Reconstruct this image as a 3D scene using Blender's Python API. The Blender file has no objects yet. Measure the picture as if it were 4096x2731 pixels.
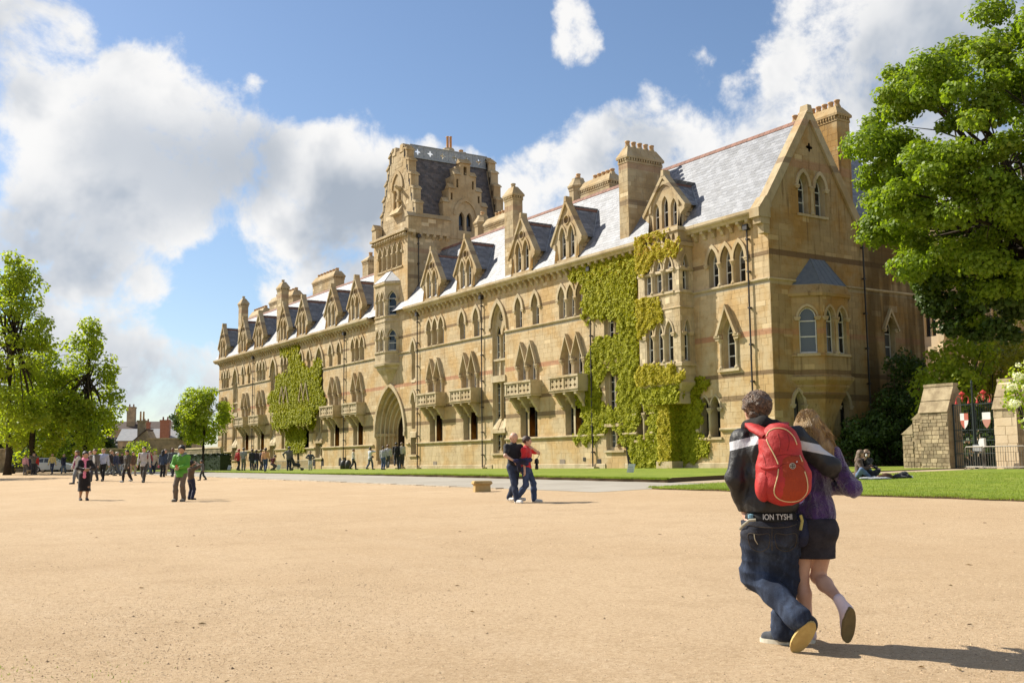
import bpy, bmesh, math, random
import numpy as np
from mathutils import Vector, Matrix, Euler
from mathutils.geometry import tessellate_polygon
PI=math.pi
R=random.Random(7); NR=np.random.RandomState(5)
S=bpy.context.scene; C=S.collection
# ---------------------------------------------------------------- camera, sky, sun
cam=bpy.data.cameras.new('camera'); cam_o=bpy.data.objects.new('camera',cam); C.objects.link(cam_o); S.camera=cam_o
cam.sensor_width=36; cam.lens=37.483; cam.clip_start=.1; cam.clip_end=6000
def basis(yaw=.568643,pit=.113371,rol=-.010606):
    fw=Vector((math.sin(yaw)*math.cos(pit),math.cos(yaw)*math.cos(pit),math.sin(pit)))
    r=Vector((math.cos(yaw),-math.sin(yaw),0)); u=r.cross(fw)
    return fw, r*math.cos(rol)+u*math.sin(rol), u*math.cos(rol)-r*math.sin(rol)
FW,RT,UP=basis()
cam_o.matrix_world=Matrix(((RT.x,UP.x,-FW.x,0),(RT.y,UP.y,-FW.y,0),(RT.z,UP.z,-FW.z,0),(0,0,0,1)))
def look(px,py):            # direction of a point of the 4096x2731 photograph
    return (FW+RT*((px-2048)/4264.6)-UP*((py-1365.5)/4264.6)).normalized()
TO_SUN=Vector((-.9,1.55,1.56)).normalized()
sun=bpy.data.lights.new('sun','SUN'); sun.energy=5.0; sun.angle=math.radians(.53); sun.color=(1,.93,.80)
sun_o=bpy.data.objects.new('sun',sun); C.objects.link(sun_o); sun_o.rotation_euler=(-TO_SUN).to_track_quat('-Z','Y').to_euler(); sun_o.location=(-60,100,100)
S.view_settings.view_transform='Standard'; S.view_settings.look='None'; S.view_settings.exposure=0.75; S.view_settings.gamma=1
S.view_settings.use_curve_mapping=False
class NT:                    # small node-tree writer
    def __init__(s,t): s.t=t
    def n(s,typ,**k):
        x=s.t.nodes.new(typ)
        for a,b in k.items():
            if a=='ins':
                for i,v in b.items():
                    if isinstance(v,bpy.types.NodeSocket): s.t.links.new(v,x.inputs[i])
                    else: x.inputs[i].default_value=v
            else: setattr(x,a,b)
        return x
    def math(s,op,a,b=0,c=None,clamp=False):
        i={0:a,1:b}
        if c is not None: i[2]=c
        return s.n('ShaderNodeMath',operation=op,use_clamp=clamp,ins=i).outputs[0]
    def vm(s,op,a,b=None,out=0,scale=None):
        i={0:a}
        if b is not None: i[1]=b
        if scale is not None: i[3]=scale
        return s.n('ShaderNodeVectorMath',operation=op,ins=i).outputs[out]
    def mix(s,f,a,b,bt='MIX'):
        return s.n('ShaderNodeMix',data_type='RGBA',blend_type=bt,ins={0:f,6:a,7:b}).outputs[2]
    def noise(s,v,scale,det=4,rough=.55,dist=0):
        return s.n('ShaderNodeTexNoise',ins={'Vector':v,'Scale':scale,'Detail':det,'Roughness':rough,'Distortion':dist}).outputs[0]
    def rng(s,v,a,b,c=0,d=1,smooth=True):
        return s.n('ShaderNodeMapRange',interpolation_type='SMOOTHSTEP' if smooth else 'LINEAR',ins={0:v,1:a,2:b,3:c,4:d}).outputs[0]
def c4(c): return (c[0],c[1],c[2],1)
W=bpy.data.worlds.new('World'); S.world=W; W.use_nodes=True; W.node_tree.nodes.clear()
def make_sky():
    k=NT(W.node_tree)
    sky=k.n('ShaderNodeTexSky',sky_type='NISHITA',sun_disc=False,sun_elevation=math.asin(TO_SUN.z),sun_rotation=math.atan2(TO_SUN.x,TO_SUN.y),air_density=1.0,dust_density=.6,ozone_density=1.6)
    d=k.n('ShaderNodeTexCoord').outputs['Generated']
    wn=k.n('ShaderNodeTexNoise',ins={'Vector':d,'Scale':5.5,'Detail':7,'Roughness':.6})
    wv=k.vm('SUBTRACT',wn.outputs['Color'],(.5,.5,.5))
    dw=k.vm('ADD',d,k.vm('SCALE',wv,scale=.10))
    # clouds: puffs at fixed directions of the sky  (photo x, photo y, angular radius, weight)
    puffs=[(40,230,.075,1),(190,150,.055,.95),(60,480,.08,1),(300,400,.085,1),(520,480,.08,1),(740,430,.07,1),(480,640,.075,1),(800,600,.075,1),(930,540,.06,.95),(1000,640,.055,.95),(1085,640,.036,.85),(640,680,.06,.9),
     (50,850,.062,1),(220,830,.064,1),(400,830,.064,1),(560,860,.056,.95),(120,960,.06,.9),(330,960,.055,.85),(680,820,.045,.85),(300,1120,.040,.85),(430,1095,.045,.9),(550,1125,.040,.85),
     (1290,700,.072,1),(1450,690,.075,1),(1180,780,.06,1),(960,830,.05,.85),(1060,900,.05,.85),(1330,860,.085,1),(1510,820,.08,1),(1240,1010,.055,.85),(1390,1040,.06,.9),(1500,980,.075,.9),(1070,1120,.035,.8),(1010,760,.05,.9),
     (170,1420,.055,1),(330,1400,.056,1),(480,1410,.056,1),(640,1440,.056,1),(800,1470,.05,1),(250,1540,.07,1),(430,1560,.07,1),(620,1570,.07,1),(780,1580,.06,.9),(60,1560,.07,.9),
     (2030,790,.05,.85),(2200,660,.065,1),(2400,610,.065,1),(2620,570,.062,1),(2850,570,.062,1),(2500,700,.11,1),(2150,760,.06,.9),(3050,560,.05,.8),(1830,590,.03,.8),(1720,555,.02,.65),(1900,640,.03,.7),
     (3240,150,.05,1),(3400,90,.08,1),(3600,60,.09,1),(3850,40,.10,1),(3280,280,.06,1),(3500,300,.10,1),(3800,280,.11,1),(4050,200,.11,1),(3250,430,.06,.95),(3420,560,.08,1),(3650,600,.11,1),(3950,700,.12,.9),(3080,300,.03,.62),(2960,330,.025,.6),
     (2320,80,.035,.95),(2300,190,.036,.95),(2350,230,.022,.8),(2230,40,.025,.65),(1075,320,.018,.72),(2660,105,.016,.66),(2820,255,.026,.6),(1985,210,.016,.55),(3100,560,.05,.8)]
    acc=None
    for px,py,r,w in puffs:
        v=tuple(look(px,py))
        dist=k.vm('DISTANCE',dw,v,out=1)
        b=k.rng(dist,0,r*1.10,w,0)
        acc=b if acc is None else k.math('ADD',acc,k.math('MULTIPLY',b,k.math('SUBTRACT',1.0,acc)))
    # the same kind of cloud goes on round the rest of the sky
    far=k.rng(k.vm('DOT_PRODUCT',d,tuple(FW),out=1),.86,.70)
    gen=k.rng(k.noise(d,2.6,2,.5),.47,.60)
    acc=k.math('ADD',acc,k.math('MULTIPLY',k.math('MULTIPLY',gen,far),k.rng(k.n('ShaderNodeSeparateXYZ',ins={0:d}).outputs[2],-.02,.12)))
    fb=k.noise(d,11,10,.62,.3); fb2=k.noise(d,42,6,.6)
    dens=k.math('ADD',acc,k.math('MULTIPLY',k.math('SUBTRACT',fb,.5),2.3))
    dens=k.math('ADD',dens,k.math('MULTIPLY',k.math('SUBTRACT',fb2,.5),.6))
    alpha=k.rng(dens,.45,.95)
    # thick parts read grey underneath, sun-facing edges white
    dl=k.vm('ADD',d,k.vm('SCALE',(TO_SUN.x,TO_SUN.y,TO_SUN.z),scale=.06))
    relief=k.math('SUBTRACT',k.noise(dl,6,5,.6,.3),k.noise(d,6,5,.6,.3))
    thick=k.rng(k.math('ADD',k.math('ADD',acc,k.math('MULTIPLY',k.math('SUBTRACT',k.noise(d,5.5,4,.5),.5),2.6)),k.math('MULTIPLY',relief,3.2)),.80,1.75)
    gr=None
    for px,py,r in ((850,600,.055),(1010,625,.05),(640,640,.055),(420,620,.05),(200,970,.055),(420,960,.045),(620,720,.05),(1450,860,.05),(1290,900,.04),(500,1600,.06),(760,1610,.055),(200,1600,.06),(3600,330,.07),(3850,190,.08),(4050,130,.09),(3900,520,.06),(2600,770,.06),(60,1020,.06)):
        b=k.rng(k.vm('DISTANCE',dw,tuple(look(px,py)),out=1),0,r*1.3,1,0); gr=b if gr is None else k.math('ADD',gr,k.math('MULTIPLY',b,k.math('SUBTRACT',1.0,gr)))
    thick=k.math('ADD',k.math('MULTIPLY',thick,.62),k.math('MULTIPLY',gr,.75),clamp=True)
    ccol=k.mix(thick,(9.0,8.9,8.75,1),(4.6,5.05,5.7,1))
    bp=k.math('MULTIPLY',thick,k.rng(k.noise(d,4.2,3,.5),.50,.68))
    ccol=k.mix(k.math('MULTIPLY',bp,.6),ccol,(3.1,3.6,4.3,1))
    sk=k.mix(1.0,sky.outputs[0],(1.08,1.14,1.22,1),'MULTIPLY')
    col=k.mix(k.math('MULTIPLY',alpha,.97),sk,ccol)
    bg=k.n('ShaderNodeBackground',ins={0:col,1:.065}); out=k.n('ShaderNodeOutputWorld',ins={0:bg.outputs[0]})
    W.cycles.sampling_method='MANUAL'; W.cycles.sample_map_resolution=512
make_sky()
# ---------------------------------------------------------------- materials
MATS={}
def mat(name,c1,c2=None,scale=3.,rough=.8,bump=0,bscale=20.,spec=.3,var=0,metal=0,f=None,trans=0,coat=0,detail=5,lo=.35,hi=.65,extra=None,sheen=0):
    if name in MATS: return MATS[name]
    m=bpy.data.materials.new(name); MATS[name]=m; m.use_nodes=True; t=m.node_tree; k=NT(t)
    b=t.nodes['Principled BSDF']; P=k.n('ShaderNodeNewGeometry').outputs['Position']
    if f: P=k.vm('MULTIPLY',P,f)
    col=None
    if c2 is not None:
        col=k.mix(k.rng(k.noise(P,scale,detail,.6),lo,hi),c4(c1),c4(c2))
    if var:
        a=k.n('ShaderNodeAttribute',attribute_name='v').outputs['Fac']
        g=k.math('ADD',1-var,k.math('MULTIPLY',a,2*var)); gg=k.n('ShaderNodeCombineColor',ins={0:g,1:g,2:g}).outputs[0]
        col=k.mix(1.0,col if col is not None else c4(c1),gg,'MULTIPLY')
    if extra: col=extra(k,P,col if col is not None else c4(c1))
    if col is None: b.inputs['Base Color'].default_value=c4(c1)
    else: t.links.new(col,b.inputs['Base Color']) if isinstance(col,bpy.types.NodeSocket) else setattr(b.inputs['Base Color'],'default_value',col)
    b.inputs['Roughness'].default_value=rough; b.inputs['Specular IOR Level'].default_value=spec; b.inputs['Metallic'].default_value=metal
    b.inputs['Coat Weight'].default_value=coat; b.inputs['Sheen Weight'].default_value=sheen
    if bump:
        bm=k.n('ShaderNodeBump',ins={'Strength':bump,'Distance':.02,'Height':k.noise(P,bscale,6,.65)}); t.links.new(bm.outputs[0],b.inputs['Normal'])
    if trans:   # thin leaves: light comes through
        tr=k.n('ShaderNodeBsdfTranslucent'); 
        tc=k.mix(1.0,col if isinstance(col,bpy.types.NodeSocket) else c4(c1),(1.5,1.5,.55,1),'MULTIPLY'); t.links.new(tc,tr.inputs[0])
        mx=k.n('ShaderNodeMixShader',ins={0:trans,1:b.outputs[0],2:tr.outputs[0]}); t.links.new(mx.outputs[0],t.nodes['Material Output'].inputs[0])
    return m
def stone_mat(name,base,dark,ochre,bands=(),var=.12,streak=.5,grey=0,pale=.90,pf=1.28):
    def ex(k,P,col):
        sep=k.n('ShaderNodeSeparateXYZ',ins={0:P}); z=sep.outputs[2]
        n1=k.noise(P,.55,5,.6); n2=k.noise(P,2.2,6,.65)
        c=k.mix(k.rng(n1,.42,.62),c4(base),c4(ochre))
        a=k.n('ShaderNodeAttribute',attribute_name='v').outputs['Fac']
        # a few replaced pale stones, most near the mean
        c=k.mix(k.rng(a,pale,pale+.03),c,c4([min(1,x*pf) for x in base]))
        g=k.math('ADD',1-var,k.math('MULTIPLY',a,2*var)); c=k.mix(1.0,c,k.n('ShaderNodeCombineColor',ins={0:g,1:g,2:g}).outputs[0],'MULTIPLY')
        for z0,z1,bc,am in bands:
            w=k.math('MULTIPLY',k.math('GREATER_THAN',z,z0),k.math('LESS_THAN',z,z1))
            w=k.math('MULTIPLY',w,k.math('MULTIPLY',am,k.rng(n2,.12,.42)))
            c=k.mix(w,c,c4(bc))
        st=k.noise(k.vm('MULTIPLY',P,(3.6,3.6,.2)),1.3,6,.65)
        c=k.mix(k.math('MULTIPLY',k.rng(st,.52,.74),streak),c,c4(dark))
        c=k.mix(k.math('MULTIPLY',k.rng(n2,.55,.8),.35),c,c4(dark))
        if grey: c=k.mix(k.math('MULTIPLY',k.rng(k.noise(P,1.1,6,.7),.45,.65),grey),c,(.21,.19,.15,1))
        return c
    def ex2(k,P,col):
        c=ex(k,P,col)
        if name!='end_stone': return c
        x=k.n('ShaderNodeSeparateXYZ',ins={0:P}).outputs[0]; bay=k.noise(k.vm('MULTIPLY',P,(1.1,1,.10)),1.0,3,.5)   # uneven upright patches of dark brown over the rear bays
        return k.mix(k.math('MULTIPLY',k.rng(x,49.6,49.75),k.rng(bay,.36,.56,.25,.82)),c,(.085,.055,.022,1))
    return mat(name,base,rough=.88,bump=.5,bscale=9,spec=.15,extra=ex2)
BANDS=((10.98,11.22,(.17,.105,.055),.8),(6.70,7.02,(.40,.18,.105),.75),(4.55,4.8,(.16,.10,.055),.85),(3.25,3.56,(.18,.115,.06),.85),(9.42,9.6,(.40,.36,.29),.8))
STONE=stone_mat('bath_stone',(.51,.395,.24),(.23,.155,.08),(.50,.335,.155),BANDS,.06,.62,.16,.955,1.14)
STONE_T=stone_mat('trim_stone',(.50,.41,.27),(.19,.145,.09),(.44,.33,.185),(),.08,.45,.30)
STONE_G=stone_mat('grey_stone',(.44,.355,.225),(.17,.13,.08),(.40,.285,.145),((18.55,18.95,(.34,.19,.12),.5),(16.2,16.55,(.2,.14,.09),.7)),.12,.55,.30)
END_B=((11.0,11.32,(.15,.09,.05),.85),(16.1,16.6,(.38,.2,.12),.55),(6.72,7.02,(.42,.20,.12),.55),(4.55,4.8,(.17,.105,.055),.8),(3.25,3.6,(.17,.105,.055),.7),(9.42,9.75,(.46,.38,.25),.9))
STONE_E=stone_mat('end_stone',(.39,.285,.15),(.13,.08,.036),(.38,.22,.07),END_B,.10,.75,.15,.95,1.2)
SLATE=mat('slate',(.15,.16,.185),(.20,.21,.23),6,rough=.52,bump=.35,bscale=11,spec=.48,var=.28)
SLATE_D=mat('old_slate',(.085,.08,.085),(.125,.105,.095),2.5,rough=.6,bump=.4,bscale=14,spec=.4,var=.3)
LEAD=mat('lead',(.22,.25,.28),(.32,.35,.37),5,rough=.45,bump=.2,spec=.6)
TERRA=mat('terracotta',(.25,.125,.09),(.18,.095,.07),8,rough=.8,bump=.2,var=.2)
POT=mat('chimney_pot',(.52,.36,.20),(.42,.24,.12),5,rough=.8,bump=.2)
IRON=mat('cast_iron',(.03,.025,.022),rough=.5,spec=.5)
WHITE=mat('white_paint',(.72,.72,.70),(.62,.62,.6),4,rough=.45,spec=.4)
def glass_x(k,P,col):
    return k.mix(k.rng(k.noise(k.vm('FLOOR',k.vm('SCALE',P,scale=.55)),7.3,1),.54,.58),(.012,.013,.015,1),(.10,.105,.11,1))
GLASS=mat('window_glass',(.015,.016,.018),rough=.06,spec=.6,extra=glass_x,bump=.03,bscale=3)
LEADED=mat('leaded_glass',(.014,.014,.015),(.035,.034,.032),3,rough=.3,spec=.22)
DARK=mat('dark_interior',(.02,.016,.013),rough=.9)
WOOD=mat('dark_oak',(.035,.022,.014),rough=.6)
# ---------------------------------------------------------------- mesh builder
class MB:
    def __init__(s): s.v=[]; s.f=[]; s.m=[]; s.a=[]; s.T=None; s.mi=0; s.val=.5
    def pt(s,p):
        p=Vector(p)
        if s.T is not None: p=s.T@p
        s.v.append((p.x,p.y,p.z)); s.a.append(s.val); return len(s.v)-1
    def face(s,pts):
        s.f.append([s.pt(p) for p in pts]); s.m.append(s.mi)
    def addf(s,idx): s.f.append(idx); s.m.append(s.mi)
    def box(s,x0,x1,y0,y1,z0,z1,taper=0):
        if x0>x1: x0,x1=x1,x0
        if y0>y1: y0,y1=y1,y0
        if z0>z1: z0,z1=z1,z0
        t=taper
        i=[s.pt(p) for p in ((x0,y0,z0),(x1,y0,z0),(x1,y1,z0),(x0,y1,z0),(x0+t,y0+t,z1),(x1-t,y0+t,z1),(x1-t,y1-t,z1),(x0+t,y1-t,z1))]
        for q in ((3,2,1,0),(4,5,6,7),(0,1,5,4),(1,2,6,5),(2,3,7,6),(3,0,4,7)): s.addf([i[j] for j in q])
    def prism(s,poly,fa,fb,caps=True):   # poly: list of 2D; fa/fb map 2D -> 3D for the two ends
        n=len(poly); a=[s.pt(fa(*q)) for q in poly]; b=[s.pt(fb(*q)) for q in poly]
        for i in range(n):
            j=(i+1)%n; s.addf([a[i],a[j],b[j],b[i]])
        if caps:
            tri=tessellate_polygon([[Vector((q[0],q[1],0)) for q in poly]])
            for t in tri: s.addf([a[t[2]],a[t[1]],a[t[0]]]); s.addf([b[t[0]],b[t[1]],b[t[2]]])
    def sheet(s,outer,holes,f):
        loops=[[Vector((q[0],q[1],0)) for q in L] for L in [outer]+holes]
        flat=[q for L in loops for q in L]; idx=[s.pt(f(q.x,q.y)) for q in flat]
        for t in tessellate_polygon(loops):
            a,b,c=[flat[i] for i in t]
            if (b-a).cross(c-a).z<0: t=(t[0],t[2],t[1])
            s.addf([idx[i] for i in t])
    def strip(s,A,B,closed=False):
        a=[s.pt(p) for p in A]; b=[s.pt(p) for p in B]; n=len(a)
        for i in range(n if closed else n-1):
            j=(i+1)%n; s.addf([a[i],a[j],b[j],b[i]])
    def lathe(s,prof,c=(0,0,0),n=12,sx=1,sy=1,rot=0):
        rings=[[s.pt((c[0]+r*sx*math.cos(rot+2*PI*i/n),c[1]+r*sy*math.sin(rot+2*PI*i/n),c[2]+z)) for i in range(n)] for r,z in prof]
        for A,B in zip(rings,rings[1:]):
            for i in range(n): s.addf([A[i],A[(i+1)%n],B[(i+1)%n],B[i]])
        s.addf(rings[0][::-1]); s.addf(rings[-1])
    def tube(s,pts,rad,n=6,cap=True):
        pts=[Vector(p) for p in pts]; rad=rad if isinstance(rad,(list,tuple)) else [rad]*len(pts); prev=None
        for i,p in enumerate(pts):
            d=(pts[min(i+1,len(pts)-1)]-pts[max(i-1,0)]).normalized()
            q=d.to_track_quat('Z','Y'); 
            ring=[s.pt(p+q@Vector((rad[i]*math.cos(2*PI*j/n),rad[i]*math.sin(2*PI*j/n),0))) for j in range(n)]
            if prev: 
                for j in range(n): s.addf([prev[j],prev[(j+1)%n],ring[(j+1)%n],ring[j]])
            elif cap: s.addf(ring[::-1])
            prev=ring
        if cap: s.addf(prev)
    def mesh(s,name,mats,smooth=False):
        me=bpy.data.meshes.new(name); me.from_pydata(s.v,[],s.f)
        mats=mats if isinstance(mats,(list,tuple)) else [mats]
        for m in mats: me.materials.append(m)
        if len(mats)>1: me.polygons.foreach_set('material_index',np.array(s.m,dtype=np.int32))
        at=me.attributes.new('v','FLOAT','POINT'); at.data.foreach_set('value',np.array(s.a,dtype=np.float32))
        if smooth: me.polygons.foreach_set('use_smooth',np.ones(len(me.polygons),dtype=bool))
        me.update(); return me
    def build(s,name,mats,parent=None,smooth=False): return put(name,s.mesh(name,mats,smooth),parent)
def put(name,me,parent=None,loc=(0,0,0),rz=0,fix=False):
    o=bpy.data.objects.new(name,me); C.objects.link(o); o.location=loc; o.rotation_euler=(0,0,rz)
    if parent is not None:
        o.parent=parent
        if fix: o.matrix_parent_inverse=Matrix.Identity(4)
        else: o.matrix_parent_inverse=WM[parent.name].inverted()
    WM[o.name]=(WM[parent.name]@o.matrix_parent_inverse if parent is not None else Matrix.Identity(4))@Matrix.LocRotScale(Vector(loc),Euler((0,0,rz)),None)
    return o
WM={}
def empty(name,loc,rz=0): return put(name,None,None,loc,rz)
def tag(o,label=None,cat=None,group=None,kind=None):
    if label: o['label']=label
    if cat: o['category']=cat
    if group: o['group']=group
    if kind: o['kind']=kind
    return o
def tree_copy(o,loc,rz=0,parent=None):
    c=o.copy(); C.objects.link(c); c.location=loc; c.rotation_euler=(0,0,rz)
    WM[c.name]=Matrix.LocRotScale(Vector(loc),Euler((0,0,rz)),None)
    if parent is not None: c.parent=parent; c.matrix_parent_inverse=WM[parent.name].inverted()
    for ch in list(o.children):
        d=ch.copy(); C.objects.link(d); d.parent=c
        for g in ch.children:
            e=g.copy(); C.objects.link(e); e.parent=d
    return c
def npmesh(name,V,F,mats,attr=None,smooth=False,mi=None):   # fast mesh from arrays, F (n,3) or (n,4)
    me=bpy.data.meshes.new(name); V=np.asarray(V,np.float32); F=np.asarray(F,np.int32); n,kk=F.shape
    me.vertices.add(len(V)); me.vertices.foreach_set('co',V.ravel()); me.loops.add(n*kk); me.loops.foreach_set('vertex_index',F.ravel())
    me.polygons.add(n); me.polygons.foreach_set('loop_start',np.arange(0,n*kk,kk,dtype=np.int32)); 
    for m in (mats if isinstance(mats,(list,tuple)) else [mats]): me.materials.append(m)
    if mi is not None: me.polygons.foreach_set('material_index',np.asarray(mi,np.int32))
    if attr is not None: at=me.attributes.new('v','FLOAT','POINT'); at.data.foreach_set('value',np.asarray(attr,np.float32))
    me.polygons.foreach_set('use_smooth',np.full(n,smooth)); me.update(calc_edges=True); return me
def arch(hw,h,n=7,z=0,c=0):        # pointed arch from (c-hw,z) over (c,z+h) to (c+hw,z)
    d=(h*h-hw*hw)/(2*hw); r=hw+d; a1=math.atan2(h,d); p=[]
    for i in range(n+1):
        a=a1*i/n; p.append((-(r*math.cos(a)-d),r*math.sin(a)))
    return [(c+x,z+y) for x,y in p]+[(c-x,z+y) for x,y in p[-2::-1]]
def lancet(hw,z0,zs,za,c=0,n=7):   # closed outline of an opening, counter-clockwise seen with x right
    return [(c+hw,z0)]+arch(hw,za-zs,n,zs,c)[::-1]+[(c-hw,z0)]
# ================================================================ ground
def gz(X,Y):
    t=np.clip((X+.28*Y-2)/52,0,1); return -.45-.85*(1-t*t*(3-2*t))
def gzs(x,y): return float(gz(np.float64(x),np.float64(y)))
def gravel_x(k,P,col):
    n1=k.noise(P,.18,4,.6); n2=k.noise(P,1.3,5,.65); n3=k.noise(P,95,4,.8); n4=k.noise(k.vm('MULTIPLY',P,(1,.25,1)),.9,4,.6)
    c=k.mix(k.rng(n1,.38,.62),(.535,.395,.25,1),(.495,.358,.22,1))
    c=k.mix(k.math('MULTIPLY',k.rng(n2,.45,.72),.55),c,(.42,.30,.18,1)); c=k.mix(k.math('MULTIPLY',k.rng(n4,.5,.7),.25),c,(.57,.44,.30,1))
    c=k.mix(k.math('MULTIPLY',k.rng(n3,.48,.66),.75),c,(.24,.155,.08,1)); c=k.mix(k.math('MULTIPLY',k.rng(n3,.46,.28),.6),c,(.56,.45,.32,1))
    n5=k.noise(P,26,3,.7); n6=k.noise(k.vm('MULTIPLY',P,(1,.55,1)),7,4,.7)
    c=k.mix(k.math('MULTIPLY',k.rng(n5,.50,.66),.55),c,(.33,.225,.125,1)); c=k.mix(k.math('MULTIPLY',k.rng(n5,.46,.32),.35),c,(.64,.51,.36,1)); c=k.mix(k.math('MULTIPLY',k.rng(n6,.52,.70),.35),c,(.39,.275,.16,1))
    return c
GRAVEL=mat('gravel',(.5,.35,.2),rough=.95,spec=.1,extra=gravel_x,bump=.8,bscale=110)
def grid_sheet(name,xs,ys,off,material,edge=0):
    X,Y=np.meshgrid(xs,ys,indexing='ij'); Z=gz(X,Y)+off(X,Y); n,m=X.shape
    V=np.stack([X,Y,Z],-1).reshape(-1,3); i=np.arange(n*m).reshape(n,m)
    F=np.stack([i[:-1,:-1],i[1:,:-1],i[1:,1:],i[:-1,1:]],-1).reshape(-1,4)
    if edge:
        b=np.concatenate([i[0,:],i[1:,-1],i[-1,-2::-1],i[-2:0:-1,0]]); W2=V[b].copy(); W2[:,2]=gz(W2[:,0],W2[:,1])-.05; k0=len(V); V=np.concatenate([V,W2]); j=np.arange(len(b)); 
        F=np.concatenate([F,np.stack([b[j],k0+j,k0+(j+1)%len(b),b[(j+1)%len(b)]],-1)])
    return tag(put(name,npmesh(name,V,F,[material],smooth=not edge)),kind='structure')
far=[-1600,-700,-300,-150,-80,-40]
xs=np.array(far+list(np.arange(-25,61,1.5))+[70,90,140,300,700,1600]); ys=np.array(far+list(np.arange(-25,160,2.5))+[170,200,260,400,800,1600])
grid_sheet('ground',xs,ys,lambda X,Y:0*X,GRAVEL)
def grass_x(k,P,col):
    n=k.noise(P,1.4,6,.7); f=k.noise(P,45,3,.7); s=k.noise(k.vm('MULTIPLY',P,(1,.12,1)),1.1,3)
    c=k.mix(k.rng(n,.38,.66),(.205,.255,.03,1),(.125,.185,.022,1)); c=k.mix(k.math('MULTIPLY',k.rng(k.noise(P,.6,5,.7),.56,.72),.55),c,(.27,.24,.07,1)); c=k.mix(k.math('MULTIPLY',k.rng(s,.45,.62),.5),c,(.25,.28,.045,1)); c=k.mix(k.math('MULTIPLY',k.rng(f,.5,.75),.55),c,(.075,.115,.014,1))
    z=k.n('ShaderNodeSeparateXYZ',ins={0:k.n('ShaderNodeNewGeometry').outputs['Normal']}).outputs[2]
    return k.mix(k.rng(z,.55,.8),(.10,.065,.035,1),c)
GRASS=mat('lawn_grass',(.1,.17,.02),rough=.85,spec=.15,extra=grass_x,bump=.8,bscale=60)
def tarmac_x(k,P,col):
    n=k.noise(P,.5,4,.6); return k.mix(k.rng(n,.35,.65),(.36,.33,.28,1),(.31,.28,.235,1))
TARMAC=mat('path_gravel',(.4,.36,.3),rough=.9,spec=.15,extra=tarmac_x,bump=.3,bscale=30)
PATH=grid_sheet('path',np.linspace(19.55,25.2,6),np.arange(26,170,3.),lambda X,Y:.006+0*X,TARMAC)
le=lambda X,Y:.05+.12*np.clip((62-Y)/16,0,1)*np.clip((34-X)/6,0,1)
def wob(x,y): return .05*np.sin(y*1.7)+.04*np.sin(y*4.1+1)
def lawn(name,x0,x1,y0,y1,off):
    xs=np.concatenate([np.linspace(x0,x0+.6,4),np.linspace(x0+1.4,x1,10)]); ys=np.arange(y0,y1+.01,.5)
    X,Y=np.meshgrid(xs,ys,indexing='ij'); X=X+np.where(X<x0+.7,wob(X,Y),0); Z=gz(X,Y)+off(X,Y)*np.clip((X-x0+.25)/.35,.75,1); n,m=X.shape; V=np.stack([X,Y,Z],-1).reshape(-1,3); i=np.arange(n*m).reshape(n,m)
    F=np.stack([i[:-1,:-1],i[1:,:-1],i[1:,1:],i[:-1,1:]],-1).reshape(-1,4)
    b=np.concatenate([i[0,:],i[1:,-1],i[-1,-2::-1],i[-2:0:-1,0]]); W2=V[b].copy(); W2[:,2]=gz(W2[:,0],W2[:,1])-.05; k0=len(V); V=np.concatenate([V,W2]); j=np.arange(len(b)); F=np.concatenate([F,np.stack([b[j],k0+j,k0+(j+1)%len(b),b[(j+1)%len(b)]],-1)])
    return tag(put(name,npmesh(name,V,F,[GRASS])),kind='structure')
lawn('front_lawn',25.0,41.98,29.0,140,le)
lawn('side_lawn',21.7,39.0,-6,26.3,lambda X,Y:.07+0*X)
lawn('back_lawn',41.2,62,31.6,40,lambda X,Y:.08+0*X)
grid_sheet('sandy_path',np.linspace(25.2,60,12),np.array([26.1,27,28,29.2,30,31.5]),lambda X,Y:.012+0*X,mat('sand',(.41,.325,.22),(.36,.28,.18),2,rough=.95,bump=.3))
# kerb stones between gravel and path
KB=mat('kerb_stone',(.50,.43,.33),(.38,.31,.22),4,rough=.9,bump=.5,var=.15)
y=31.2
while y<92:
    L=R.uniform(.95,1.5); mb=MB(); mb.val=R.random(); z=gzs(19.4,y+L/2); w=R.uniform(.28,.36); mb.box(19.4-w/2+R.uniform(-.02,.02),19.4+w/2,y+.015,y+L-.015,z-.2,z+R.uniform(.02,.045),.012); mb.build('kerb_stone',KB,PATH); y+=L
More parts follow.
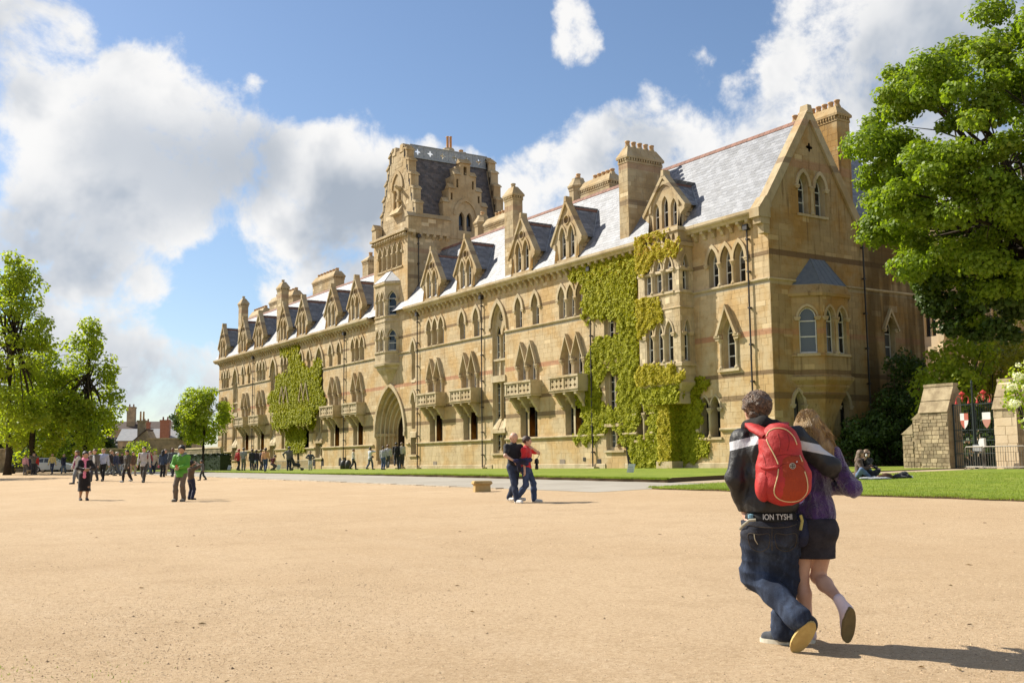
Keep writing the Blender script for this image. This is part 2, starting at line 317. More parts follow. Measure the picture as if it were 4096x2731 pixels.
# loose pebbles on the nearer gravel
def pebbles():
    n=220000; d=4.9+22*NR.rand(n)**1.4; a=NR.uniform(-.50,.50,n)+.5686; X=d*np.sin(a); Y=d*np.cos(a); k_=X<21.0; X,Y,d=X[k_],Y[k_],d[k_]; n=len(X)
    cl=np.sin(X*.9+2*np.sin(Y*.4))+np.sin(Y*.7+1.7*np.sin(X*.5)); keep=NR.rand(n)<np.clip(.5+.25*cl,.2,1); X,Y,d=X[keep],Y[keep],d[keep]; n=len(X)
    s=NR.uniform(.003,.0078,n)*(1+(NR.rand(n)<.015)*NR.uniform(.5,1.4,n)); base=np.array([[1,0,0],[0,1,0],[-1,0,0],[0,-1,0],[.2,.1,.65]]); 
    V=base[None]*s[:,None,None]*NR.uniform(.65,1.35,(n,5,3)); an=NR.uniform(0,6.3,n); c,s_=np.cos(an)[:,None],np.sin(an)[:,None]
    x=V[...,0]*c-V[...,1]*s_+X[:,None]; y=V[...,0]*s_+V[...,1]*c+Y[:,None]; z=V[...,2]+gz(X,Y)[:,None]-.0004
    f=np.array([[0,1,4],[1,2,4],[2,3,4],[3,0,4]]); F=(f[None]+5*np.arange(n)[:,None,None]).reshape(-1,3)
    tag(put('pebbles',npmesh('pebbles',np.stack([x,y,z],-1).reshape(-1,3),F,[mat('pebble',(.52,.385,.245),(.33,.225,.125),9,rough=.9,var=.55)],attr=np.repeat(NR.rand(n),5))),kind='stuff')
pebbles()
def blades(name,n,fx,h0,h1,w,material):
    X,Y,Z=fx(n); n=len(X); h=NR.uniform(h0,h1,n); a=NR.uniform(0,6.3,n); c,s=np.cos(a)*w,np.sin(a)*w; l=NR.normal(0,.35,(n,2))*h[:,None]
    V=np.stack([np.stack([X-c,Y-s,Z],-1),np.stack([X+c,Y+s,Z],-1),np.stack([X+l[:,0],Y+l[:,1],Z+h],-1)],1).reshape(-1,3)
    tag(put(name,npmesh(name,V,np.arange(3*n).reshape(-1,3),[material],attr=np.repeat(NR.rand(n),3))),kind='stuff')
BLADE=mat('grass_blade',(.21,.27,.03),(.15,.22,.022),3,rough=.6,var=.4,trans=.35)
def f1(n):
    Y=29+55*NR.rand(n)**1.6; X=25+wob(0,Y)+NR.normal(0.02,.05,n); return X,Y,gz(X,Y)+le(X+.3,Y)*.72-.01
blades('lawn_edge_grass',26000,f1,.03,.09,.008,BLADE)
def f2(n):
    X=21.75+13*NR.rand(n)**1.3; Y=NR.uniform(6,26.2,n); X=np.where(NR.rand(n)<.12,21.7+wob(0,Y)+NR.normal(0,.06,n),X); return X,Y,gz(X,Y)+.065*np.clip((X-21.5)/.3,.5,1)
blades('lawn_blades',60000,f2,.02,.055,.006,BLADE)
def f3(n):
    c=[(3.7,7.8),(4.1,7.2),(3.0,8.2),(2.6,8.6),(2.3,7.0),(3.3,9.8)]; q=NR.randint(0,len(c),n); X=np.array([c[i][0] for i in q])+NR.normal(0,.22,n); Y=np.array([c[i][1] for i in q])+NR.normal(0,.25,n); X=X-2.6; return X,Y,gz(X,Y)
blades('sparse_weeds',260,f3,.008,.022,.004,BLADE)
# ================================================================ the college building
FX=42.0; Y0=40.03; Y1=136.0; ZB=-.45; ZE=13.15
BLD=empty('college_building',(FX,86,ZB)); tag(BLD,'long honey-coloured Gothic stone college range with slate roof, dormers and central gate tower','building')
FR=-PI/2                                  # wall frames: x right along the wall, y into the wall, z up
def TF(y,x=FX): return Matrix.Translation((x,y,0))@Matrix.Rotation(FR,4,'Z')
def ring(mb,inn,out,d0,d1):
    mb.strip([(a,d0,z) for a,z in inn],[(a,d0,z) for a,z in out]); mb.strip([(a,d1,z) for a,z in inn],[(a,d0,z) for a,z in inn]); mb.strip([(a,d0,z) for a,z in out],[(a,d1,z) for a,z in out])
def outline_reveal(mb,o,d0,d1): mb.strip([(a,d0,z) for a,z in o],[(a,d1,z) for a,z in o],True)
def cap_block(mb,a,z,w=.2,h=.22,d=.14):
    mb.box(a-w,a+w,-d,.12,z-h*.45,z); mb.prism([(-w,0),(w,0),(w*.55,-h),(-w*.55,-h)],lambda x,y:(a+x,-d*.8,z-h*.45+y*.6),lambda x,y:(a+x,.12,z-h*.45+y*.6))
def column(mb,a,d,z0,z1,r=.075):
    mb.lathe([(r*1.7,0),(r*1.7,.08),(r*1.2,.14),(r,.2),(r,z1-z0-.22),(r*1.25,z1-z0-.16),(r*2,z1-z0)],(a,d,z0),8)
def sash(mb,c,hw,z0,z1,za,dep,rails=(.5,),w=.055):
    for s in(-1,1): mb.box(c+s*hw-(w if s>0 else 0),c+s*hw+(w if s<0 else 0),dep-.06,dep-.01,z0,z1)
    mb.box(c-hw,c+hw,dep-.055,dep-.012,z0,z0+.08)
    for r in rails: zz=z0+(za-z0)*r; mb.box(c-hw+w,c+hw-w,dep-.05,dep-.015,zz-.03,zz+.03)
    p=arch(hw,za-z1,5,z1,c); q=arch(hw-w,za-z1-w,5,z1,c); ring(mb,q,p,dep-.055,dep-.01)
def pane_of(o,dep,name='pane'):
    mb=MB(); mb.sheet(o,[],lambda a,z:(a,dep,z)); return mb
def win_obj(name,stone,frame,panes,T,mats=(None,None),parent=None):
    root=put(name,stone.mesh(name,mats[0] or STONE_T),parent or BLD,T[0],T[1]) if T[1] is not None else None
    for fq in ([] if frame is None else frame if isinstance(frame,list) else [frame]): put('frame',fq.mesh('frame',mats[1] or WHITE),root,fix=True)
    for p in panes: put('pane',p.mesh('pane',GLASS),root,fix=True)
    return root
def lights(cs,hw,z0,zs,za,dep=.38,hood=.2,proud=.1,sill=True,col=True,rails=(.36,.7),straight=0,gapcol=.13):
    st=MB(); fr=MB(); pn=[]; holes=[]
    for i,c in enumerate(cs):
        o=lancet(hw,z0,zs,za,c); holes.append(o); st.val=.3; outline_reveal(st,o,0,dep+.02)
        fr_z=za-.12; sash(fr,c,hw-.01,z0+.03,zs,za,dep,rails); pn.append(pane_of(o,dep))
        st.val=.6
        if hood: 
            inn=arch(hw+.02,za-zs+.03,7,zs,c); out=arch(hw+hood,za-zs+hood*1.25,7,zs,c); ring(st,inn,out,-proud,0)
            mid=arch(hw+hood*.55,za-zs+hood*.7,7,zs,c); ring(st,inn,mid,-proud*.45,0)
    if hood:
        ed=sorted(set([round(c-hw-hood*.55,3) for c in cs]+[round(c+hw+hood*.55,3) for c in cs])); m=[]
        for e in ed:
            if m and e-m[-1]<.5: m[-1]=(m[-1]+e)/2
            else: m.append(e)
        for e in m: cap_block(st,e,zs+.02,.17,.2,.13)
        if col:
            for e in m[1:-1]: column(st,e,-.02,z0,zs-.12,.085)
    if sill: st.box(cs[0]-hw-.15,cs[-1]+hw+.15,-.1,dep,z0-.14,z0)
    return st,fr,pn,holes
# -------- window kinds (shared meshes), local z = world z
PROTO={}
def use_window(kind,y,x=FX,rz=FR,label=None):
    if kind not in PROTO:
        st,fr,pn,h=KINDS[kind](); PROTO[kind]=[None,h]; o=win_obj('window',st,fr,pn,((x,y,0),rz)); PROTO[kind][0]=o
        if kind in FMAT:
            for c in o.children: c.data.materials[0]=FMAT[kind] if c.name.startswith('frame') else LEADED
    else: o=tree_copy(PROTO[kind][0],(x,y,0),rz,BLD)
    if label: o['label']=label
    return PROTO[kind][1]
FMAT={}
def k_balcony_win():
    st,fr,pn,h=lights([-.63,.63],.46,5.0,6.95,8.2,.36,0,sill=False,col=False,rails=(.3,.6))
    for c in(-.63,.63):
        st.val=.35
        for s in(-1,1):
            P=[(s*.63,6.95),(s*.01,8.46),(s*0.0,8.68),(s*.07,8.52),(s*.72,6.98)]
            st.prism([(c+a,z) for a,z in P],lambda a,z:(a,-.30,z),lambda a,z:(a,.0,z))
    for e in(-1.28,0,1.28): cap_block(st,e,6.95,.17,.24,.26)
    for e in(-.08,.08): column(st,e,-.06,5.0,6.74,.09)
    for e in(-1.2,1.2): column(st,e,-.06,5.0,6.74,.09)
    return st,fr,pn,h
def rect(a0,a1,z0,z1): return [(a0,z0),(a1,z0),(a1,z1),(a0,z1)]
def k_ground():
    st=MB(); fr=MB(); pn=[]; holes=[]
    for c in(-.6,.6):
        o=[(c-.5,1.82),(c+.5,1.82),(c+.5,3.95),(c+.38,4.2),(c-.38,4.2),(c-.5,3.95)]; holes.append(o); outline_reveal(st,o,0,.55); pn.append(pane_of(o,.53))
        for a in(-.46,-.15,.15,.46): fr.box(c+a-.025,c+a+.025,.47,.5,1.84,4.15)
        for z in(2.3,2.8,3.3,3.8): fr.box(c-.48,c+.48,.475,.495,z-.012,z+.012)
    st.box(-.1,.1,-.03,.5,1.82,4.2); st.box(-1.3,1.3,-.05,0,4.2,4.32)
    return st,fr,pn,holes
FMAT['ground']=mat('lead_came',(.16,.16,.15),rough=.5)
def k_stair():
    st=MB(); fr=MB(); pn=[]; H=lancet(.9,.72,10.15,11.95); 
    outline_reveal(st,H,0,.5)
    inn=arch(.93,1.85,9,10.15); out=arch(1.25,2.2,9,10.15); ring(st,inn,out,-.14,0); mid=arch(1.08,2.0,9,10.15); ring(st,inn,mid,-.06,0)
    for s in(-1,1): st.box(s*1.25-.12 if s>0 else -1.3,s*1.25+.05 if s>0 else -1.13,-.16,0,9.95,10.17); 
    holes=[lancet(.33,7.75,9.5,10.3,s*.42) for s in(-1,1)]+[[( .36*math.cos(t),11.0+.36*math.sin(t)) for t in np.linspace(0,2*PI,13)[:-1]]]+[rect(s*.42-.33,s*.42+.33,3.3,5.98) for s in(-1,1)]+[rect(s*.42-.33,s*.42+.33,.95,2.1) for s in(-1,1)]
    st.val=.55; st.sheet(H,holes,lambda a,z:(a,.28,z))
    for i,h in enumerate(holes):
        st.val=.3; outline_reveal(st,h,.28,.44); pn.append(pane_of(h,.42))
    st.val=.5
    for i in range(6):
        t=i*PI/3; st.box(.2*math.cos(t)-.05,.2*math.cos(t)+.05,.3,.38,11+.2*math.sin(t)-.05,11+.2*math.sin(t)+.05)
    FRS=[]
    for s in(-1,1):
        fr=MB(); FRS.append(fr)
        for z in(8.35,8.95): fr.box(s*.42-.33,s*.42+.33,.36,.40,z-.025,z+.025)
        for e in(-.3,.3): fr.box(s*.42+e-.03,s*.42+e+.03,.36,.40,7.78,9.55)
        fr=MB(); FRS.append(fr); fr.box(s*.42-.012,s*.42+.012,.372,.398,3.32,5.96)
        for z in(3.9,4.5,5.1,5.6): fr.box(s*.42-.33,s*.42+.33,.37,.40,z-.015,z+.015)
        fr=MB(); FRS.append(fr); fr.box(s*.42-.012,s*.42+.012,.372,.398,.97,2.08)
        for z in(1.3,1.7): fr.box(s*.42-.33,s*.42+.33,.37,.40,z-.015,z+.015)
    column(st,0,.2,7.75,9.6,.09); column(st,0,.2,3.3,6.0,.08); column(st,0,.2,.95,1.9,.08)
    for s in(-1,0,1): st.box(s*.8-.05,s*.8+.05,.12,.28,6.5,7.65)
    st.box(-.9,.9,.05,.28,7.62,7.78); st.box(-1,1,-.1,.28,6.02,6.5)
    st.val=.8
    for s in(-1,1): st.prism([(.28,3.3),(-.02,2.62),(-.08,2.55),(-.08,2.42),(.28,2.42)],lambda d,z:(s*.46-.4,d,z),lambda d,z:(s*.46+.4,d,z))
    st.box(-.98,.98,-.12,.28,2.22,2.42); st.box(-1.05,1.05,-.14,.4,.6,.74)
    return st,FRS,pn,[H]
def k_narrow():
    st=MB(); pn=[]
    holes=[lancet(.34,7.2,9.75,10.55),lancet(.34,3.0,5.4,6.1),rect(-.5,.5,.82,2.25)]
    for h in holes: outline_reveal(st,h,0,.55); pn.append(pane_of(h,.52))
    for zs,za in((9.75,10.55),(5.4,6.1)): ring(st,arch(.36,za-zs+.03,7,zs),arch(.6,za-zs+.28,7,zs),-.1,0)
    for a in(-.5,.5): st.box(a-.12,a+.12,-.12,.1,9.6,9.77); st.box(a-.1,a+.1,-.1,.1,5.25,5.42)
    st.val=.85; st.prism([(.4,7.6),(-.05,7.05),(-.05,6.95),(.4,6.95)],lambda d,z:(-.36,d,z),lambda d,z:(.36,d,z)); st.prism([(.4,3.2),(-.05,2.7),(-.08,2.25),(.4,2.25)],lambda d,z:(-.52,d,z),lambda d,z:(.52,d,z))
    st.box(-.75,.75,-.14,.3,.62,.8)
    return st,None,pn,holes
KINDS={'triple':lambda:lights([-1.05,0,1.05],.40,9.78,11.12,12.0,.42,.22,.11,rails=(.33,.66)),
 'single':lambda:lights([0],.42,9.78,11.1,12.0,.42,.26,.12,rails=(.33,.66)),
 'balcony':k_balcony_win,'ground':k_ground,'stair':k_stair,'narrow':k_narrow,
 'arcade':lambda:lights([-2,-1,0,1,2],.40,17.5,18.87,19.72,.5,.1,.06,rails=()),
 'pair':lambda:lights([-.44,.44],.36,1.32,2.95,3.6,.55,.12,.03,rails=(.45,)),
 'gabled':lambda:k_gabled()}
def k_gabled():
    st,fr,pn,h=lights([0],.47,5.08,7.0,7.9,.42,0,sill=False,rails=(.25,.5,.72))
    for s in(-1,1):
        st.prism([(s*.66,6.95),(s*.02,8.4),(0,8.68),(s*.1,8.5),(s*.86,6.95)],lambda a,z:(a,-.3,z),lambda a,z:(a,0,z))
    for e in(-.75,.75): cap_block(st,e,6.97,.22,.28,.26); column(st,e*.82,-.04,5.08,6.75,.09)
    st.box(-.85,.85,-.16,.4,4.92,5.08); return st,fr,pn,h
FMAT['pair']=IRON
HOLES=[]      # facade openings in (Y,z)
def add_holes(h,y): HOLES.extend([[(y-a,z) for a,z in o] for o in h])
for y in(133.4,120,112,93,77.5,58.2,43.25): add_holes(use_window('triple',y),y)
for y in(126.4,124.25,107.4,105.3,99.5,97.4,73,70.8,64.75,62.55): add_holes(use_window('single',y),y)
for y in(129.3,115.9,102.4,67.6,53.72): add_holes(use_window('stair',y),y)
BALY=(125.2,119.8,112.0,106.2,98.35,92.85,77.45,71.85,63.6,58.0)
for y in(133.4,)+BALY: add_holes(use_window('balcony',y),y); add_holes(use_window('ground',y),y)
add_holes(use_window('narrow',81.5),81.5); add_holes(use_window('arcade',86.1),86.1)
add_holes(use_window('pair',44.95),44.95); add_holes(use_window('pair',50.75),50.75); add_holes(use_window('gabled',43.25),43.25)
# -------- doorway
DOOR=86.0
def doorway():
    mb=MB(); hw,zs,za=2.85,2.75,6.85; prev=None; d=0
    full=lancet(hw,ZB,zs,za); HOLES.append([(DOOR-a,z) for a,z in full])
    ring(mb,arch(hw+.02,za-zs+.03,10,zs),arch(hw+.3,za-zs+.42,10,zs),-.16,0); mb.val=.6
    for i in range(5):
        h2=hw-.26*i; z2=za-.42*i; o=[(h2,.35)]+arch(h2,z2-zs,10,zs)[::-1]+[(-h2,.35)]
        o2=[(h2-.26,.35)]+arch(h2-.26,z2-.42-zs,10,zs)[::-1]+[(-h2+.26,.35)]
        mb.strip([(a,d,z) for a,z in o],[(a,d+.30,z) for a,z in o])
        mb.strip([(a,d+.30,z) for a,z in o],[(a,d+.30,z) for a,z in o2])
        # roll mouldings on the arris of each order
        mb.tube([(a*.985,d+.30,z) for a,z in o2],.075,6)
        for s in(-1,1): mb.box(s*(h2-.13)-.13,s*(h2-.13)+.13,d+.02,d+.34,zs-.22,zs+.03); mb.box(s*(h2-.13)-.14,s*(h2-.13)+.14,d,d+.34,-.2,.35)
        d+=.30
    h2=hw-1.3
    for s in(-1,1): mb.box(s*(hw+.02)-(0 if s<0 else .0),s*(hw+.25),-.18,.0,zs-.3,zs+.03)
    o=mb.build('doorway',STONE_T,BLD); o.location=(FX,DOOR,0); o.rotation_euler=(0,0,FR)
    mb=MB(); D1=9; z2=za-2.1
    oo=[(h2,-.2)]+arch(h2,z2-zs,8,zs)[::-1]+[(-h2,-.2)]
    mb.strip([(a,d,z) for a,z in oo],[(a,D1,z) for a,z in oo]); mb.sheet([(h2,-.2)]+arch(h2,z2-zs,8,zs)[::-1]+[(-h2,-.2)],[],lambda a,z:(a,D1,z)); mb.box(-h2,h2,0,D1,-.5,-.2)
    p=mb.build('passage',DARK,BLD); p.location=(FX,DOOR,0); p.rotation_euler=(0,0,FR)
    mb=MB(); mb.box(-h2,-h2+.12,d+.1,d+1.5,-.2,5.0); mb.box(h2-.12,h2,d+.1,d+1.5,-.2,5.0); p=mb.build('door',WOOD,BLD); p.location=(FX,DOOR,0); p.rotation_euler=(0,0,FR)
    for i,(w,dd,z0,z1) in enumerate(((3.3,-1.0,ZB-.05,-.3),(2.9,-.6,-.3,-.15),(2.4,-.2,-.15,0.0))):
        mb=MB(); mb.box(-w,w-.6,dd,2.0,z0,z1); q=mb.build('step',STONE_T,BLD); q.location=(FX,DOOR-.3,0); q.rotation_euler=(0,0,FR)
doorway()
def bbox(o): xs=[q[0] for q in o]; zs=[q[1] for q in o]; return min(xs),max(xs),min(zs),max(zs)
def inside(x,y,P):
    c=False; n=len(P); j=n-1
    for i in range(n):
        if (P[i][1]>y)!=(P[j][1]>y) and x<(P[j][0]-P[i][0])*(y-P[i][1])/(P[j][1]-P[i][1])+P[i][0]: c=not c
        j=i
    return c
def blocks(region,holes,course=.33,margin=.05,lmin=.45,lmax=1.0,keep=None,seed=1):
    rr=random.Random(seed); a0,a1,z0,z1=region; out=[]; hb=[(bbox(h),h) for h in holes]; z=z0
    while z<z1-.1:
        hgt=course*rr.choice((.85,1,1,1.15)); zt=min(z1,z+hgt); a=a0-rr.random()*.6
        while a<a1:
            b=min(a+rr.uniform(lmin,lmax),a1); aa=max(a,a0)
            if b-aa>.12:
                segs=[(aa,b)]; ok=True
                for (x0,x1,y0,y1),h in hb:
                    if b<x0-margin or aa>x1+margin or zt<y0-margin or z>y1+margin: continue
                    for i in range(5):
                        for j in range(3):
                            if inside(aa+(b-aa)*i/4,z+(zt-z)*j/2,h): ok=False; break
                        if not ok: break
                    if ok:
                        for q in h:
                            if aa-margin<q[0]<b+margin and z-margin<q[1]<zt+margin: ok=False; break
                    if not ok: break
                if not ok:      # retry with narrow pieces
                    n=3
                    for i in range(n):
                        s0=aa+(b-aa)*i/n; s1=aa+(b-aa)*(i+1)/n; good=True
                        for (x0,x1,y0,y1),h in hb:
                            if s1<x0-margin or s0>x1+margin or zt<y0-margin or z>y1+margin: continue
                            if any(inside(s0+(s1-s0)*u/2,z+(zt-z)*v/2,h) for u in range(3) for v in range(3)) or any(s0-margin<q[0]<s1+margin and z-margin<q[1]<zt+margin for q in h): good=False; break
                        if good and (keep is None or keep((s0+s1)/2,(z+zt)/2)): out.append((s0,s1,z,zt,rr.random()))
                elif keep is None or (keep(aa,zt) and keep(b,zt) and keep(aa,z) and keep(b,z)): out.append((aa,b,z,zt,rr.random()))
            a=b
        z=zt
    return out
def block_mb(mb,B,f,gap=.0055,seed=3):      # f(a,depth,z)
    rr=random.Random(seed)
    for a,b,z,t,v in B:
        mb.val=v; p=-.004-rr.random()*.006; g=gap
        i=[mb.pt(f(*q)) for q in((a+g,.004,z+g),(b-g,.004,z+g),(b-g,.004,t-g),(a+g,.004,t-g),(a+g+.006,p,z+g+.006),(b-g-.006,p,z+g+.006),(b-g-.006,p,t-g-.006),(a+g+.006,p,t-g-.006))]
        for q in((4,5,6,7),(0,1,5,4),(1,2,6,5),(2,3,7,6),(3,0,4,7)): mb.addf([i[j] for j in q])
# -------- front wall
OB0,OB1,OBP=46.03,49.74,1.08             # rectangular oriel
mb=MB(); mb.val=.42
TOWER=[(82.6,20.2),(89.5,20.2)]
outer=[(Y0,ZB-.3),(Y1,ZB-.3),(Y1,ZE),(89.5,ZE),(89.5,20.3),(82.6,20.3),(82.6,ZE),(Y0,ZE)]
mb.sheet(outer,HOLES,lambda y,z:(FX,y,z)); WALL=mb.build('front_wall',STONE,BLD)
mb=MB(); fB=lambda a,d,z:(FX+d,a,z)
B=blocks((Y0+.02,Y1,ZB,ZE-.5),HOLES,.34,seed=11)+blocks((82.62,89.48,ZE-.5,20.0),HOLES,.34,seed=12)
near=[q for q in B if q[0]<45.9]; farb=[q for q in B if q[0]>=45.9]
block_mb(mb,farb,fB); o=mb.build('wall_stones',STONE,WALL); tag(o,kind='stuff')
near.sort(key=lambda q:q[0]); n_st=0
def single_stones(L,f,material,parent):
    for q in L:
        m=MB(); block_mb(m,[q],f,seed=int(q[0]*997+q[2]*31)); m.build('stone',material,parent)
single_stones(near[:120],fB,STONE,WALL)
mb=MB(); block_mb(mb,near[120:],fB); o=mb.build('wall_stones',STONE,WALL); tag(o,kind='stuff')
# string courses, sill course, plinth
def course(name,z0,z1,p,segs,slope=0):
    for a,b in segs:
        mb=MB(); mb.val=.5; mb.prism([(0,z0),(-p*.55,z0),(-p,z0+(z1-z0)*.45),(-p,z1-.03),(-p*.4-slope,z1),(.0,z1+slope)],lambda d,z:(FX+d,a,z),lambda d,z:(FX+d,b,z)); mb.build(name,STONE_T,BLD)
def gaps(z,a,b,skip):
    s=[a]; 
    for x0,x1 in sorted(skip): s+= [x0,x1]
    s.append(b); return [(s[i],s[i+1]) for i in range(0,len(s),2) if s[i+1]-s[i]>.05]
stw=[(y-.95,y+.95) for y in(129.3,115.9,102.4,67.6,53.72)]
course('string_course',9.6,9.77,.13,gaps(0,Y0,Y1,stw+[(81,82),(46.03,49.74),(84.3,87.7)]))
course('sill_course',1.62,1.82,.16,gaps(0,Y0,Y1,stw+[(80.8,82.2),(82.7,89.3),(46.03,49.74),(44.1,45.8),(50.1,51.4)]))
course('plinth',ZB-.2,-.1,.07,gaps(0,Y0,Y1,[(82.7,89.3)]+[(y-1,y+1) for y in(129.3,115.9,102.4,67.6,53.72)]))
# eaves: gutter slab and corbels
mb=MB()
for a,b in((Y0-.05,82.3),(89.6,Y1+.6)):
    mb.prism([(0,13.08),(-.42,13.08),(-.5,13.2),(-.62,13.28),(-.66,13.36),(-.66,13.52),(-.55,13.52),(-.5,13.42),(0,13.42)],lambda d,z:(FX+d,a,z),lambda d,z:(FX+d,b,z))
mb.build('cornice',STONE_T,BLD)
mb=MB(); mb.prism([(0,13.1),(-.40,13.1),(-.38,12.95),(-.2,12.86),(-.12,12.66),(0,12.6)],lambda d,z:(-.11,d,z),lambda d,z:(.11,d,z)); corb=mb.mesh('corbel',STONE_T)
y=Y0+.5
while y<Y1:
    if not(82.2<y<89.8) and not(OB0-.2<y<OB1+.2): put('corbel',corb,BLD,(FX,y,0),FR)
    y+=.72
# downpipes
mb=MB()
mb.tube([(0,-.15,ZB),(0,-.15,12.7)],.048,8)
for z in(.6,2.3,4.2,6.2,8.2,10.2,12.0): mb.box(-.075,.075,-.22,-.02,z,z+.09)
mb.box(-.16,.16,-.32,-.02,12.55,12.85,); mb.tube([(0,-.16,ZB+.12),(0,-.3,ZB+.02)],.065,8); mb.val=.5
pipe=mb.mesh('downpipe',IRON)
mb=MB(); mb.box(-.55,.55,-.5,.0,ZB-.1,ZB+.16,.03); pb=mb.mesh('pipe_block',STONE_T)
for y in(122.5,95.9,80.5,69.85,55.9,41.45): put('downpipe',pipe,BLD,(FX,y,0),FR); put('pipe_block',pb,BLD,(FX,y,0),FR)
# -------- balconies
def balcony():
    mb=MB(); mb.box(-1.66,1.66,-.92,0,4.66,4.8); mb.box(-1.7,1.7,-.98,0,4.8,4.88); mb.box(-1.72,1.72,-.99,-.02,5.64,5.78)
    for s in(-1,1): mb.box(s*1.64-.06,s*1.64+.06,-.88,0,4.88,5.64)
    for a in(-1.6,0,1.6): mb.box(a-.09,a+.09,-.95,-.78,4.88,5.64)
    o=put('balcony',mb.mesh('balcony',STONE_T),BLD,(FX,BALY[-1],0),FR)
    mb=MB(); holes=[]
    for i in range(3):
        for j in range(2):
            cx=-.48+.48*i; cz=5.07+.36*j
            holes.append([(cx+(.12+.05*math.cos(4*t))*math.cos(t),cz+(.11+.045*math.cos(4*t))*math.sin(t)) for t in np.linspace(0,2*PI,17)[:-1]])
    for d in(-.90,-.82): mb.sheet(rect(-.72,.72,4.88,5.64),holes,lambda a,z:(a,d,z))
    for h in holes: outline_reveal(mb,h,-.9,-.82)
    me=mb.mesh('panel',STONE_T)
    for a in(-.8,.8): put('panel',me,o,(a,0,0),fix=True)
    mb=MB(); mb.prism([(0,4.66),(-.88,4.66),(-.86,4.5),(-.6,4.36),(-.35,3.98),(-.22,3.85),(-.2,3.7),(0,3.55)],lambda d,z:(-.13,d,z),lambda d,z:(.13,d,z)); me=mb.mesh('bracket',STONE_T)
    for a in(-1.25,0,1.25): put('bracket',me,o,(a,0,0),fix=True)
    for y in BALY[:-1]: tree_copy(o,(FX,y,0),FR,BLD)
balcony()
# -------- main roof
RX,RZ=45.5,19.1; EX,EZ=41.45,13.45; BX=49.55
mb=MB(); mb.val=.45
mb.face([(EX,Y0+.1,EZ),(EX,Y1+.5,EZ),(RX,Y1+.5,RZ),(RX,Y0+.1,RZ)]); mb.face([(BX,Y0+.1,EZ),(BX,Y1+.5,EZ),(RX,Y1+.5,RZ),(RX,Y0+.1,RZ)])
mb.box(42.6,48.8,Y0+.3,Y1-.1,12.5,13.3)
ROOF=mb.build('roof',SLATE,BLD)
def slate_mesh(w,l,v,t=.012):
    m=MB(); m.val=v; m.box(-w/2+.004,w/2-.004,0,l,0,t); return m
def slates(o,u,vd,W_,L,cw,ch,material,parent,single=0,skip=None,rag=0):
    # o origin at eave, u along, vd up the slope
    n=u.cross(vd).normalized(); 
    if n.z<0: n=-n
    rr=random.Random(int(W_*100)); big=MB(); items=[]; rows=int(L/ch)
    for r in range(rows+1):
        off=(r%2)*cw/2; k=0; a=-off
        while a<W_:
            a0=max(a,0); a1=min(a+cw,W_); 
            if a1-a0>.06 and not(skip and skip((a0+a1)/2,r*ch)): items.append((a0,a1,r*ch,rr.random(),rr.uniform(.004,.016)))
            a+=cw
    def one(m,it):
        a0,a1,s,v,lift=it; m.val=v; b=o+vd*s+u*a0; e=min(ch*1.25,L-s)
        if e<.05: return
        w=a1-a0-.006
        p=[b+n*(.009+lift*.6),b+u*w+n*(.009+lift*.6),b+u*w+vd*e+n*.006,b+vd*e+n*.006]; q=[b+n*.002,b+u*w+n*.002]
        i=[m.pt(x) for x in p+q]; m.addf([i[0],i[1],i[2],i[3]]); m.addf([i[4],i[5],i[1],i[0]]); m.addf([i[4],i[0],i[3]]); m.addf([i[5],i[2],i[1]])
    for it in items[:0]: pass
    if single:
        items.sort(key=lambda t:t[0])
        for it in items[:single]:
            m=MB(); one(m,it)
            if m.f: m.build('slate',material,parent)
        items=items[single:]
    for it in items: one(big,it)
    x=big.build('slates',material,parent); tag(x,kind='stuff'); return x
SV=Vector((RX-EX,0,RZ-EZ)); SL=SV.length; SV.normalize()
slates(Vector((EX,Y0+.4,EZ)),Vector((0,1,0)),SV,82.4-Y0,SL,.42,.27,SLATE,ROOF,single=280)
slates(Vector((EX,89.6,EZ)),Vector((0,1,0)),SV,Y1-89.2,SL,.42,.27,SLATE,ROOF)
# terracotta ridge
rm=MB(); rm.val=.5; rm.prism([(-.17,-.17),(0,.09),(.17,-.17),(.1,-.17),(0,-.02),(-.1,-.17)],lambda x,z:(x,0,z),lambda x,z:(x,.44,z)); rms=[]
for v in(.2,.5,.8):
    rm.a=[v]*len(rm.a); rms.append(rm.mesh('ridge_tile',TERRA))
y=Y0+.5; k=0
while y<Y1:
    if not 82.6<y<89.3: put('ridge_tile',rms[(k*7)%3],ROOF,(RX,y,RZ)); 
    k+=1; y+=.46
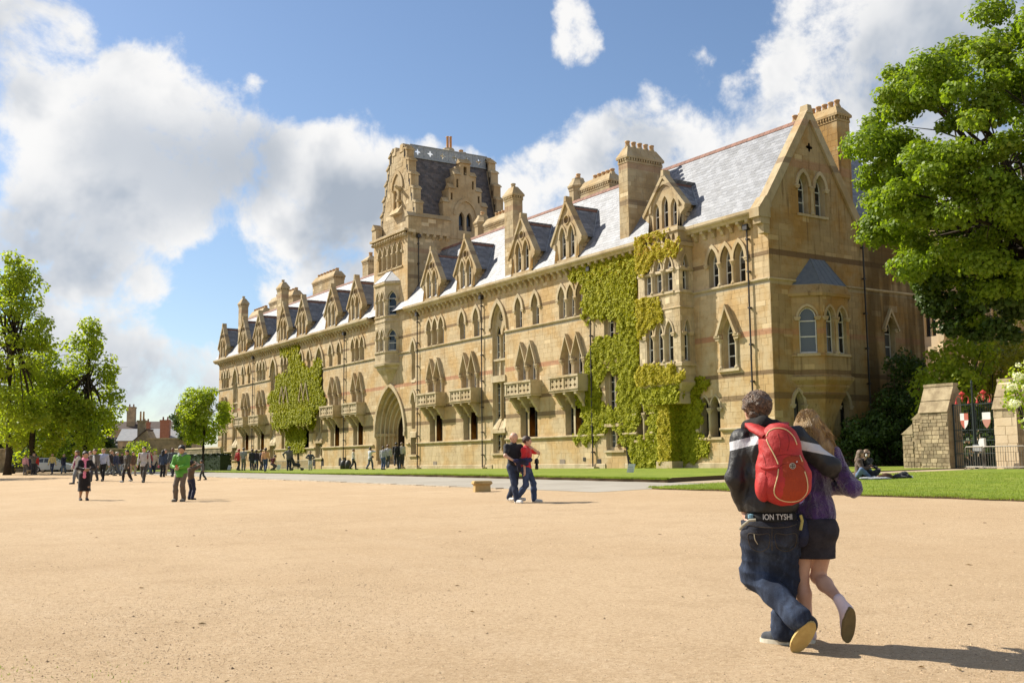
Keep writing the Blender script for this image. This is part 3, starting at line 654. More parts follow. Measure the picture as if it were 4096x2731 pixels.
# -------- dormers
def mainroof_d(z): return (z-EZ)/((RZ-EZ)/(RX-EX))+EX-FX+.42      # depth (from facade plane) of the main roof at height z
def dormer(y,za=17.55,kind=2,hw=1.34):
    mb=MB(); mb.val=.5; zf=14.9; fw=hw+.42
    if kind==2: holes=[lancet(.33,13.75,15.2,15.95,s*.5) for s in(-1,1)]
    else: holes=[lancet(.27,13.9,15.0,15.55,-.8),lancet(.29,13.9,15.25,15.85,0),lancet(.27,13.9,15.0,15.55,.8)]
    rc=[(.27*math.cos(t),16.42+.27*math.sin(t)) for t in np.linspace(0,2*PI,15)[:-1]] if kind==2 else None
    out=[(-hw,13.3),(hw,13.3),(hw,14.45),(fw,zf-.1),(0,za-.05),(-fw,zf-.1),(-hw,14.45)]
    mb.sheet(out,holes+([rc] if rc else []),lambda a,z:(a,.02,z))
    if rc: outline_reveal(mb,rc,.02,.16); mb.sheet(rc,[],lambda a,z:(a,.15,z)); ring(mb,rc+rc[:1],[(x*1.25,16.42+(z-16.42)*1.25) for x,z in rc+rc[:1]],-.05,.02)
    if kind==3: ring(mb,arch(1.2,1.55,9,15.0),arch(1.36,1.75,9,15.0),-.08,.02)
    for h in holes: mb.val=.35; outline_reveal(mb,h,.02,.32)
    mb.val=.6
    if kind==2:
        for s in(-1,1): ring(mb,arch(.35,.78,6,15.2,s*.5),arch(.48,.98,6,15.2,s*.5),-.05,.02)
        column(mb,0,.08,13.75,15.1,.07); cap_block(mb,0,15.25,.14,.2,.08)
    for s in(-1,1):   # raked coping
        P=[(s*fw,zf-.12),(s*(fw+.1),zf+.08),(s*0.0,za+.12),(0,za-.2)]
        mb.prism(P,lambda a,z:(a,-.12,z),lambda a,z:(a,.40,z))
        mb.prism([(s*hw,14.45),(s*fw,zf-.12),(s*fw,zf),(s*(hw-.05),zf)],lambda a,z:(a,-.05,z),lambda a,z:(a,.38,z))   # kneeler
        # cheek wall
        P=[(.05,13.3),(mainroof_d(13.4),13.3),(mainroof_d(15.1),15.1),(.05,15.1)]; mb.prism(P,lambda d,z:(s*(hw-.18),d,z),lambda d,z:(s*hw,d,z))
        for i in range(4): mb.box(s*(hw-.02) if s>0 else -(hw+.1),(hw+.1) if s>0 else -(hw-.02),.3,.42+.18*i,13.75+.3*i,13.98+.3*i)
    mb.box(-.13,.13,-.14,.42,za-.1,za+.28,.02); mb.box(-hw,hw,-.08,.3,13.42,13.72)
    o=put('dormer',mb.mesh('dormer',STONE_G if kind==2 else STONE_G),BLD,(FX-.42,y,0),FR)
    zr=za-.45; ze=15.0; we=hw+.32
    mb=MB(); mb.val=.4; dr=mainroof_d(zr)+.15; de=mainroof_d(ze)+.15
    for s in(-1,1): mb.face([(s*we,.25,ze),(0,.25,zr),(0,dr,zr),(s*we,de,ze)])
    rf=put('roof',mb.mesh('roof',SLATE),o,fix=True)
    mb=MB()
    for s in(-1,1):
        up=Vector((-s*we,0,zr-ze)); L=up.length; up.normalize(); nn=int(L/.27)
        nrm=Vector((s*(zr-ze),0,we)).normalized()
        for r in range(nn+1):
            t=r*.27/L; d1=de+(dr-de)*t; a=.38-(r%2)*.19
            while a<d1:
                a0=max(a,.38); a1=min(a+.38,d1); b=Vector((s*we,0,ze))+up*(r*.27); mb.val=R.random(); l=R.uniform(.004,.014)
                if a1-a0>.05:
                    p=[b+Vector((0,a0,0))+nrm*(.012+l*.6),b+Vector((0,a1-.006,0))+nrm*(.012+l*.6),b+Vector((0,a1-.006,0))+up*.33+nrm*.008,b+Vector((0,a0,0))+up*.33+nrm*.008,b+Vector((0,a0,0)),b+Vector((0,a1-.006,0))]
                    i=[mb.pt(q) for q in p]; mb.addf([i[0],i[1],i[2],i[3]]); mb.addf([i[4],i[5],i[1],i[0]])
                a+=.38
    tag(put('slates',mb.mesh('slates',SLATE),o,fix=True),kind='stuff')
    mb=MB(); d=.4
    while d<dr-.1: mb.val=R.random(); mb.prism([(-.14,zr-.1),(0,zr+.1),(.14,zr-.1)],lambda a,z:(a,d,z),lambda a,z:(a,min(d+.34,dr),z)); d+=.35
    put('ridge',mb.mesh('ridge',TERRA),o,fix=True)
    mb=MB()
    for s in(-1,1): mb.tube([(s*we,de-.1,ze+.04),(0,dr-.1,zr+.06)],.05,5)
    put('valley_flashing',mb.mesh('valley_flashing',LEAD),o,fix=True)
    fr=MB()
    for h in holes:
        x0,x1,z0,z1=bbox(h); sash(fr,(x0+x1)/2,(x1-x0)/2-.01,z0+.02,z1-.6,z1,.28,(.5,),.045)
        put('pane',pane_of(h,.27).mesh('pane',GLASS),o,fix=True)
    put('frame',fr.mesh('frame',WHITE),o,fix=True)
    return o
dm=dormer(58.0,17.75)
for y in(133.35,125.35,119.85,111.85,106.3,98.45,92.75,77.4,71.75,63.6): tree_copy(dm,(FX-.42,y,0),FR,BLD)
dormer(47.9,17.15,3,1.44)
# -------- chimneys
def stack(x0,x1,y0,y1,zb,zs,zt,pots,material=STONE_G,name='chimney',oct=False,seed=1):
    mb=MB(); mb.val=.45
    if oct: 
        cx,cy=(x0+x1)/2,(y0+y1)/2; r=(y1-y0)/2*1.06
        mb.lathe([(r,zb),(r,zs),(r*1.06,zs+.05),(r*1.1,zs+.2),(r*1.2,zs+.3),(r*1.22,zs+.42),(r*1.1,zs+.5),(r*.72,zt-.15),(r*.66,zt)],(cx,cy,0),8,rot=PI/8)
    else:
        mb.box(x0,x1,y0,y1,zb,zs); e=.10
        mb.box(x0-e*.4,x1+e*.4,y0-e*.4,y1+e*.4,zs,zs+.14); mb.box(x0-e*1.2,x1+e*1.2,y0-e*1.2,y1+e*1.2,zs+.3,zs+.44)
        n=max(2,int((y1-y0)/.2)); 
        for i in range(n):
            yy=y0+(i+.5)*(y1-y0)/n; mb.box(x0-e,x1+e,yy-.05,yy+.05,zs+.14,zs+.3)
        n=max(2,int((x1-x0)/.2))
        for i in range(n):
            xx=x0+(i+.5)*(x1-x0)/n; mb.box(xx-.05,xx+.05,y0-e,y1+e,zs+.14,zs+.3)
        mb.box(x0+.02,x1-.02,y0+.02,y1-.02,zs+.14,zs+.3)
        t=min(x1-x0,y1-y0)*.5+e*1.2-.18
        mb.box(x0-e*1.2,x1+e*1.2,y0-e*1.2,y1+e*1.2,zs+.44,zt,t) if len(pots)==1 else mb.box(x0-e*1.2,x1+e*1.2,y0-e*1.2,y1+e*1.2,zs+.44,zt,min(t,.36))
        if len(pots)>1:
            for px,py,pr,ph,pm in pots: mb.lathe([(pr*1.9,zs+.44),(pr*1.5,zt-.05),(pr*1.12,zt+.12)],(px,py,0),8)
    o=mb.build(name,material,BLD)
    if not oct:
        B=blocks((y0+.01,y1-.01,zb,zs),[],.33,seed=seed); m=MB(); block_mb(m,B,lambda a,d,z:(x0+d,a,z)); B=blocks((x0+.01,x1-.01,zb,zs),[],.33,seed=seed+1); block_mb(m,B,lambda a,d,z:(a,y0+d,z)); tag(m.build('stones',material,o),kind='stuff')
    for px,py,pr,ph,pm in pots:
        m=MB(); m.lathe([(pr*1.1,0),(pr,.05),(pr*.92,ph-.1),(pr*1.12,ph-.08),(pr*1.12,ph),(pr*.8,ph),(pr*.8,ph-.05)],(px,py,zt),10); m.build('pot',pm,o,True)
    return o
for ya,yb in((64.85,66.05),(126.5,127.65),(112.8,114.2)):
    stack(41.66,42.5,ya,yb,13.2,19.35,20.4,[(42.08,(ya+yb)/2,.17,.3,STONE_T)],seed=int(ya))
stack(41.9,44.75,51.7,52.62,13.4,18.95,20.05,[(42.3+.5*i,52.15,.15,.42,POT) for i in range(5)],seed=5)
mb=MB()
for i in range(14): mb.box(42.3+.2*i,42.62+.2*i,51.58,51.72,13.9+.29*i,14.19+.29*i)
mb.build('stepped_flashing',STONE_G,BLD)
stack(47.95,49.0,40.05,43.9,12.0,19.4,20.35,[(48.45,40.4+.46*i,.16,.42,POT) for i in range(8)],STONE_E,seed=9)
def ridge_group(y,w,npots):
    stack(45.6,46.9,y,y+1.3,17.5,20.0,21.05,[(46.1,y+.4,.16,.3,POT),(46.4,y+.9,.16,.3,POT)],oct=True)
    stack(45.9,47.0,y-w,y-.05,17.5,19.6,20.55,[(46.4,y-w+.3+.5*i,.17,.34,POT) for i in range(npots)],seed=int(y))
ridge_group(62.3,3.6,5); ridge_group(76.2,3.8,5)
stack(45.9,47.1,108,114.2,17.5,20.3,21.3,[(46.5,108.6+.85*i,.2,.36,POT) for i in range(7)],seed=22)
stack(45.9,47.1,120.4,128.5,17.5,19.9,20.9,[(46.5,120.9+.9*i,.2,.36,POT) for i in range(8)],seed=23)
stack(45.9,47.1,131,136,17.0,19.0,20.1,[(46.5,131.5+.8*i,.2,.36,POT) for i in range(6)],seed=24)
stack(45.9,47.1,99.2,100.6,17.5,20.6,21.5,[(46.5,99.9,.2,.4,POT)],seed=25)
# ================================================================ gable end, oriels, tower
TE=Matrix.Translation((0,Y0,0))
GW_L=[lancet(.40,13.52,15.1,15.85,c) for c in(44.85,46.2)]
quat=[(45.5+(.2+.07*math.cos(4*t))*math.cos(t),17.4+(.2+.07*math.cos(4*t))*math.sin(t)) for t in np.linspace(0,2*PI,25)[:-1]]
EH=GW_L+[quat]+[lancet(.36,1.3,2.95,3.65,c) for c in(43.8,47.45)]+[lancet(.46,5.75,7.5,8.15,51.65)]
oe=[(FX,ZB-.3),(54.8,ZB-.3),(54.8,13.2),(49.2,13.35),(45.5,19.2),(41.75,13.35),(FX,13.0)]
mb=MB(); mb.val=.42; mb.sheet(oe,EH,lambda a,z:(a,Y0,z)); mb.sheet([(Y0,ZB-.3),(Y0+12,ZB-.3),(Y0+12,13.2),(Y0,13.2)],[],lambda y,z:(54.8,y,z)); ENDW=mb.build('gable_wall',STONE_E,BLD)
mb=MB(); mb.sheet([(FX,ZB-.3),(49.4,ZB-.3),(49.4,13.3),(45.5,19.2),(41.8,13.3),(FX,13)],[],lambda a,z:(a,Y1,z)); mb.build('far_gable_wall',STONE,BLD)
fE=lambda a,d,z:(a,Y0+d,z)
gk=lambda a,z: z<13.0 or (abs(a-45.5)<(19.0-z)*.64-.1)
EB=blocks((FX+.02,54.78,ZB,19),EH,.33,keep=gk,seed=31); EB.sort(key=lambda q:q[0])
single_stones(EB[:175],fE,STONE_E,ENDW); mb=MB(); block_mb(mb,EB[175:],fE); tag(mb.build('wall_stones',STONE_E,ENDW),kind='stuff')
def end_win(cs,hw,z0,zs,za,hood=.18,gable=0,fm=WHITE,rails=(.3,.62)):
    st,fr,pn,h=lights(cs,hw,z0,zs,za,.40,hood,.1,rails=rails)
    if gable:
        for s in(-1,1): st.prism([(s*.62,7.35),(s*.0,8.5),(0,8.72),(s*.72,7.45)],lambda a,z:(a,-.2,z),lambda a,z:(a,0,z))
    return st,fr,pn
for cs,hw,z0,zs,za,cx,hd,g,fm in(([-.675,.675],.40,13.52,15.1,15.85,45.525,.2,0,WHITE),([0],.36,1.3,2.95,3.65,43.8,.2,0,IRON),([0],.36,1.3,2.95,3.65,47.45,.2,0,IRON),([0],.46,5.75,7.5,8.15,51.65,.12,1,WHITE)):
    st,fr,pn=end_win(cs,hw,z0,zs,za,hd,g); win_obj('window',st,fr,pn,((cx,Y0,0),0),(STONE_T,fm))
mb=MB(); mb.T=TE; outline_reveal(mb,quat,0,.3); mb.sheet(quat,[],lambda a,z:(a,.3,z)); mb.build('quatrefoil',DARK,BLD)
# string courses round the corner, coping, kneeler
def ecourse(name,z0,z1,p,a,b,m=STONE_T):
    mb=MB(); mb.prism([(0,z0),(-p,z0+.05),(-p,z1-.03),(0,z1)],lambda d,z:(a,Y0+d,z),lambda d,z:(b,Y0+d,z)); mb.build(name,m,BLD)
ecourse('string_course',9.6,9.77,.12,FX-.13,43.9); ecourse('string_course',9.6,9.77,.12,47.7,54.9); ecourse('sill_course',1.62,1.82,.14,FX-.16,43.2); ecourse('plinth',ZB-.2,-.1,.07,FX-.07,54.9)
mb=MB()
for s,xb in((-1,41.35),(1,49.55)):
    mb.prism([(45.5+s*3.62,13.3),(45.5+s*4.2,13.3),(45.5,19.78),(45.5,19.0)],lambda a,z:(a,Y0-.14,z),lambda a,z:(a,Y0+.42,z))
mb.box(45.3,45.74,Y0-.18,Y0+.46,19.35,19.85,.06); 
mb.box(41.15,42.05,Y0-.2,Y0+.5,12.95,13.45); mb.box(41.3,42.0,Y0-.16,Y0+.4,12.6,12.95); mb.box(41.55,42.0,Y0-.12,Y0+.3,12.1,12.6)
mb.prism([(41.2,13.45),(41.75,14.15),(42.2,13.6),(42.0,13.45)],lambda a,z:(a,Y0-.2,z),lambda a,z:(a,Y0+.5,z))
mb.build('coping',STONE_G,BLD)
put('downpipe',pipe,BLD,(49.45,Y0,0),0)
# rear wing roof
mb=MB(); A=Vector((49.6,Y0-.2,13.4)); mb.face([A,(54.9,Y0-.2,13.4),(54.9,Y0+4.4,19.3),(49.6,Y0+4.4,19.3)]); mb.face([(49.6,Y0+9,13.4),(54.9,Y0+9,13.4),(54.9,Y0+4.4,19.3),(49.6,Y0+4.4,19.3)]); RW=mb.build('rear_roof',SLATE,BLD)
slates(Vector((49.6,Y0-.2,13.4)),Vector((1,0,0)),Vector((0,4.6,5.9)).normalized(),5.3,7.4,.4,.27,SLATE,RW)
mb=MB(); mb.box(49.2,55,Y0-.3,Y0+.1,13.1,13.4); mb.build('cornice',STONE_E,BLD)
# ---- oriel builder; plan in wall frame (a right, d inward), zones of wall with lights
def loft(mb,plan,secs,ca=0):
    P=[[((ca+(a-ca)*s,d*s,z)) for a,d in plan] for z,s in secs]
    for A,B in zip(P,P[1:]): mb.strip(A,B)
    mb.face(P[0][::-1]); mb.face(P[-1])
def oriel(name,loc,rz,plan,zones,base,cornice,roof,wallmat,trims,block=True):
    mb=MB(); subs=[]
    n=len(plan)
    bm=MB()
    for (z0,z1,wins) in zones:
        for i in range(n-1):
            A=Vector((*plan[i],0)); Bp=Vector((*plan[i+1],0)); L=(Bp-A).length; u=(Bp-A).normalized(); nin=Vector((-u.y,u.x,0))
            f=lambda a,d,z,A=A,u=u,nin=nin: A+u*a+nin*d+Vector((0,0,z))
            W_=wins.get(i); holes=[]
            if W_:
                cs,hw,s0,zs,za=W_; cs=[L/2+c for c in cs]
                holes=[lancet(hw,s0,zs,za,c) for c in cs]
                st,fr,pn,_=lights(cs,hw,s0,zs,za,.26,.13,.06,sill=True)
                subs.append((A,math.atan2(u.y,u.x),st,fr,pn))
            mb.val=.45; mb.sheet(rect(0,L,z0,z1),holes,lambda a,z:f(a,0,z))
            block_mb(bm,blocks((.01,L-.01,z0,z1),holes,.33,seed=int(z0*10)+i),f,seed=i)
    mb.val=.5
    for z0,z1,s in trims: 
        loft(mb,plan,[(z0,1.0),(z0+.02,s),(z1-.05,s),(z1,1.0)])
    loft(mb,plan,base)
    if cornice: loft(mb,plan,cornice)
    o=put(name,mb.mesh(name,wallmat),BLD,loc,rz)
    tag(put('stones',bm.mesh('stones',wallmat),o,fix=True),kind='stuff')
    for A,ang,st,fr,pn in subs:
        for nm,m,mm in [('surround',st,STONE_T),('frame',fr,WHITE)]+[('pane',q,GLASS) for q in pn]: put(nm,m.mesh(nm,mm),o,tuple(A),ang,fix=True)
    if roof:
        mb=MB(); ez,s,rz_,r0,r1,m,rd=roof; P=[(a*s,d*s,ez) for a,d in plan]; top=[(r0,rd,rz_),(r1,rd,rz_)]
        mb.face([P[0],P[1],top[0]]); mb.face([P[1],P[2],top[1],top[0]]); mb.face([P[2],P[3],top[1]])
        for a,b in((P[1],top[0]),(P[2],top[1])): mb.tube([a,b],.035,5)
        for k in range(1,4):
            t=k/4; q=Vector(P[1]).lerp(Vector(P[2]),t); w=Vector(top[0]).lerp(Vector(top[1]),t); mb.tube([q,w],.015,4)
        put('roof',mb.mesh('roof',m),o,fix=True)
    return o
cx=45.73
planE=[(-2.17,0),(-1.02,-1.15),(1.02,-1.15),(2.17,0)]
oriel('oriel',(cx,Y0,0),0,planE,[(4.5,8.8,{0:([0],.46,5.68,7.65,8.2),1:([-.47,.47],.33,5.68,7.65,8.2),2:([0],.46,5.68,7.65,8.2)})],
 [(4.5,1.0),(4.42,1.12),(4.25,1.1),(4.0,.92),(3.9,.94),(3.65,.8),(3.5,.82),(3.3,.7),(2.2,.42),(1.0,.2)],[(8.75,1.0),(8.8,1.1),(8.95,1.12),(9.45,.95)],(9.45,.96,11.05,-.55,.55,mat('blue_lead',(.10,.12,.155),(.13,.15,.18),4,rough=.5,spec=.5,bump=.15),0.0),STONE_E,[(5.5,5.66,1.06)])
planT=[(-1.95,0),(-1.0,-.93),(1.0,-.93),(1.95,0)]
oriel('oriel',(FX,86.2,0),FR,planT,[(8.95,12.6,{0:([0],.4,9.98,11.2,11.9),1:([-.45,.45],.3,9.98,11.2,11.9),2:([0],.4,9.98,11.2,11.9)}),(12.75,15.9,{0:([0],.4,13.15,14.6,15.3),1:([-.45,.45],.3,13.15,14.6,15.3),2:([0],.4,13.15,14.6,15.3)})],
 [(8.95,1.0),(8.9,1.12),(8.7,1.08),(8.55,.9),(8.35,.86),(8.0,.62),(7.5,.4),(7.1,.2)],[(15.85,1.0),(15.95,1.14),(16.15,1.14),(16.2,1.05)],(16.2,1.12,17.3,-.5,.5,mat('pale_lead',(.50,.50,.50),(.42,.43,.44),4,rough=.4,spec=.5),-.05),STONE_T,[(9.78,9.95,1.07),(12.55,12.78,1.06),(12.98,13.12,1.06)])
w2=(OB1-OB0)/2; planR=[(-w2,0),(-w2,-OBP),(w2,-OBP),(w2,0)]
ORI=oriel('oriel',(FX,(OB0+OB1)/2,0),FR,planR,[(4.6,8.85,{0:([0.05],.2,5.72,7.4,8.1),1:([-.89,0,.89],.3,5.72,7.4,8.1),2:([-.05],.2,5.72,7.4,8.1)}),(8.85,12.75,{0:([0.05],.2,9.85,11.2,11.95),1:([-.96,0,.96],.31,9.85,11.2,11.95),2:([-.05],.2,9.85,11.2,11.95)})],
 [(4.62,1.0),(4.5,1.05),(4.35,1.0),(4.0,.8),(3.7,.72),(3.4,.55)],None,None,STONE_T,[(5.42,5.66,1.06),(8.8,8.92,1.04),(9.66,9.8,1.05),(11.0,11.18,1.03),(12.42,12.72,1.07)])
mb=MB(); mb.T=TF((OB0+OB1)/2)     # pierced parapet
hs=[lancet(.13,12.82,13.02,13.24,-1.45+.414*i) for i in range(8)]
for d in(-OBP,-OBP+.2): mb.sheet(rect(-w2,w2,12.72,13.34),hs,lambda a,z:(a,d,z))
for h in hs: outline_reveal(mb,h,-OBP,-OBP+.2)
for s in(-1,1): mb.box(s*w2-(.2 if s>0 else 0),s*w2+(.2 if s<0 else 0),-OBP+.003,0,12.723,13.34)
mb.box(-w2-.09,w2+.09,-OBP-.09,.1,13.34,13.58,.03); mb.box(-w2+.2,w2-.2,-OBP+.2,.1,12.6,12.75)
mb.build('parapet',STONE_T,BLD)
mb=MB(); mb.T=TF((OB0+OB1)/2); mb.box(-.55,.45,-.8,0,ZB,3.3); mb.box(-.75,.65,-.95,0,ZB,.0); mb.prism([(0,3.3),(-.85,3.3),(-1.0,3.6),(-1.0,3.9),(0,3.9)],lambda d,z:(-1.5,d,z),lambda d,z:(1.5,d,z)); mb.build('buttress',STONE_T,BLD)
# ---- gate tower
TX0,TX1,TYa,TYb=FX,52.2,82.6,89.5
mb=MB(); mb.val=.4
TH=[lancet(.3,21.0,22.1,22.75,c) for c in(47.45,48.25)]
mb.sheet([(TX0,12.5),(TX1,12.5),(TX1,20.3),(TX0,20.3)],[],lambda a,z:(a,TYa,z)); mb.sheet([(TX0,12.5),(TX1,12.5),(TX1,22),(TX0,22)],[],lambda a,z:(a,TYb,z)); mb.sheet([(TYa,12.5),(TYb,12.5),(TYb,22),(TYa,22)],[],lambda y,z:(TX1,y,z))
mb.sheet([(TX0,20.2),(TX1,20.2),(TX1,20.25),(TX0,20.25)],[],lambda a,z:(a,TYa+.01,z))
TWR=mb.build('gate_tower',STONE_G,BLD)
tb=lambda B,f,nm: (lambda m:(block_mb(m,B,f),tag(m.build(nm,STONE_G,TWR),kind='stuff')))(MB())
tb(blocks((TX0+.02,TX1,13,20.05),[],.33,seed=41),lambda a,d,z:(a,TYa+d,z),'stones')
mb=MB(); mb.box(FX-.1,FX+.3,TYa-.1,TYb+.1,20.2,20.42); 
for i in range(13):
    y=TYa+.25+i*.53; mb.box(FX-.32,FX,y-.11,y+.11,20.0,20.28); mb.lathe([(.06,0),(.13,.1),(.06,.2)],(FX-.34,y,20.02),6)
mb.box(FX-.4,FX+.3,TYa-.15,TYb+.15,20.42,20.62); mb.build('cornice',STONE_T,TWR)
mb=MB(); mb.prism([(-.38,20.63),(.75,21.2),(.75,20.63)],lambda d,z:(FX+d,TYa+.5,z),lambda d,z:(FX+d,TYb-1.1,z)); mb.build('lead_apron',mat('pale_lead',(.5,.5,.5)),TWR)
# side parapet on corbels
mb=MB(); mb.box(FX-.1,46.1,TYa-.32,TYa+.2,20.25,21.7); mb.prism([(TYa-.42,21.7),(TYa+.3,21.7),(TYa+.3,22.15),(TYa-.05,22.15)],lambda y,z:(FX-.15,y,z),lambda y,z:(46.2,y,z))
for i in range(6):
    x=FX+.5+i*.68; mb.prism([(TYa,20.25),(TYa-.32,20.25),(TYa-.3,20.05),(TYa,19.8)],lambda y,z:(x-.13,y,z),lambda y,z:(x+.13,y,z))
mb.build('parapet',STONE_G,TWR); tb(blocks((FX-.08,46.08,20.27,21.65),[],.33,seed=43),lambda a,d,z:(a,TYa-.32+d,z),'stones')
mb=MB(); mb.box(FX-.1,FX+.55,TYb-.6,TYb+.25,20.3,21.7); mb.prism([(TYb-.65,21.7),(TYb+.32,21.7),(TYb-.1,22.25)],lambda y,z:(FX-.18,y,z),lambda y,z:(FX+.6,y,z)); mb.build('pinnacle',STONE_G,TWR)
put('downpipe',pipe,TWR,(43.0,TYa,7.3),0)
# crow-stepped gables
STEPS=[(21.6,3.55),(23.0,3.12),(24.4,2.68),(25.8,2.24),(27.2,1.8),(28.3,1.45)]
def stepped(mb,x0,x1,cy,steps,ztop,f,slit=True):
    for i,(z,h) in enumerate(steps):
        zt=steps[i+1][0] if i+1<len(steps) else ztop
        for s in(-1,1):
            h2=steps[i+1][1] if i+1<len(steps) else .0
            # pillar strip of the step rises above the next one, capped with a small gablet
            a,b=s*(h-.55 if i else h-.55),s*h
            q=[(min(a,b),z-.6),(max(a,b),z-.6),(max(a,b),zt+.25),(min(a,b),zt+.25)]
            mb.prism(q,lambda y,zz:f(x0,cy+y,zz),lambda y,zz:f(x1,cy+y,zz))
            g=[(s*(h-.55),zt+.5),(s*(h+.09),zt+.10),(s*(h+.09),zt-.02),(s*(h-.55),zt+.2)]
            mb.prism(g,lambda y,zz:f(x0-.08,cy+y,zz),lambda y,zz:f(x1+.08,cy+y,zz))
        mb.prism([(-h+.5,z-.6),(h-.5,z-.6),(h-.5,zt),(-h+.5,zt)],lambda y,zz:f(x0+.004*i+.003,cy+y,zz),lambda y,zz:f(x1-.004*i-.003,cy+y,zz))
fX=lambda x,y,z:(x,y,z)
for x0,nm in((42.7,'stepped_gable'),(51.4,'stepped_gable')):
    mb=MB(); mb.val=.5; stepped(mb,x0,x0+.75,86,STEPS,28.55,fX)
    for s in(-1,1): mb.box(x0-.05,x0+.8,86+s*.75-.35,86+s*.75+.35,28.3,29.05,.06)
    g=mb.build(nm,STONE_G,TWR)
    mb=MB()
    for i,(z,h) in enumerate(STEPS[:-1]):
        for s in(-1,1): mb.box(x0-.012,x0+.05,86+s*(h-.3)-.09,86+s*(h-.3)+.09,z+.35,z+1.05)
    mb.build('slit',DARK,TWR)
mb=MB(); mb.T=Matrix.Translation((42.7,86,0))@Matrix.Rotation(FR,4,'Z')
ni=lancet(.95,22.6,25.0,26.4); ring(mb,arch(.97,1.42,8,25.0),arch(1.2,1.8,8,25.0),-.12,0); mb.val=.2; mb.sheet(ni,[],lambda a,z:(a,-.02,z)); mb.val=.8; mb.prism([(-.02,23.3),(-.5,22.6),(-.02,22.6)],lambda d,z:(-.95,d,z),lambda d,z:(.95,d,z))
column(mb,.5,-.1,22.8,24.9,.1); column(mb,-.5,-.1,22.8,24.9,.1); mb.box(.6,.9,-.5,-.02,23.6,23.8); mb.tube([(.75,-.1,24.9),(.85,-.5,24.9),(.95,-.75,25.05)],[.2,.16,.1],6)
mb.build('niche',STONE_G,TWR)
B=blocks((-3.4,3.4,21.0,28),[lancet(1.25,22.5,25.0,26.8)],.36,keep=lambda a,z:abs(a)<4.05-(z-20.6)*.335-.55+.35*0,seed=44); tb(B,lambda a,d,z:(42.7+d,86-a,z),'stones')
mb=MB(); mb.box(42.72,51.5,TYa+.05,TYb-.05,19.5,21.0); mb.build('upper_wall',STONE_G,TWR)
# tower roof, lead crest
mb=MB(); mb.val=.4
for s in(-1,1): mb.face([(43.2,86+s*3.25,21.0),(51.6,86+s*3.25,21.0),(51.6,86+s*1.2,27.95),(43.2,86+s*1.2,27.95)])
TR=mb.build('tower_roof',SLATE_D,TWR)
up=Vector((0,2.05,6.95)); Lr=up.length
slates(Vector((43.25,86-3.25,21.0)),Vector((1,0,0)),up.normalized(),8.2,Lr,.34,.22,SLATE_D,TR)
cr=[]
for i in range(6): cr.append([(44.1+1.3*i+(.2+.09*math.cos(4*t))*math.cos(t),28.4+(.2+.09*math.cos(4*t))*math.sin(t)) for t in np.linspace(0,2*PI,25)[:-1]])
mb=MB()
for i,h in enumerate(cr):
    a0=43.3 if i==0 else 43.45+1.3*i; a1=43.45+1.3*(i+1) if i<5 else 51.5
    for y in(84.72,84.80): mb.sheet(rect(a0,a1,27.85,28.95),[h],lambda a,z:(a,y,z))
    mb.strip([(a,84.72,z) for a,z in h],[(a,84.8,z) for a,z in h],True)
mb.box(43.3,51.5,84.66,84.86,28.95,29.03); mb.box(43.3,51.5,84.62,84.84,27.78,27.9)
for x in(44.75,46.05,47.35,48.65,49.95,51.2): mb.box(x-.02,x+.02,84.69,84.73,27.85,28.95)
mb.face([(43.3,84.8,27.9),(51.5,84.8,27.9),(51.5,87.2,27.9),(43.3,87.2,27.9)])
mb.build('lead_crest',LEAD,TWR)
# stepped side dormer
DC=47.85; DS=[(21.3,2.25),(23.55,1.7),(24.9,1.12)]
fY=lambda y,x,z:(x,y,z)
mb=MB(); mb.val=.5
hd=lancet(.95,20.9,22.4,23.5,DC)
lo=[(DC-2.3,20.2),(DC+2.3,20.2),(DC+2.3,23.45),(DC+1.72,23.45),(DC+1.72,24.8),(DC+1.14,24.8),(DC+1.14,26.15),(DC+.52,26.15),(DC+.52,27.3),(DC-.52,27.3),(DC-.52,26.15),(DC-1.14,26.15),(DC-1.14,24.8),(DC-1.72,24.8),(DC-1.72,23.45),(DC-2.3,23.45)]
sl=[rect(DC+s*x-.1,DC+s*x+.1,z0,z1) for s in(-1,1) for x,z0,z1 in((.82,24.95,25.75),(1.42,23.75,24.4))]+[rect(DC-.17,DC+.17,26.2,27.0)]
for y in(TYa-.06,TYa+.5): mb.sheet(lo,TH+sl,lambda a,z:(a,y,z))
mb.strip([(a,TYa-.06,z) for a,z in lo],[(a,TYa+.5,z) for a,z in lo],True)
for h in TH+sl: mb.strip([(a,TYa-.06,z) for a,z in h],[(a,TYa+.5,z) for a,z in h],True)
mb.sheet(lo[:3]+lo[3:5]+lo[-2:],[],lambda a,z:(a,TYa+.9,z)) if False else None
ring(mb,[(a,z) for a,z in arch(1.05,1.4,8,22.4,DC)],[(a,z) for a,z in arch(1.28,1.75,8,22.4,DC)],0,0) if False else None
A_=arch(1.05,1.35,8,22.4,DC); B_=arch(1.28,1.7,8,22.4,DC)
mb.strip([(a,TYa-.2,z) for a,z in A_],[(a,TYa-.2,z) for a,z in B_]); mb.strip([(a,TYa-.2,z) for a,z in B_],[(a,TYa-.05,z) for a,z in B_]); mb.strip([(a,TYa-.2,z) for a,z in A_],[(a,TYa-.05,z) for a,z in A_])
for x,z,w in((2.02,23.45,.34),(1.43,24.8,.34),(.83,26.15,.34)):
    for s in(-1,1): c=DC+s*x; mb.prism([(TYa-.2,z),(TYa+.65,z),(TYa+.22,z+.5)],lambda y,zz:(c-w,y,zz),lambda y,zz:(c+w,y,zz))
mb.prism([(TYa-.2,27.3),(TYa+.65,27.3),(TYa+.22,27.75)],lambda y,zz:(DC-.62,y,zz),lambda y,zz:(DC+.62,y,zz))
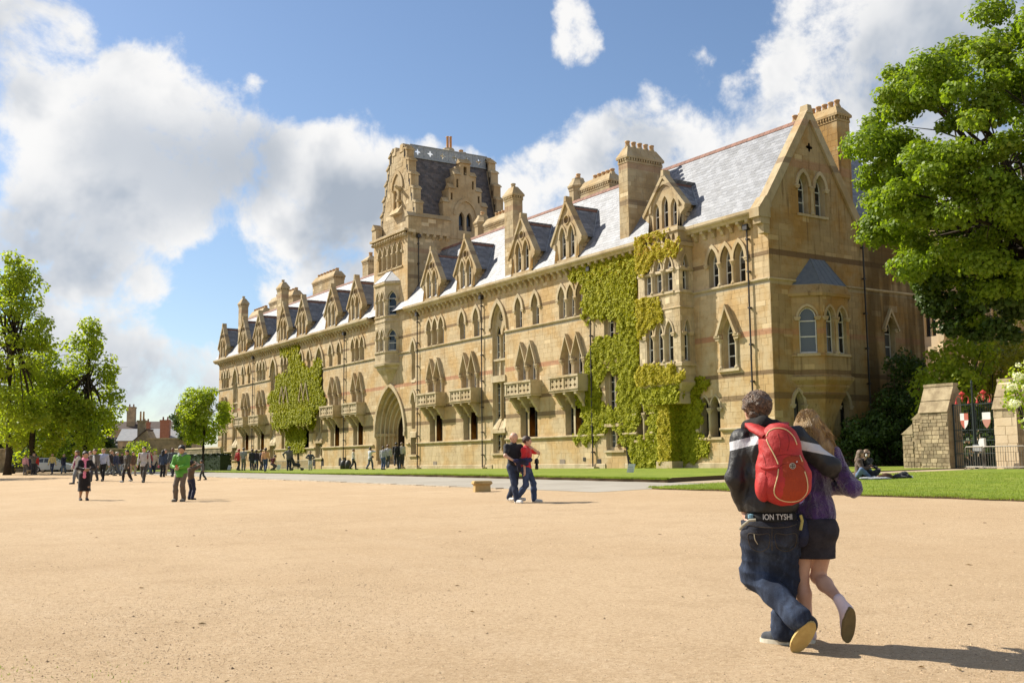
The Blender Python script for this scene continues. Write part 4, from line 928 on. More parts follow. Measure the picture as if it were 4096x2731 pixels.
for x,z0,z1,y1 in((2.3,20.3,23.45,83.8),(1.72,23.4,24.8,84.0),(1.14,24.7,26.1,84.4),(.52,26,27.2,84.75)):
    for s in(-1,1): mb.box(DC+s*x-.2*(s>0),DC+s*x+.2*(s<0),TYa+.5,y1,z0,z1)
o=mb.build('stepped_dormer',STONE_G,TWR)
mb=MB(); 
for h in TH: mb.sheet(h,[],lambda a,z:(a,TYa+.3,z))
mb.build('pane',GLASS,TWR)
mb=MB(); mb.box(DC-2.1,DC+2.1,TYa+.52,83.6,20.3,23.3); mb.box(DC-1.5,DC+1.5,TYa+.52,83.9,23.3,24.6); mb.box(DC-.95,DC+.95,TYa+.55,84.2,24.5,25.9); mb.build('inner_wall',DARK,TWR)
stack(47.9,49.5,86.4,88.0,27.5,29.0,30.0,[(48.5,87.0,.13,1.15,mat('clay_pot',(.55,.30,.12),(.48,.25,.1),4)),(49.0,87.3,.13,1.3,MATS['clay_pot'])],oct=True)
stack(49.3,50.9,86.4,88.0,27.5,28.9,29.8,[(50.1,87.2,.2,.3,POT)],oct=True)
# ================================================================ plants
def leaf_x(c1,c2,c3):
    def ex(k,P,col):
        a=k.n('ShaderNodeAttribute',attribute_name='v').outputs['Fac']
        c=k.mix(k.rng(a,0,1,smooth=False),c4(c1),c4(c2)); return k.mix(k.rng(a,.86,.97),c,c4(c3))
    return ex
def leafmat(name,c1,c2,c3,trans=.35,rough=.5,spec=.35): return mat(name,c1,rough=rough,spec=spec,extra=leaf_x(c1,c2,c3),trans=trans)
L_BIG=leafmat('sycamore_leaf',(.135,.215,.018),(.23,.305,.028),(.31,.35,.045),.48)
L_LIME=leafmat('lime_leaf',(.22,.305,.026),(.33,.38,.036),(.40,.41,.06),.56)
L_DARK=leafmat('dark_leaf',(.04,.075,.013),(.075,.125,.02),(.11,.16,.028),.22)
L_YEL=leafmat('gold_leaf',(.22,.24,.025),(.33,.31,.04),(.40,.33,.05),.4)
L_IVY=leafmat('ivy_leaf',(.27,.29,.014),(.43,.41,.022),(.50,.37,.04),.3,.65,.15)
L_IVY2=leafmat('ivy_gold',(.38,.35,.022),(.50,.41,.035),(.54,.31,.06),.3,.65,.15)
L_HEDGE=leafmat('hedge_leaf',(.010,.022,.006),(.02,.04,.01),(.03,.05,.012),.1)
BLOSSOM=mat('blossom',(.75,.75,.68),rough=.7,trans=.3)
BARK=mat('bark',(.06,.045,.03),(.035,.027,.02),5,rough=.95,bump=.8,bscale=12)
def leaf_arrays(P,N,size,rs,droop=.0,shape=1.35):
    n=len(P); N=N/np.maximum(np.linalg.norm(N,axis=1,keepdims=True),1e-6)
    r=rs.normal(size=(n,3)); T=np.cross(N,r); T/=np.maximum(np.linalg.norm(T,axis=1,keepdims=True),1e-6); B=np.cross(N,T)
    s=size*rs.uniform(.65,1.3,n)[:,None]
    c=P; bend=N*s*.22
    V=np.stack([c-T*s*shape*.5,c-B*s*.5+bend*-.6,c+T*s*shape*.5,c+B*s*.5-bend*.6],1)
    V[:,0]-=bend*.3; V[:,2]-=bend*.8
    return V.reshape(-1,3), (np.arange(n*4).reshape(-1,4))
def clump_leaves(centers,radii,per,size,rs,flat=.75,up=.5,shell=.55):
    Ps=[];Ns=[];A=[]
    for c,r in zip(centers,radii):
        n=int(per*(r*r)); d=rs.normal(size=(n,3)); d/=np.linalg.norm(d,axis=1,keepdims=True)
        rad=r*(shell+(1-shell)*rs.rand(n)**.6)*(1+.18*np.sin(d[:,0]*5+c[0])*np.cos(d[:,1]*6+c[1]))
        P=d*rad[:,None]; P[:,2]*=flat; P+=c; Nn=d+rs.normal(0,.55,(n,3)); Nn[:,2]+=up
        Ps.append(P);Ns.append(Nn);A.append(np.clip(rs.rand(n)*.7+rs.rand()*.3,0,1))
    return np.concatenate(Ps),np.concatenate(Ns),np.concatenate(A)
def foliage(name,centers,radii,per,size,material,parent,rs,**k):
    P,N,A=clump_leaves(centers,radii,per,size,rs,**k); V,F=leaf_arrays(P,N,size,rs)
    o=put(name,npmesh(name,V,F,[material],attr=np.repeat(A,4)),parent); return o
def limb_tree(base,trunk_h,r0,ends,parent,rs,lean=(0,0),material=BARK,sub=True):
    mb=MB(); base=Vector(base); top=base+Vector((lean[0],lean[1],trunk_h))
    pts=[base+Vector((0,0,-.3))]+[base.lerp(top,t)+Vector((rs.normal(0,.06),rs.normal(0,.06),0))*(r0*4) for t in(.15,.4,.7,1)]
    mb.tube(pts,[r0*1.5,r0*1.1,r0,r0*.88,r0*.72],9)
    for e in ends:
        e=Vector(e); s=top.lerp(base,rs.rand()*.25) if rs.rand()<.6 else top; m=s.lerp(e,.5)+Vector((0,0,.12*(e-s).length*rs.uniform(-.2,1))); q=s.lerp(e,.25)+Vector((rs.normal(0,.2),rs.normal(0,.2),.05*(e-s).length))
        k=r0*rs.uniform(.28,.5); mb.tube([s,q,m,e],[k,k*.8,k*.55,k*.15],6)
        if sub:
            for _ in range(2):
                d=Vector(rs.normal(size=3))*(e-s).length*.22; mb.tube([m,m+d*.5+Vector((0,0,.2)),m+d],[k*.4,k*.25,k*.08],5)
    o=mb.build('trunk',material,parent,True); return o
def at(px,dist,py=1890):      # place on the ground seen at photo column px, dist metres away
    d=look(px,py); h=math.hypot(d.x,d.y); X,Y=d.x/h*dist,d.y/h*dist; return Vector((X,Y,gzs(X,Y)))
def ell_clumps(rs,n,c,rad,rmin,rmax,cut=-9,shell=.45,prof=None):
    C_=[];Rr=[]
    while len(C_)<n:
        d=rs.normal(size=3); d/=np.linalg.norm(d); t=shell+(1-shell)*rs.rand()**.5
        p=d*t
        if p[2]<cut: continue
        if prof: p[:2]*=prof(p[2])
        C_.append(np.array(c)+p*np.array(rad)); Rr.append(rs.uniform(rmin,rmax))
    return C_,Rr
def plain_tree(name,label,px,dist,h,hw,material,seed,group,crown0=.28,n=42,size=.2,per=190,prof=None,rc=(.75,1.25),tr=.28,pos=None):
    rs=np.random.RandomState(seed); b=pos or at(px,dist); o=empty(name,b); tag(o,label,'tree',group)
    cz=h*(crown0+(1-crown0)/2); rad=(hw,hw,h*(1-crown0)/2)
    c_,r_=ell_clumps(rs,n,(b.x,b.y,b.z+cz),(rad[0]*.85,rad[1]*.85,rad[2]*.92),rc[0]*hw/3.6,rc[1]*hw/3.6,prof=prof,shell=.35)
    limb_tree(b,h*.62,tr,c_[::3],o,rs); foliage('crown',c_,r_,per*(3.6/hw)**1.2,size,material,o,rs); return o
conic=lambda z: 1.18-.55*max(z,0)-.1*abs(z)
# --- lime trees on the left, the small round tree and shrubs
G1='lime trees along the far edge of the gravel'
plain_tree('lime_tree','tallest lime tree, cut by the left edge of the photo',28,102,20.6,3.7,L_LIME,3,G1,.05,130,.23,95,conic)
plain_tree('lime_tree','lower dark green lime tree second from the left',128,108,12.3,3.7,L_LIME,4,G1,.06,80,.23,120,conic)
plain_tree('lime_tree','pointed bright green lime tree standing free behind the crowd',338,107,14.7,3.1,L_LIME,5,G1,.05,100,.21,100,conic)
plain_tree('lime_tree','lime tree half hidden between the tallest and the pointed one',225,128,11.5,4.2,L_BIG,6,G1,.04,60,.24,150)
plain_tree('round_tree','small round-crowned tree with thin trunk in front of the far end of the college',812,99,8.0,2.45,L_LIME,8,None,.22,66,.16,190,lambda z:1.05-.25*max(z,0),tr=.13)
plain_tree('lime_tree','lime tree just left of the view that shades the gravel',0,0,15,5.5,L_LIME,9,G1,.2,40,.3,90,pos=Vector((2.6,91,gzs(2.6,91))))
def shrub(name,label,cl,material,seed,per,size,r=(.6,1.0),cat='shrub',group=None,up=.5):
    rs=np.random.RandomState(seed); c0=cl[0][0]; o=empty(name,(c0[0],c0[1],gzs(c0[0],c0[1]))); tag(o,label,cat,group); C_=[];R_=[]
    for c,rad,n in cl:
        a,b=ell_clumps(rs,n,c,rad,r[0],r[1],cut=-.8,shell=.3); C_+=a;R_+=b
    mb=MB(); base=Vector((c0[0],c0[1],gzs(c0[0],c0[1])))
    for p in C_[::4]: mb.tube([base+Vector((rs.normal(0,.2),rs.normal(0,.2),-.1)),base.lerp(Vector(p),.5)+Vector((0,0,.2)),p],[.07,.04,.015],5)
    mb.build('stem',BARK,o); foliage('foliage',C_,R_,per,size,material,o,rs,up=up); return o
p=at(555,126); shrub('round_shrub','round pale green shrub in front of the grey gatehouse',[((p.x,p.y,p.z+1.7),(1.5,1.5,1.3),26)],L_LIME,11,130,.17)
p=at(720,150); plain_tree('dark_tree','dark evergreen tree peeping over the roofs beside the small round tree',735,150,10,2.3,L_DARK,12,None,.2,30,.24,150)
for i,(px,dd,h_,w_) in enumerate(((-40,142,10,5.5),(60,150,9,5),(190,146,7.5,5),(280,150,8.5,4),(365,152,7.5,3.0))): plain_tree('boundary_tree',['leftmost','second','middle','fourth','rightmost'][i]+' of the dark trees in a row behind the boundary wall',px,dd,h_,w_,L_BIG if i%2 else L_DARK,50+i,'trees behind the boundary wall',.03,44,.3,150)
# clipped hedge at the far corner
rs=np.random.RandomState(14); a,b=at(745,112),at(900,103)
HX=(a-b).length; n=9000; t=rs.rand(n); w=rs.uniform(-.6,.6,n); z=rs.rand(n)*1.55; face=rs.randint(0,3,n); w=np.where(face==0,-.6+rs.normal(0,.03,n),w); z=np.where(face==1,1.55+rs.normal(0,.03,n),z)
nx=Vector((-(b-a).y,(b-a).x,0)).normalized(); P=np.stack([a.x+(b.x-a.x)*t+nx.x*-w,a.y+(b.y-a.y)*t+nx.y*-w,gz(a.x,a.y)+z],1); N=np.where((face==1)[:,None],[0,0,1.],[-nx.x*.0+nx.x,nx.y,.3])+rs.normal(0,.5,(n,3)); V,F=leaf_arrays(P,N,.14,rs)
hd=empty('hedge',tuple(a.lerp(b,.5))); tag(hd,'low dark clipped hedge against the shaded far end of the college','hedge')
mb=MB(); q=nx*.5; 
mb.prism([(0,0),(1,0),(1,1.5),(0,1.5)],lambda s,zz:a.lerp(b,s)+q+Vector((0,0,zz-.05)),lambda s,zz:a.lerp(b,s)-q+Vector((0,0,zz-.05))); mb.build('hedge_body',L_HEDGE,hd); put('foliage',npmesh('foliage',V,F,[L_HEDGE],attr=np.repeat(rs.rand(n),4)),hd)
# --- the big tree on the right
rs=np.random.RandomState(21); tb_=Vector((49.6,29.2,gzs(49.6,29.2))); bt=empty('sycamore_tree',tb_); tag(bt,'huge spreading green tree that fills the right edge above the gate','tree')
def pv(px,py,dist): d=look(px,py); return np.array(d)*dist
C_,R_=[],[]
oc=pv(4085,630,55)
a_,b_=ell_clumps(rs,260,oc,(7.6,7.6,6.8),.6,1.3,cut=-.95,shell=.55); C_+=a_;R_+=b_
for px,py,dd in((3470,560,54),(3500,650,53),(3460,720,54),(3520,800,52),(3590,330,55),(3660,260,54),(3800,190,54),(3950,170,55),(4080,90,54),(3560,450,53),(3640,600,52),(3560,900,53),(3640,960,54),(3750,880,51),(3850,760,50),(3750,500,51),(3900,420,50),(3960,600,49),(3700,720,52),(3840,1000,54),(3540,700,51),(3490,880,55),(3470,940,55),(3800,620,50),(3680,400,52)): C_.append(pv(px+38,py,dd)); R_.append(rs.uniform(.6,1.1))
foliage('crown',C_,R_,640,.15,L_BIG,bt,rs,flat=.62,up=.6,shell=.3)
ends=[C_[i] for i in range(0,len(C_),4)]; fork=pv(4150,900,55)
limb_tree(tb_,fork[2]-tb_.z,.42,ends,bt,rs,(fork[0]-tb_.x,fork[1]-tb_.y))
C2=[];R2=[]
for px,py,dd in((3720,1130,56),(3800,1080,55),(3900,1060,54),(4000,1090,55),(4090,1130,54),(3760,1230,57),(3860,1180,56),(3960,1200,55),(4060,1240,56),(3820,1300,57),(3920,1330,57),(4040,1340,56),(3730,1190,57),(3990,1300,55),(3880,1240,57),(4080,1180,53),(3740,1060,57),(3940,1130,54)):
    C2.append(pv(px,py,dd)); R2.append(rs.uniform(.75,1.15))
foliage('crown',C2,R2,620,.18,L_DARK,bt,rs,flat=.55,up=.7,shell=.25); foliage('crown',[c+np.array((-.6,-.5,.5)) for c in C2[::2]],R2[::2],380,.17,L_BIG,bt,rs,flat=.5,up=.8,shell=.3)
mb=MB()
for e in C2[::3]: mb.tube([Vector(fork)-Vector((0,0,1.5)),Vector(fork).lerp(Vector(e),.5)+Vector((0,0,.5)),e],[.16,.1,.03],6)
mb.build('branch',BARK,bt)
# greenery behind the gate
def pc(px,py,dd): return tuple(pv(px,py,dd))
shrub('golden_shrub','sunlit yellow-green shrub behind the iron gate',[(pc(3950,1560,62),(2.6,2.6,2.6),40),(pc(4060,1380,66),(2.6,2.6,2.8),40)],L_YEL,24,170,.17,(.6,1.0))
shrub('green_shrub','mid-green leafy shrub between the rear wing and the gate',[(pc(3780,1560,58),(1.4,1.6,2.0),26),(pc(3850,1420,60),(1.5,1.6,1.5),22)],L_LIME,25,190,.17,(.5,.8))
shrub('dark_shrub','dark shade-side shrub low behind the gate bars',[(pc(3900,1760,58),(3.2,2.2,2.0),50)],L_DARK,26,170,.17,(.5,.9))
bl=shrub('hawthorn','white-blossomed hawthorn leaning over the right gate pier',[(pc(4125,1590,41),(.75,.8,1.25),26)],L_LIME,27,330,.10,(.28,.45)); rs=np.random.RandomState(28)
cc,rr_=ell_clumps(rs,34,pc(4125,1570,40.6),(.72,.7,1.3),.10,.2,shell=.5); foliage('blossom',cc,rr_,3200,.055,BLOSSOM,bl,rs)
# big dark wall shrub by the rear wing
shrub('wall_shrub','large dark green shrub heaped against the gable end wall',[((49.6,38.2,1.6),(3.0,1.3,2.2),60),((51.2,38.3,3.3),(2.1,1.1,1.8),40),((47.6,38.3,.9),(1.9,1.1,1.4),34),((53.2,38.2,2.0),(1.6,1.2,2.4),30),((50.8,38.4,5.0),(1.2,.9,1.0),14)],L_DARK,29,330,.13,(.4,.75),up=.2)
# --- climbing plants on the front wall
IVY_A=[[(58.86,13.36),(54.54,13.38),(51.19,13.46),(50.99,13.02),(51.16,8.42),(53.03,8.64),(53.01,9.32),(54.94,9.48),(56.54,9.76),(56.7,11.5),(56.55,11.78),(57.11,12.3),(58.06,12.36),(57.39,12.78),(58.86,13.14)],[(53.0,9.44),(51.16,9.21),(51.03,6.01),(51.54,5.65),(51.21,4.64),(51.15,2.99),(53.16,3.08),(53.04,6.58),(53.05,8.22)],[(55.68,8.08),(54.99,8.09),(54.72,7.9),(54.05,7.75),(53.06,7.73),(53.07,5.77),(53.85,5.92),(54.79,5.91),(55.08,5.31),(55.23,4.91),(54.81,3.16),(57.1,3.26),(57.77,4.65),(56.67,5.64),(56.79,6.28),(55.86,6.75)],[(57.81,4.66),(56.55,4.97),(55.2,4.01),(54.82,3.51),(54.52,3.16),(53.13,3.33),(52.98,5.44),(51.14,5.31),(51.31,4.63),(51.04,4.15),(51.3,3.02),(51.57,1.65),(52.54,0.98),(53.05,1.46),(53.09,2.44),(54.55,2.26),(55.2,1.75),(55.85,1.43),(58.16,1.54),(57.05,1.9),(56.99,4.01)],[(52.18,0.75),(52.02,1.3),(50.16,1.34),(50.17,2.88),(50.78,3.63),(50.9,4.1),(49.44,3.83),(45.83,3.84),(45.71,2.34),(46.18,1.67),(45.09,1.05),(45.36,0.6),(46.05,0.27),(47.53,-0.11),(48.86,-0.47),(51.22,-0.47),(52.34,0.38)],[(56.71,9.04),(56.06,9.27),(56.06,9.14),(56.56,9.03)],[(47.72,4.79),(45.17,4.73),(44.82,4.28),(45.81,4.39),(45.72,3.62),(47.76,3.73)]]
IVY_P=[[(48.38,3.53),(47.42,3.48),(47.4,2.39),(47.58,-0.45),(48.51,-0.45)]]
IVY_O=[[(49.89,13.59),(47.51,13.57),(47.06,13.37),(48.99,13.31),(49.02,12.64),(47.55,12.62),(46.41,12.6),(45.59,12.42),(45.87,12.28),(46.43,12.04),(47.57,12.08),(48.16,11.88),(48.63,11.92),(48.77,11.43),(49.08,11.09),(49.79,11.36)],[(49.85,9.76),(47.55,9.72),(48.84,9.58),(47.8,9.18),(47.7,8.86),(47.71,8.52),(48.02,8.0),(49.91,8.21)],[(49.88,8.97),(47.82,8.72),(47.49,8.34),(47.84,8.23),(48.9,8.04),(49.34,7.36),(49.76,7.44)],[(49.76,5.62),(48.63,5.76),(48.46,5.56),(46.65,5.41),(46.95,5.06),(46.12,4.96),(45.7,4.64),(46.69,4.49),(48.97,4.53),(50.17,4.57)]]
IVY_L=[[(112.91,12.71),(108.05,12.25),(107.78,11.25),(106.8,10.37),(105.63,9.92),(103.8,9.78),(103.6,10.71),(101.61,10.45),(101.38,10.09),(102.03,9.89),(101.97,7.68),(100.44,6.5),(101.92,5.74),(103.24,5.63),(103.2,4.1),(104.76,3.9),(105.92,4.2),(105.84,1.78),(107.46,1.37),(111.1,1.6),(111.69,3.95),(113.73,4.02),(115.86,4.64),(115.91,5.67),(116.75,6.46),(115.18,7.5),(117.6,7.45),(114.96,8.42),(114.49,9.78),(110.66,9.96),(110.98,11.98),(112.77,12.33)],[(113.87,13.2),(112.27,13.58),(107.75,13.42),(107.73,12.6),(108.16,11.7),(109.11,12.31),(110.99,11.87),(113.21,12.34)]]
IVY_LB=[[(113.15,5.72),(107.87,5.48),(107.89,5.83),(102.1,5.73),(101.84,4.38),(106.64,4.47),(109.78,3.97),(112.84,4.52)]]
def ivy_pts(polys,x,dens,rs,thick=.12,clear=()):
    out=[]
    for P in polys:
        x0,x1,z0,z1=bbox(P); n=int((x1-x0)*(z1-z0)*dens); y=rs.uniform(x0,x1,n); z=rs.uniform(z0,z1,n)
        # ragged edge
        jy=y+.16*np.sin(z*7+y*3)+.12*np.sin(z*2.3+1)+rs.normal(0,.11,n); jz=z+.16*np.sin(y*6)+rs.normal(0,.13,n)
        keep=np.array([inside(a,b,P) for a,b in zip(jy,jz)]); y,z=y[keep],z[keep]; n=len(y)
        tuft=.5+.5*np.sin(y*5.3+np.sin(z*3.1)*2)*np.sin(z*4.7+np.sin(y*2.3)*2)
        out.append(np.stack([x-.03-thick*(rs.rand(n)**1.4)*(.3+.9*tuft),y,z],1))
    return np.concatenate(out)
def climber(label,sets,seed,stems):
    rs=np.random.RandomState(seed); c=sets[0][0][0][0]; o=empty('climbing_ivy',(FX,c[0],ZB)); tag(o,label,'ivy')
    for polys,x,dens,size,m in sets:
        P=ivy_pts(polys,x,dens,rs); n=len(P); N=np.stack([-np.ones(n),rs.normal(0,.45,n),.35+rs.normal(0,.45,n)],1); V,F=leaf_arrays(P,N,size,rs,shape=1.15)
        g=np.clip(rs.rand(n)*.75+.25*np.clip((P[:,2]-8)/5,0,1)+.0,0,1); put('foliage',npmesh('foliage',V,F,[m],attr=np.repeat(g,4)),o)
    mb=MB()
    for pts,r in stems: mb.tube([(FX-.06,a,b) for a,b in pts],[r*(1-.2*i) for i in range(len(pts))],6)
    mb.build('stem',BARK,o); return o
climber('broad sheet of yellow-green ivy between the rectangular oriel and the nearest balcony',[(IVY_A,FX-.02,1150,.19,L_IVY),(IVY_P,41.18,1100,.16,L_IVY2),(IVY_O,40.9,1100,.16,L_IVY2),([IVY_A[0]],FX-.16,420,.17,L_IVY),([[(49.75,4.75),(46.1,4.75),(46.4,4.1),(46.9,3.35),(49.6,3.35)]],41.0,900,.16,L_IVY),([[(49.6,4.3),(46.3,4.3),(46.8,3.3),(49.5,3.3)]],41.35,700,.16,L_IVY),([[(48.4,3.3),(47.4,3.4),(47.4,-.4),(48.4,-.4)]],41.3,700,.16,L_IVY)],31,[([(52.2,ZB),(52.5,1.2),(52.9,2.5),(52.6,4.5)],.11),([(52.2,ZB),(51.9,1.4),(51.6,3)],.08)])
def side_ivy():   # shaded ivy on the returns of the buttress
    rs=np.random.RandomState(33); n=2600; x=rs.uniform(41.15,42,n); z=rs.uniform(ZB,3.5,n); P=np.stack([x,47.42-.08*rs.rand(n),z],1); N=np.stack([rs.normal(0,.4,n),-np.ones(n),.4+rs.normal(0,.4,n)],1); V,F=leaf_arrays(P,N,.14,rs); return V,F,n
V,F,n=side_ivy(); put('foliage',npmesh('foliage',V,F,[L_IVY],attr=np.repeat(np.random.RandomState(2).rand(n),4)),bpy.data.objects['climbing_ivy'])
climber('narrower sheet of green ivy left of the gateway hanging over two balconies',[(IVY_L,FX-.05,800,.26,L_IVY),(IVY_LB,41.02,480,.22,L_IVY)],32,[([(107.8,ZB),(108.0,1.5),(108.6,4),(109,8)],.12)])
# ================================================================ buildings and walls further off
def gable_house(name,label,pos,rz,w,dp,h,rh,wall,roof,chims=(),wins=0,cat='building'):
    o=empty(name,pos,rz); tag(o,label,cat); f=lambda mb,nm,m,par=o: put(nm,mb.mesh(nm,m),par,fix=True)
    mb=MB(); mb.box(-w/2,w/2,0,dp,-.3,h); 
    for y in(0,dp): mb.sheet([(-w/2,h),(w/2,h),(0,h+rh)],[],lambda a,z:(a,y,z)) if rh>0 and False else None
    f(mb,'wall',wall)
    mb=MB(); e=.3
    mb.face([(-w/2-e,-e,h),(w/2+e,-e,h),(w/2+e,dp/2,h+rh),(-w/2-e,dp/2,h+rh)]); mb.face([(-w/2-e,dp+e,h),(w/2+e,dp+e,h),(w/2+e,dp/2,h+rh),(-w/2-e,dp/2,h+rh)])
    for s in(-1,1): mb.face([(s*w/2,0,h),(s*w/2,dp,h),(s*w/2,dp/2,h+rh)])
    f(mb,'roof',roof)
    for x,y,s,zz,m in chims:
        mb=MB(); mb.box(x-s/2,x+s/2,y-s/2,y+s/2,h,zz); mb.box(x-s/2-.08,x+s/2+.08,y-s/2-.08,y+s/2+.08,zz-.25,zz-.05); c=f(mb,'chimney',m)
        for k in(-.25,.25): mb=MB(); mb.lathe([(.14,zz),(.12,zz+.5)],(x+k*s,y,0),8); put('pot',mb.mesh('pot',TERRA),c,fix=True)
    for i in range(wins):
        x=-w/2+w*(i+.5)/wins; mb=MB(); mb.box(x-.5,x+.5,-.05,.05,h*.45,h*.8); wi=f(mb,'window',GLASS); mb=MB(); mb.box(x-.03,x+.03,-.08,-.05,h*.45,h*.8); mb.box(x-.5,x+.5,-.08,-.05,h*.62,h*.64); put('frame',mb.mesh('frame',WHITE),wi,fix=True)
    return o
BRICK=mat('red_brick',(.30,.14,.09),(.24,.11,.07),6,rough=.9,bump=.2); STW=mat('rubble_wall',(.36,.29,.19),(.22,.18,.12),1.6,rough=.95,bump=.7,bscale=7,var=.2); DROOF=mat('brown_roof',(.07,.05,.045),(.09,.065,.05),3,rough=.85); PROOF=mat('pale_roof',(.34,.34,.34),(.28,.29,.30),3,rough=.8,spec=.15)
CAMROT=-.5686
def far(px,dist): p=at(px,dist); p.z=-.45; return p
gable_house('long_house','long dark-roofed house with brick chimneys far behind the trees',tuple(far(600,205)),CAMROT+.15,15,8,7.2,1.6,STW,DROOF,[(-3.9,2,1.4,11.4,STW),(4.6,2,1.1,11.6,BRICK)],6)
gable_house('pale_house','low house with pale slate roof and two brick stacks in front of the long house',tuple(far(625,180)),CAMROT+.12,12,7,4.6,2.0,STW,PROOF,[(-1.9,.8,1.1,7.6,BRICK),(1.1,.6,1.4,7.9,BRICK)],5)
def sc_(me,k=.80):
    me.transform(Matrix.Scale(k,4)); return me
def gatehouse():
    p=far(600,150); o=empty('gatehouse',tuple(p),CAMROT+.1); tag(o,'grey stone gatehouse with swept gable parapet and tall chimney behind the crowd','building'); f=lambda mb,nm,m: put(nm,sc_(mb.mesh(nm,m)),o,fix=True)
    mb=MB(); mb.val=.4
    prof=[(-4.5,-.3),(5.6,-.3),(5.6,5.1),(-.6,5.1)]+[(-.6-1.9*t,5.1-1.9*(1-math.sqrt(max(0,1-t*t)))) for t in(.3,.55,.8,.95,1)]+[(-2.6,3.1),(-4.5,2.3)]
    mb.prism(prof,lambda x,z:(x,0,z),lambda x,z:(x,.6,z)); f(mb,'wall',STW)
    mb=MB(); mb.prism([(-.7,5.1),(5.7,5.1),(5.7,5.3),(-.7,5.3)],lambda x,z:(x,-.1,z),lambda x,z:(x,.75,z)); f(mb,'coping',STONE_T)
    mb=MB(); mb.prism([(-5.2,-.3),(.2,-.3),(.2,3.4),(-1.2,6.6),(-2.2,5.9),(-5.2,3.0)],lambda x,z:(x,2.0,z),lambda x,z:(x,7,z)); f(mb,'gable_block',STW)
    mb=MB(); mb.prism([(-5.5,2.8),(-1.2,6.75),(-1.2,6.95),(-5.5,3.05)],lambda x,z:(x,1.9,z),lambda x,z:(x,7,z)); f(mb,'roof',DROOF)
    mb=MB(); mb.box(-3.0,-1.8,3.2,4.2,4,8.4); mb.box(-3.15,-1.65,3.05,4.35,8.1,8.4); c=f(mb,'chimney',STW)
    for k in(-2.65,-2.15): mb=MB(); mb.lathe([(.17,8.4),(.14,9.9)],(k,3.7,0),8); put('pot',sc_(mb.mesh('pot',POT)),c,fix=True)
    for x in(-3.4,2.6):
        mb=MB(); mb.prism([(0,-.3),(-.9,-.3),(-.9,2.4),(-.5,3.0),(0,3.4)],lambda y,z:(x-.6,y,z),lambda y,z:(x+.6,y,z)); f(mb,'buttress',STW)
gatehouse()
def stone_wall(name,label,a,b,h,th,course=.3,mx=0):
    a,b=Vector(a),Vector(b); L=(b-a).length; ang=math.atan2(b.y-a.y,b.x-a.x); o=empty(name,tuple(a),ang); tag(o,label,'wall')
    mb=MB(); mb.box(0,L,.03,th,-.4,h); put('wall_body',mb.mesh('wall_body',STW),o,fix=True)
    mb=MB(); block_mb(mb,blocks((0,L,-.3,h),[],course,lmin=.3,lmax=.8,seed=int(L)),lambda x,d,z:(x,.02+d*2.5,z),.014); tag(put('stones',mb.mesh('stones',STW),o,fix=True),kind='stuff')
    mb=MB(); mb.box(-.05,L+.05,-.06,th+.06,h,h+.16,.04); put('coping',mb.mesh('coping',STONE_T),o,fix=True); return o
stone_wall('boundary_wall','long grey stone boundary wall behind the parked car and crowd',tuple(far(-60,128)),tuple(far(520,131)),2.45,.4)
stone_wall('boundary_wall','stretch of boundary wall right of the gatehouse under the small round tree',tuple(far(690,140)),tuple(far(880,128)),2.5,.4)
# far gothic building seen through the leaves on the right
def gothic():
    o=empty('gothic_hall',(80,54,-.45)); tag(o,'pale sunlit Gothic hall glimpsed through the leaves right of the rear wing','building'); f=lambda mb,nm,m,p=o: put(nm,mb.mesh(nm,m),p)
    M=stone_mat('hall_stone',(.52,.42,.28),(.3,.22,.13),(.5,.38,.22),(),.1,.3)
    ys=[45+3.2*i for i in range(9)]; hs=[lancet(.55,10.5,15.6,17.2,y) for y in ys]+[lancet(.5,3.2,6.4,7.6,y) for y in ys]
    mb=MB(); mb.sheet([(42,-.5),(73,-.5),(73,20.5),(42,20.5)],hs,lambda y,z:(80,y,z)); mb.box(80.3,92,42,73,-.5,20.4)
    for h in hs: mb.strip([(80,a,z) for a,z in h],[(80.28,a,z) for a,z in h],True)
    w=f(mb,'wall',M)
    for h in hs: mb=MB(); mb.sheet(h,[],lambda y,z:(80.26,y,z)); wi=f(mb,'window',GLASS); x0,x1,z0,z1=bbox(h); mb=MB(); mb.box(80.12,80.22,(x0+x1)/2-.08,(x0+x1)/2+.08,z0,z1-.3); mb.box(80.12,80.22,x0,x1,z0+(z1-z0)*.45,z0+(z1-z0)*.45+.12); f(mb,'mullion',STONE_T,wi)
    for y in ys: mb=MB(); mb.prism([(80,-.5),(78.8,-.5),(78.8,9),(79.2,9.8),(79.2,17),(80,18.5)],lambda x,z:(x,y+1.35,z),lambda x,z:(x,y+1.85,z)); f(mb,'buttress',M)
    mb=MB(); mb.box(79.8,92.2,41.8,73.2,20.4,20.8)
    for i in range(20): mb.box(79.8,80.2,42+i*1.55,42.9+i*1.55,20.8,21.8)
    f(mb,'battlement',M); mb=MB(); mb.box(79.85,80,42,73,9.2,9.6); f(mb,'string_course',STONE_T)
gothic()
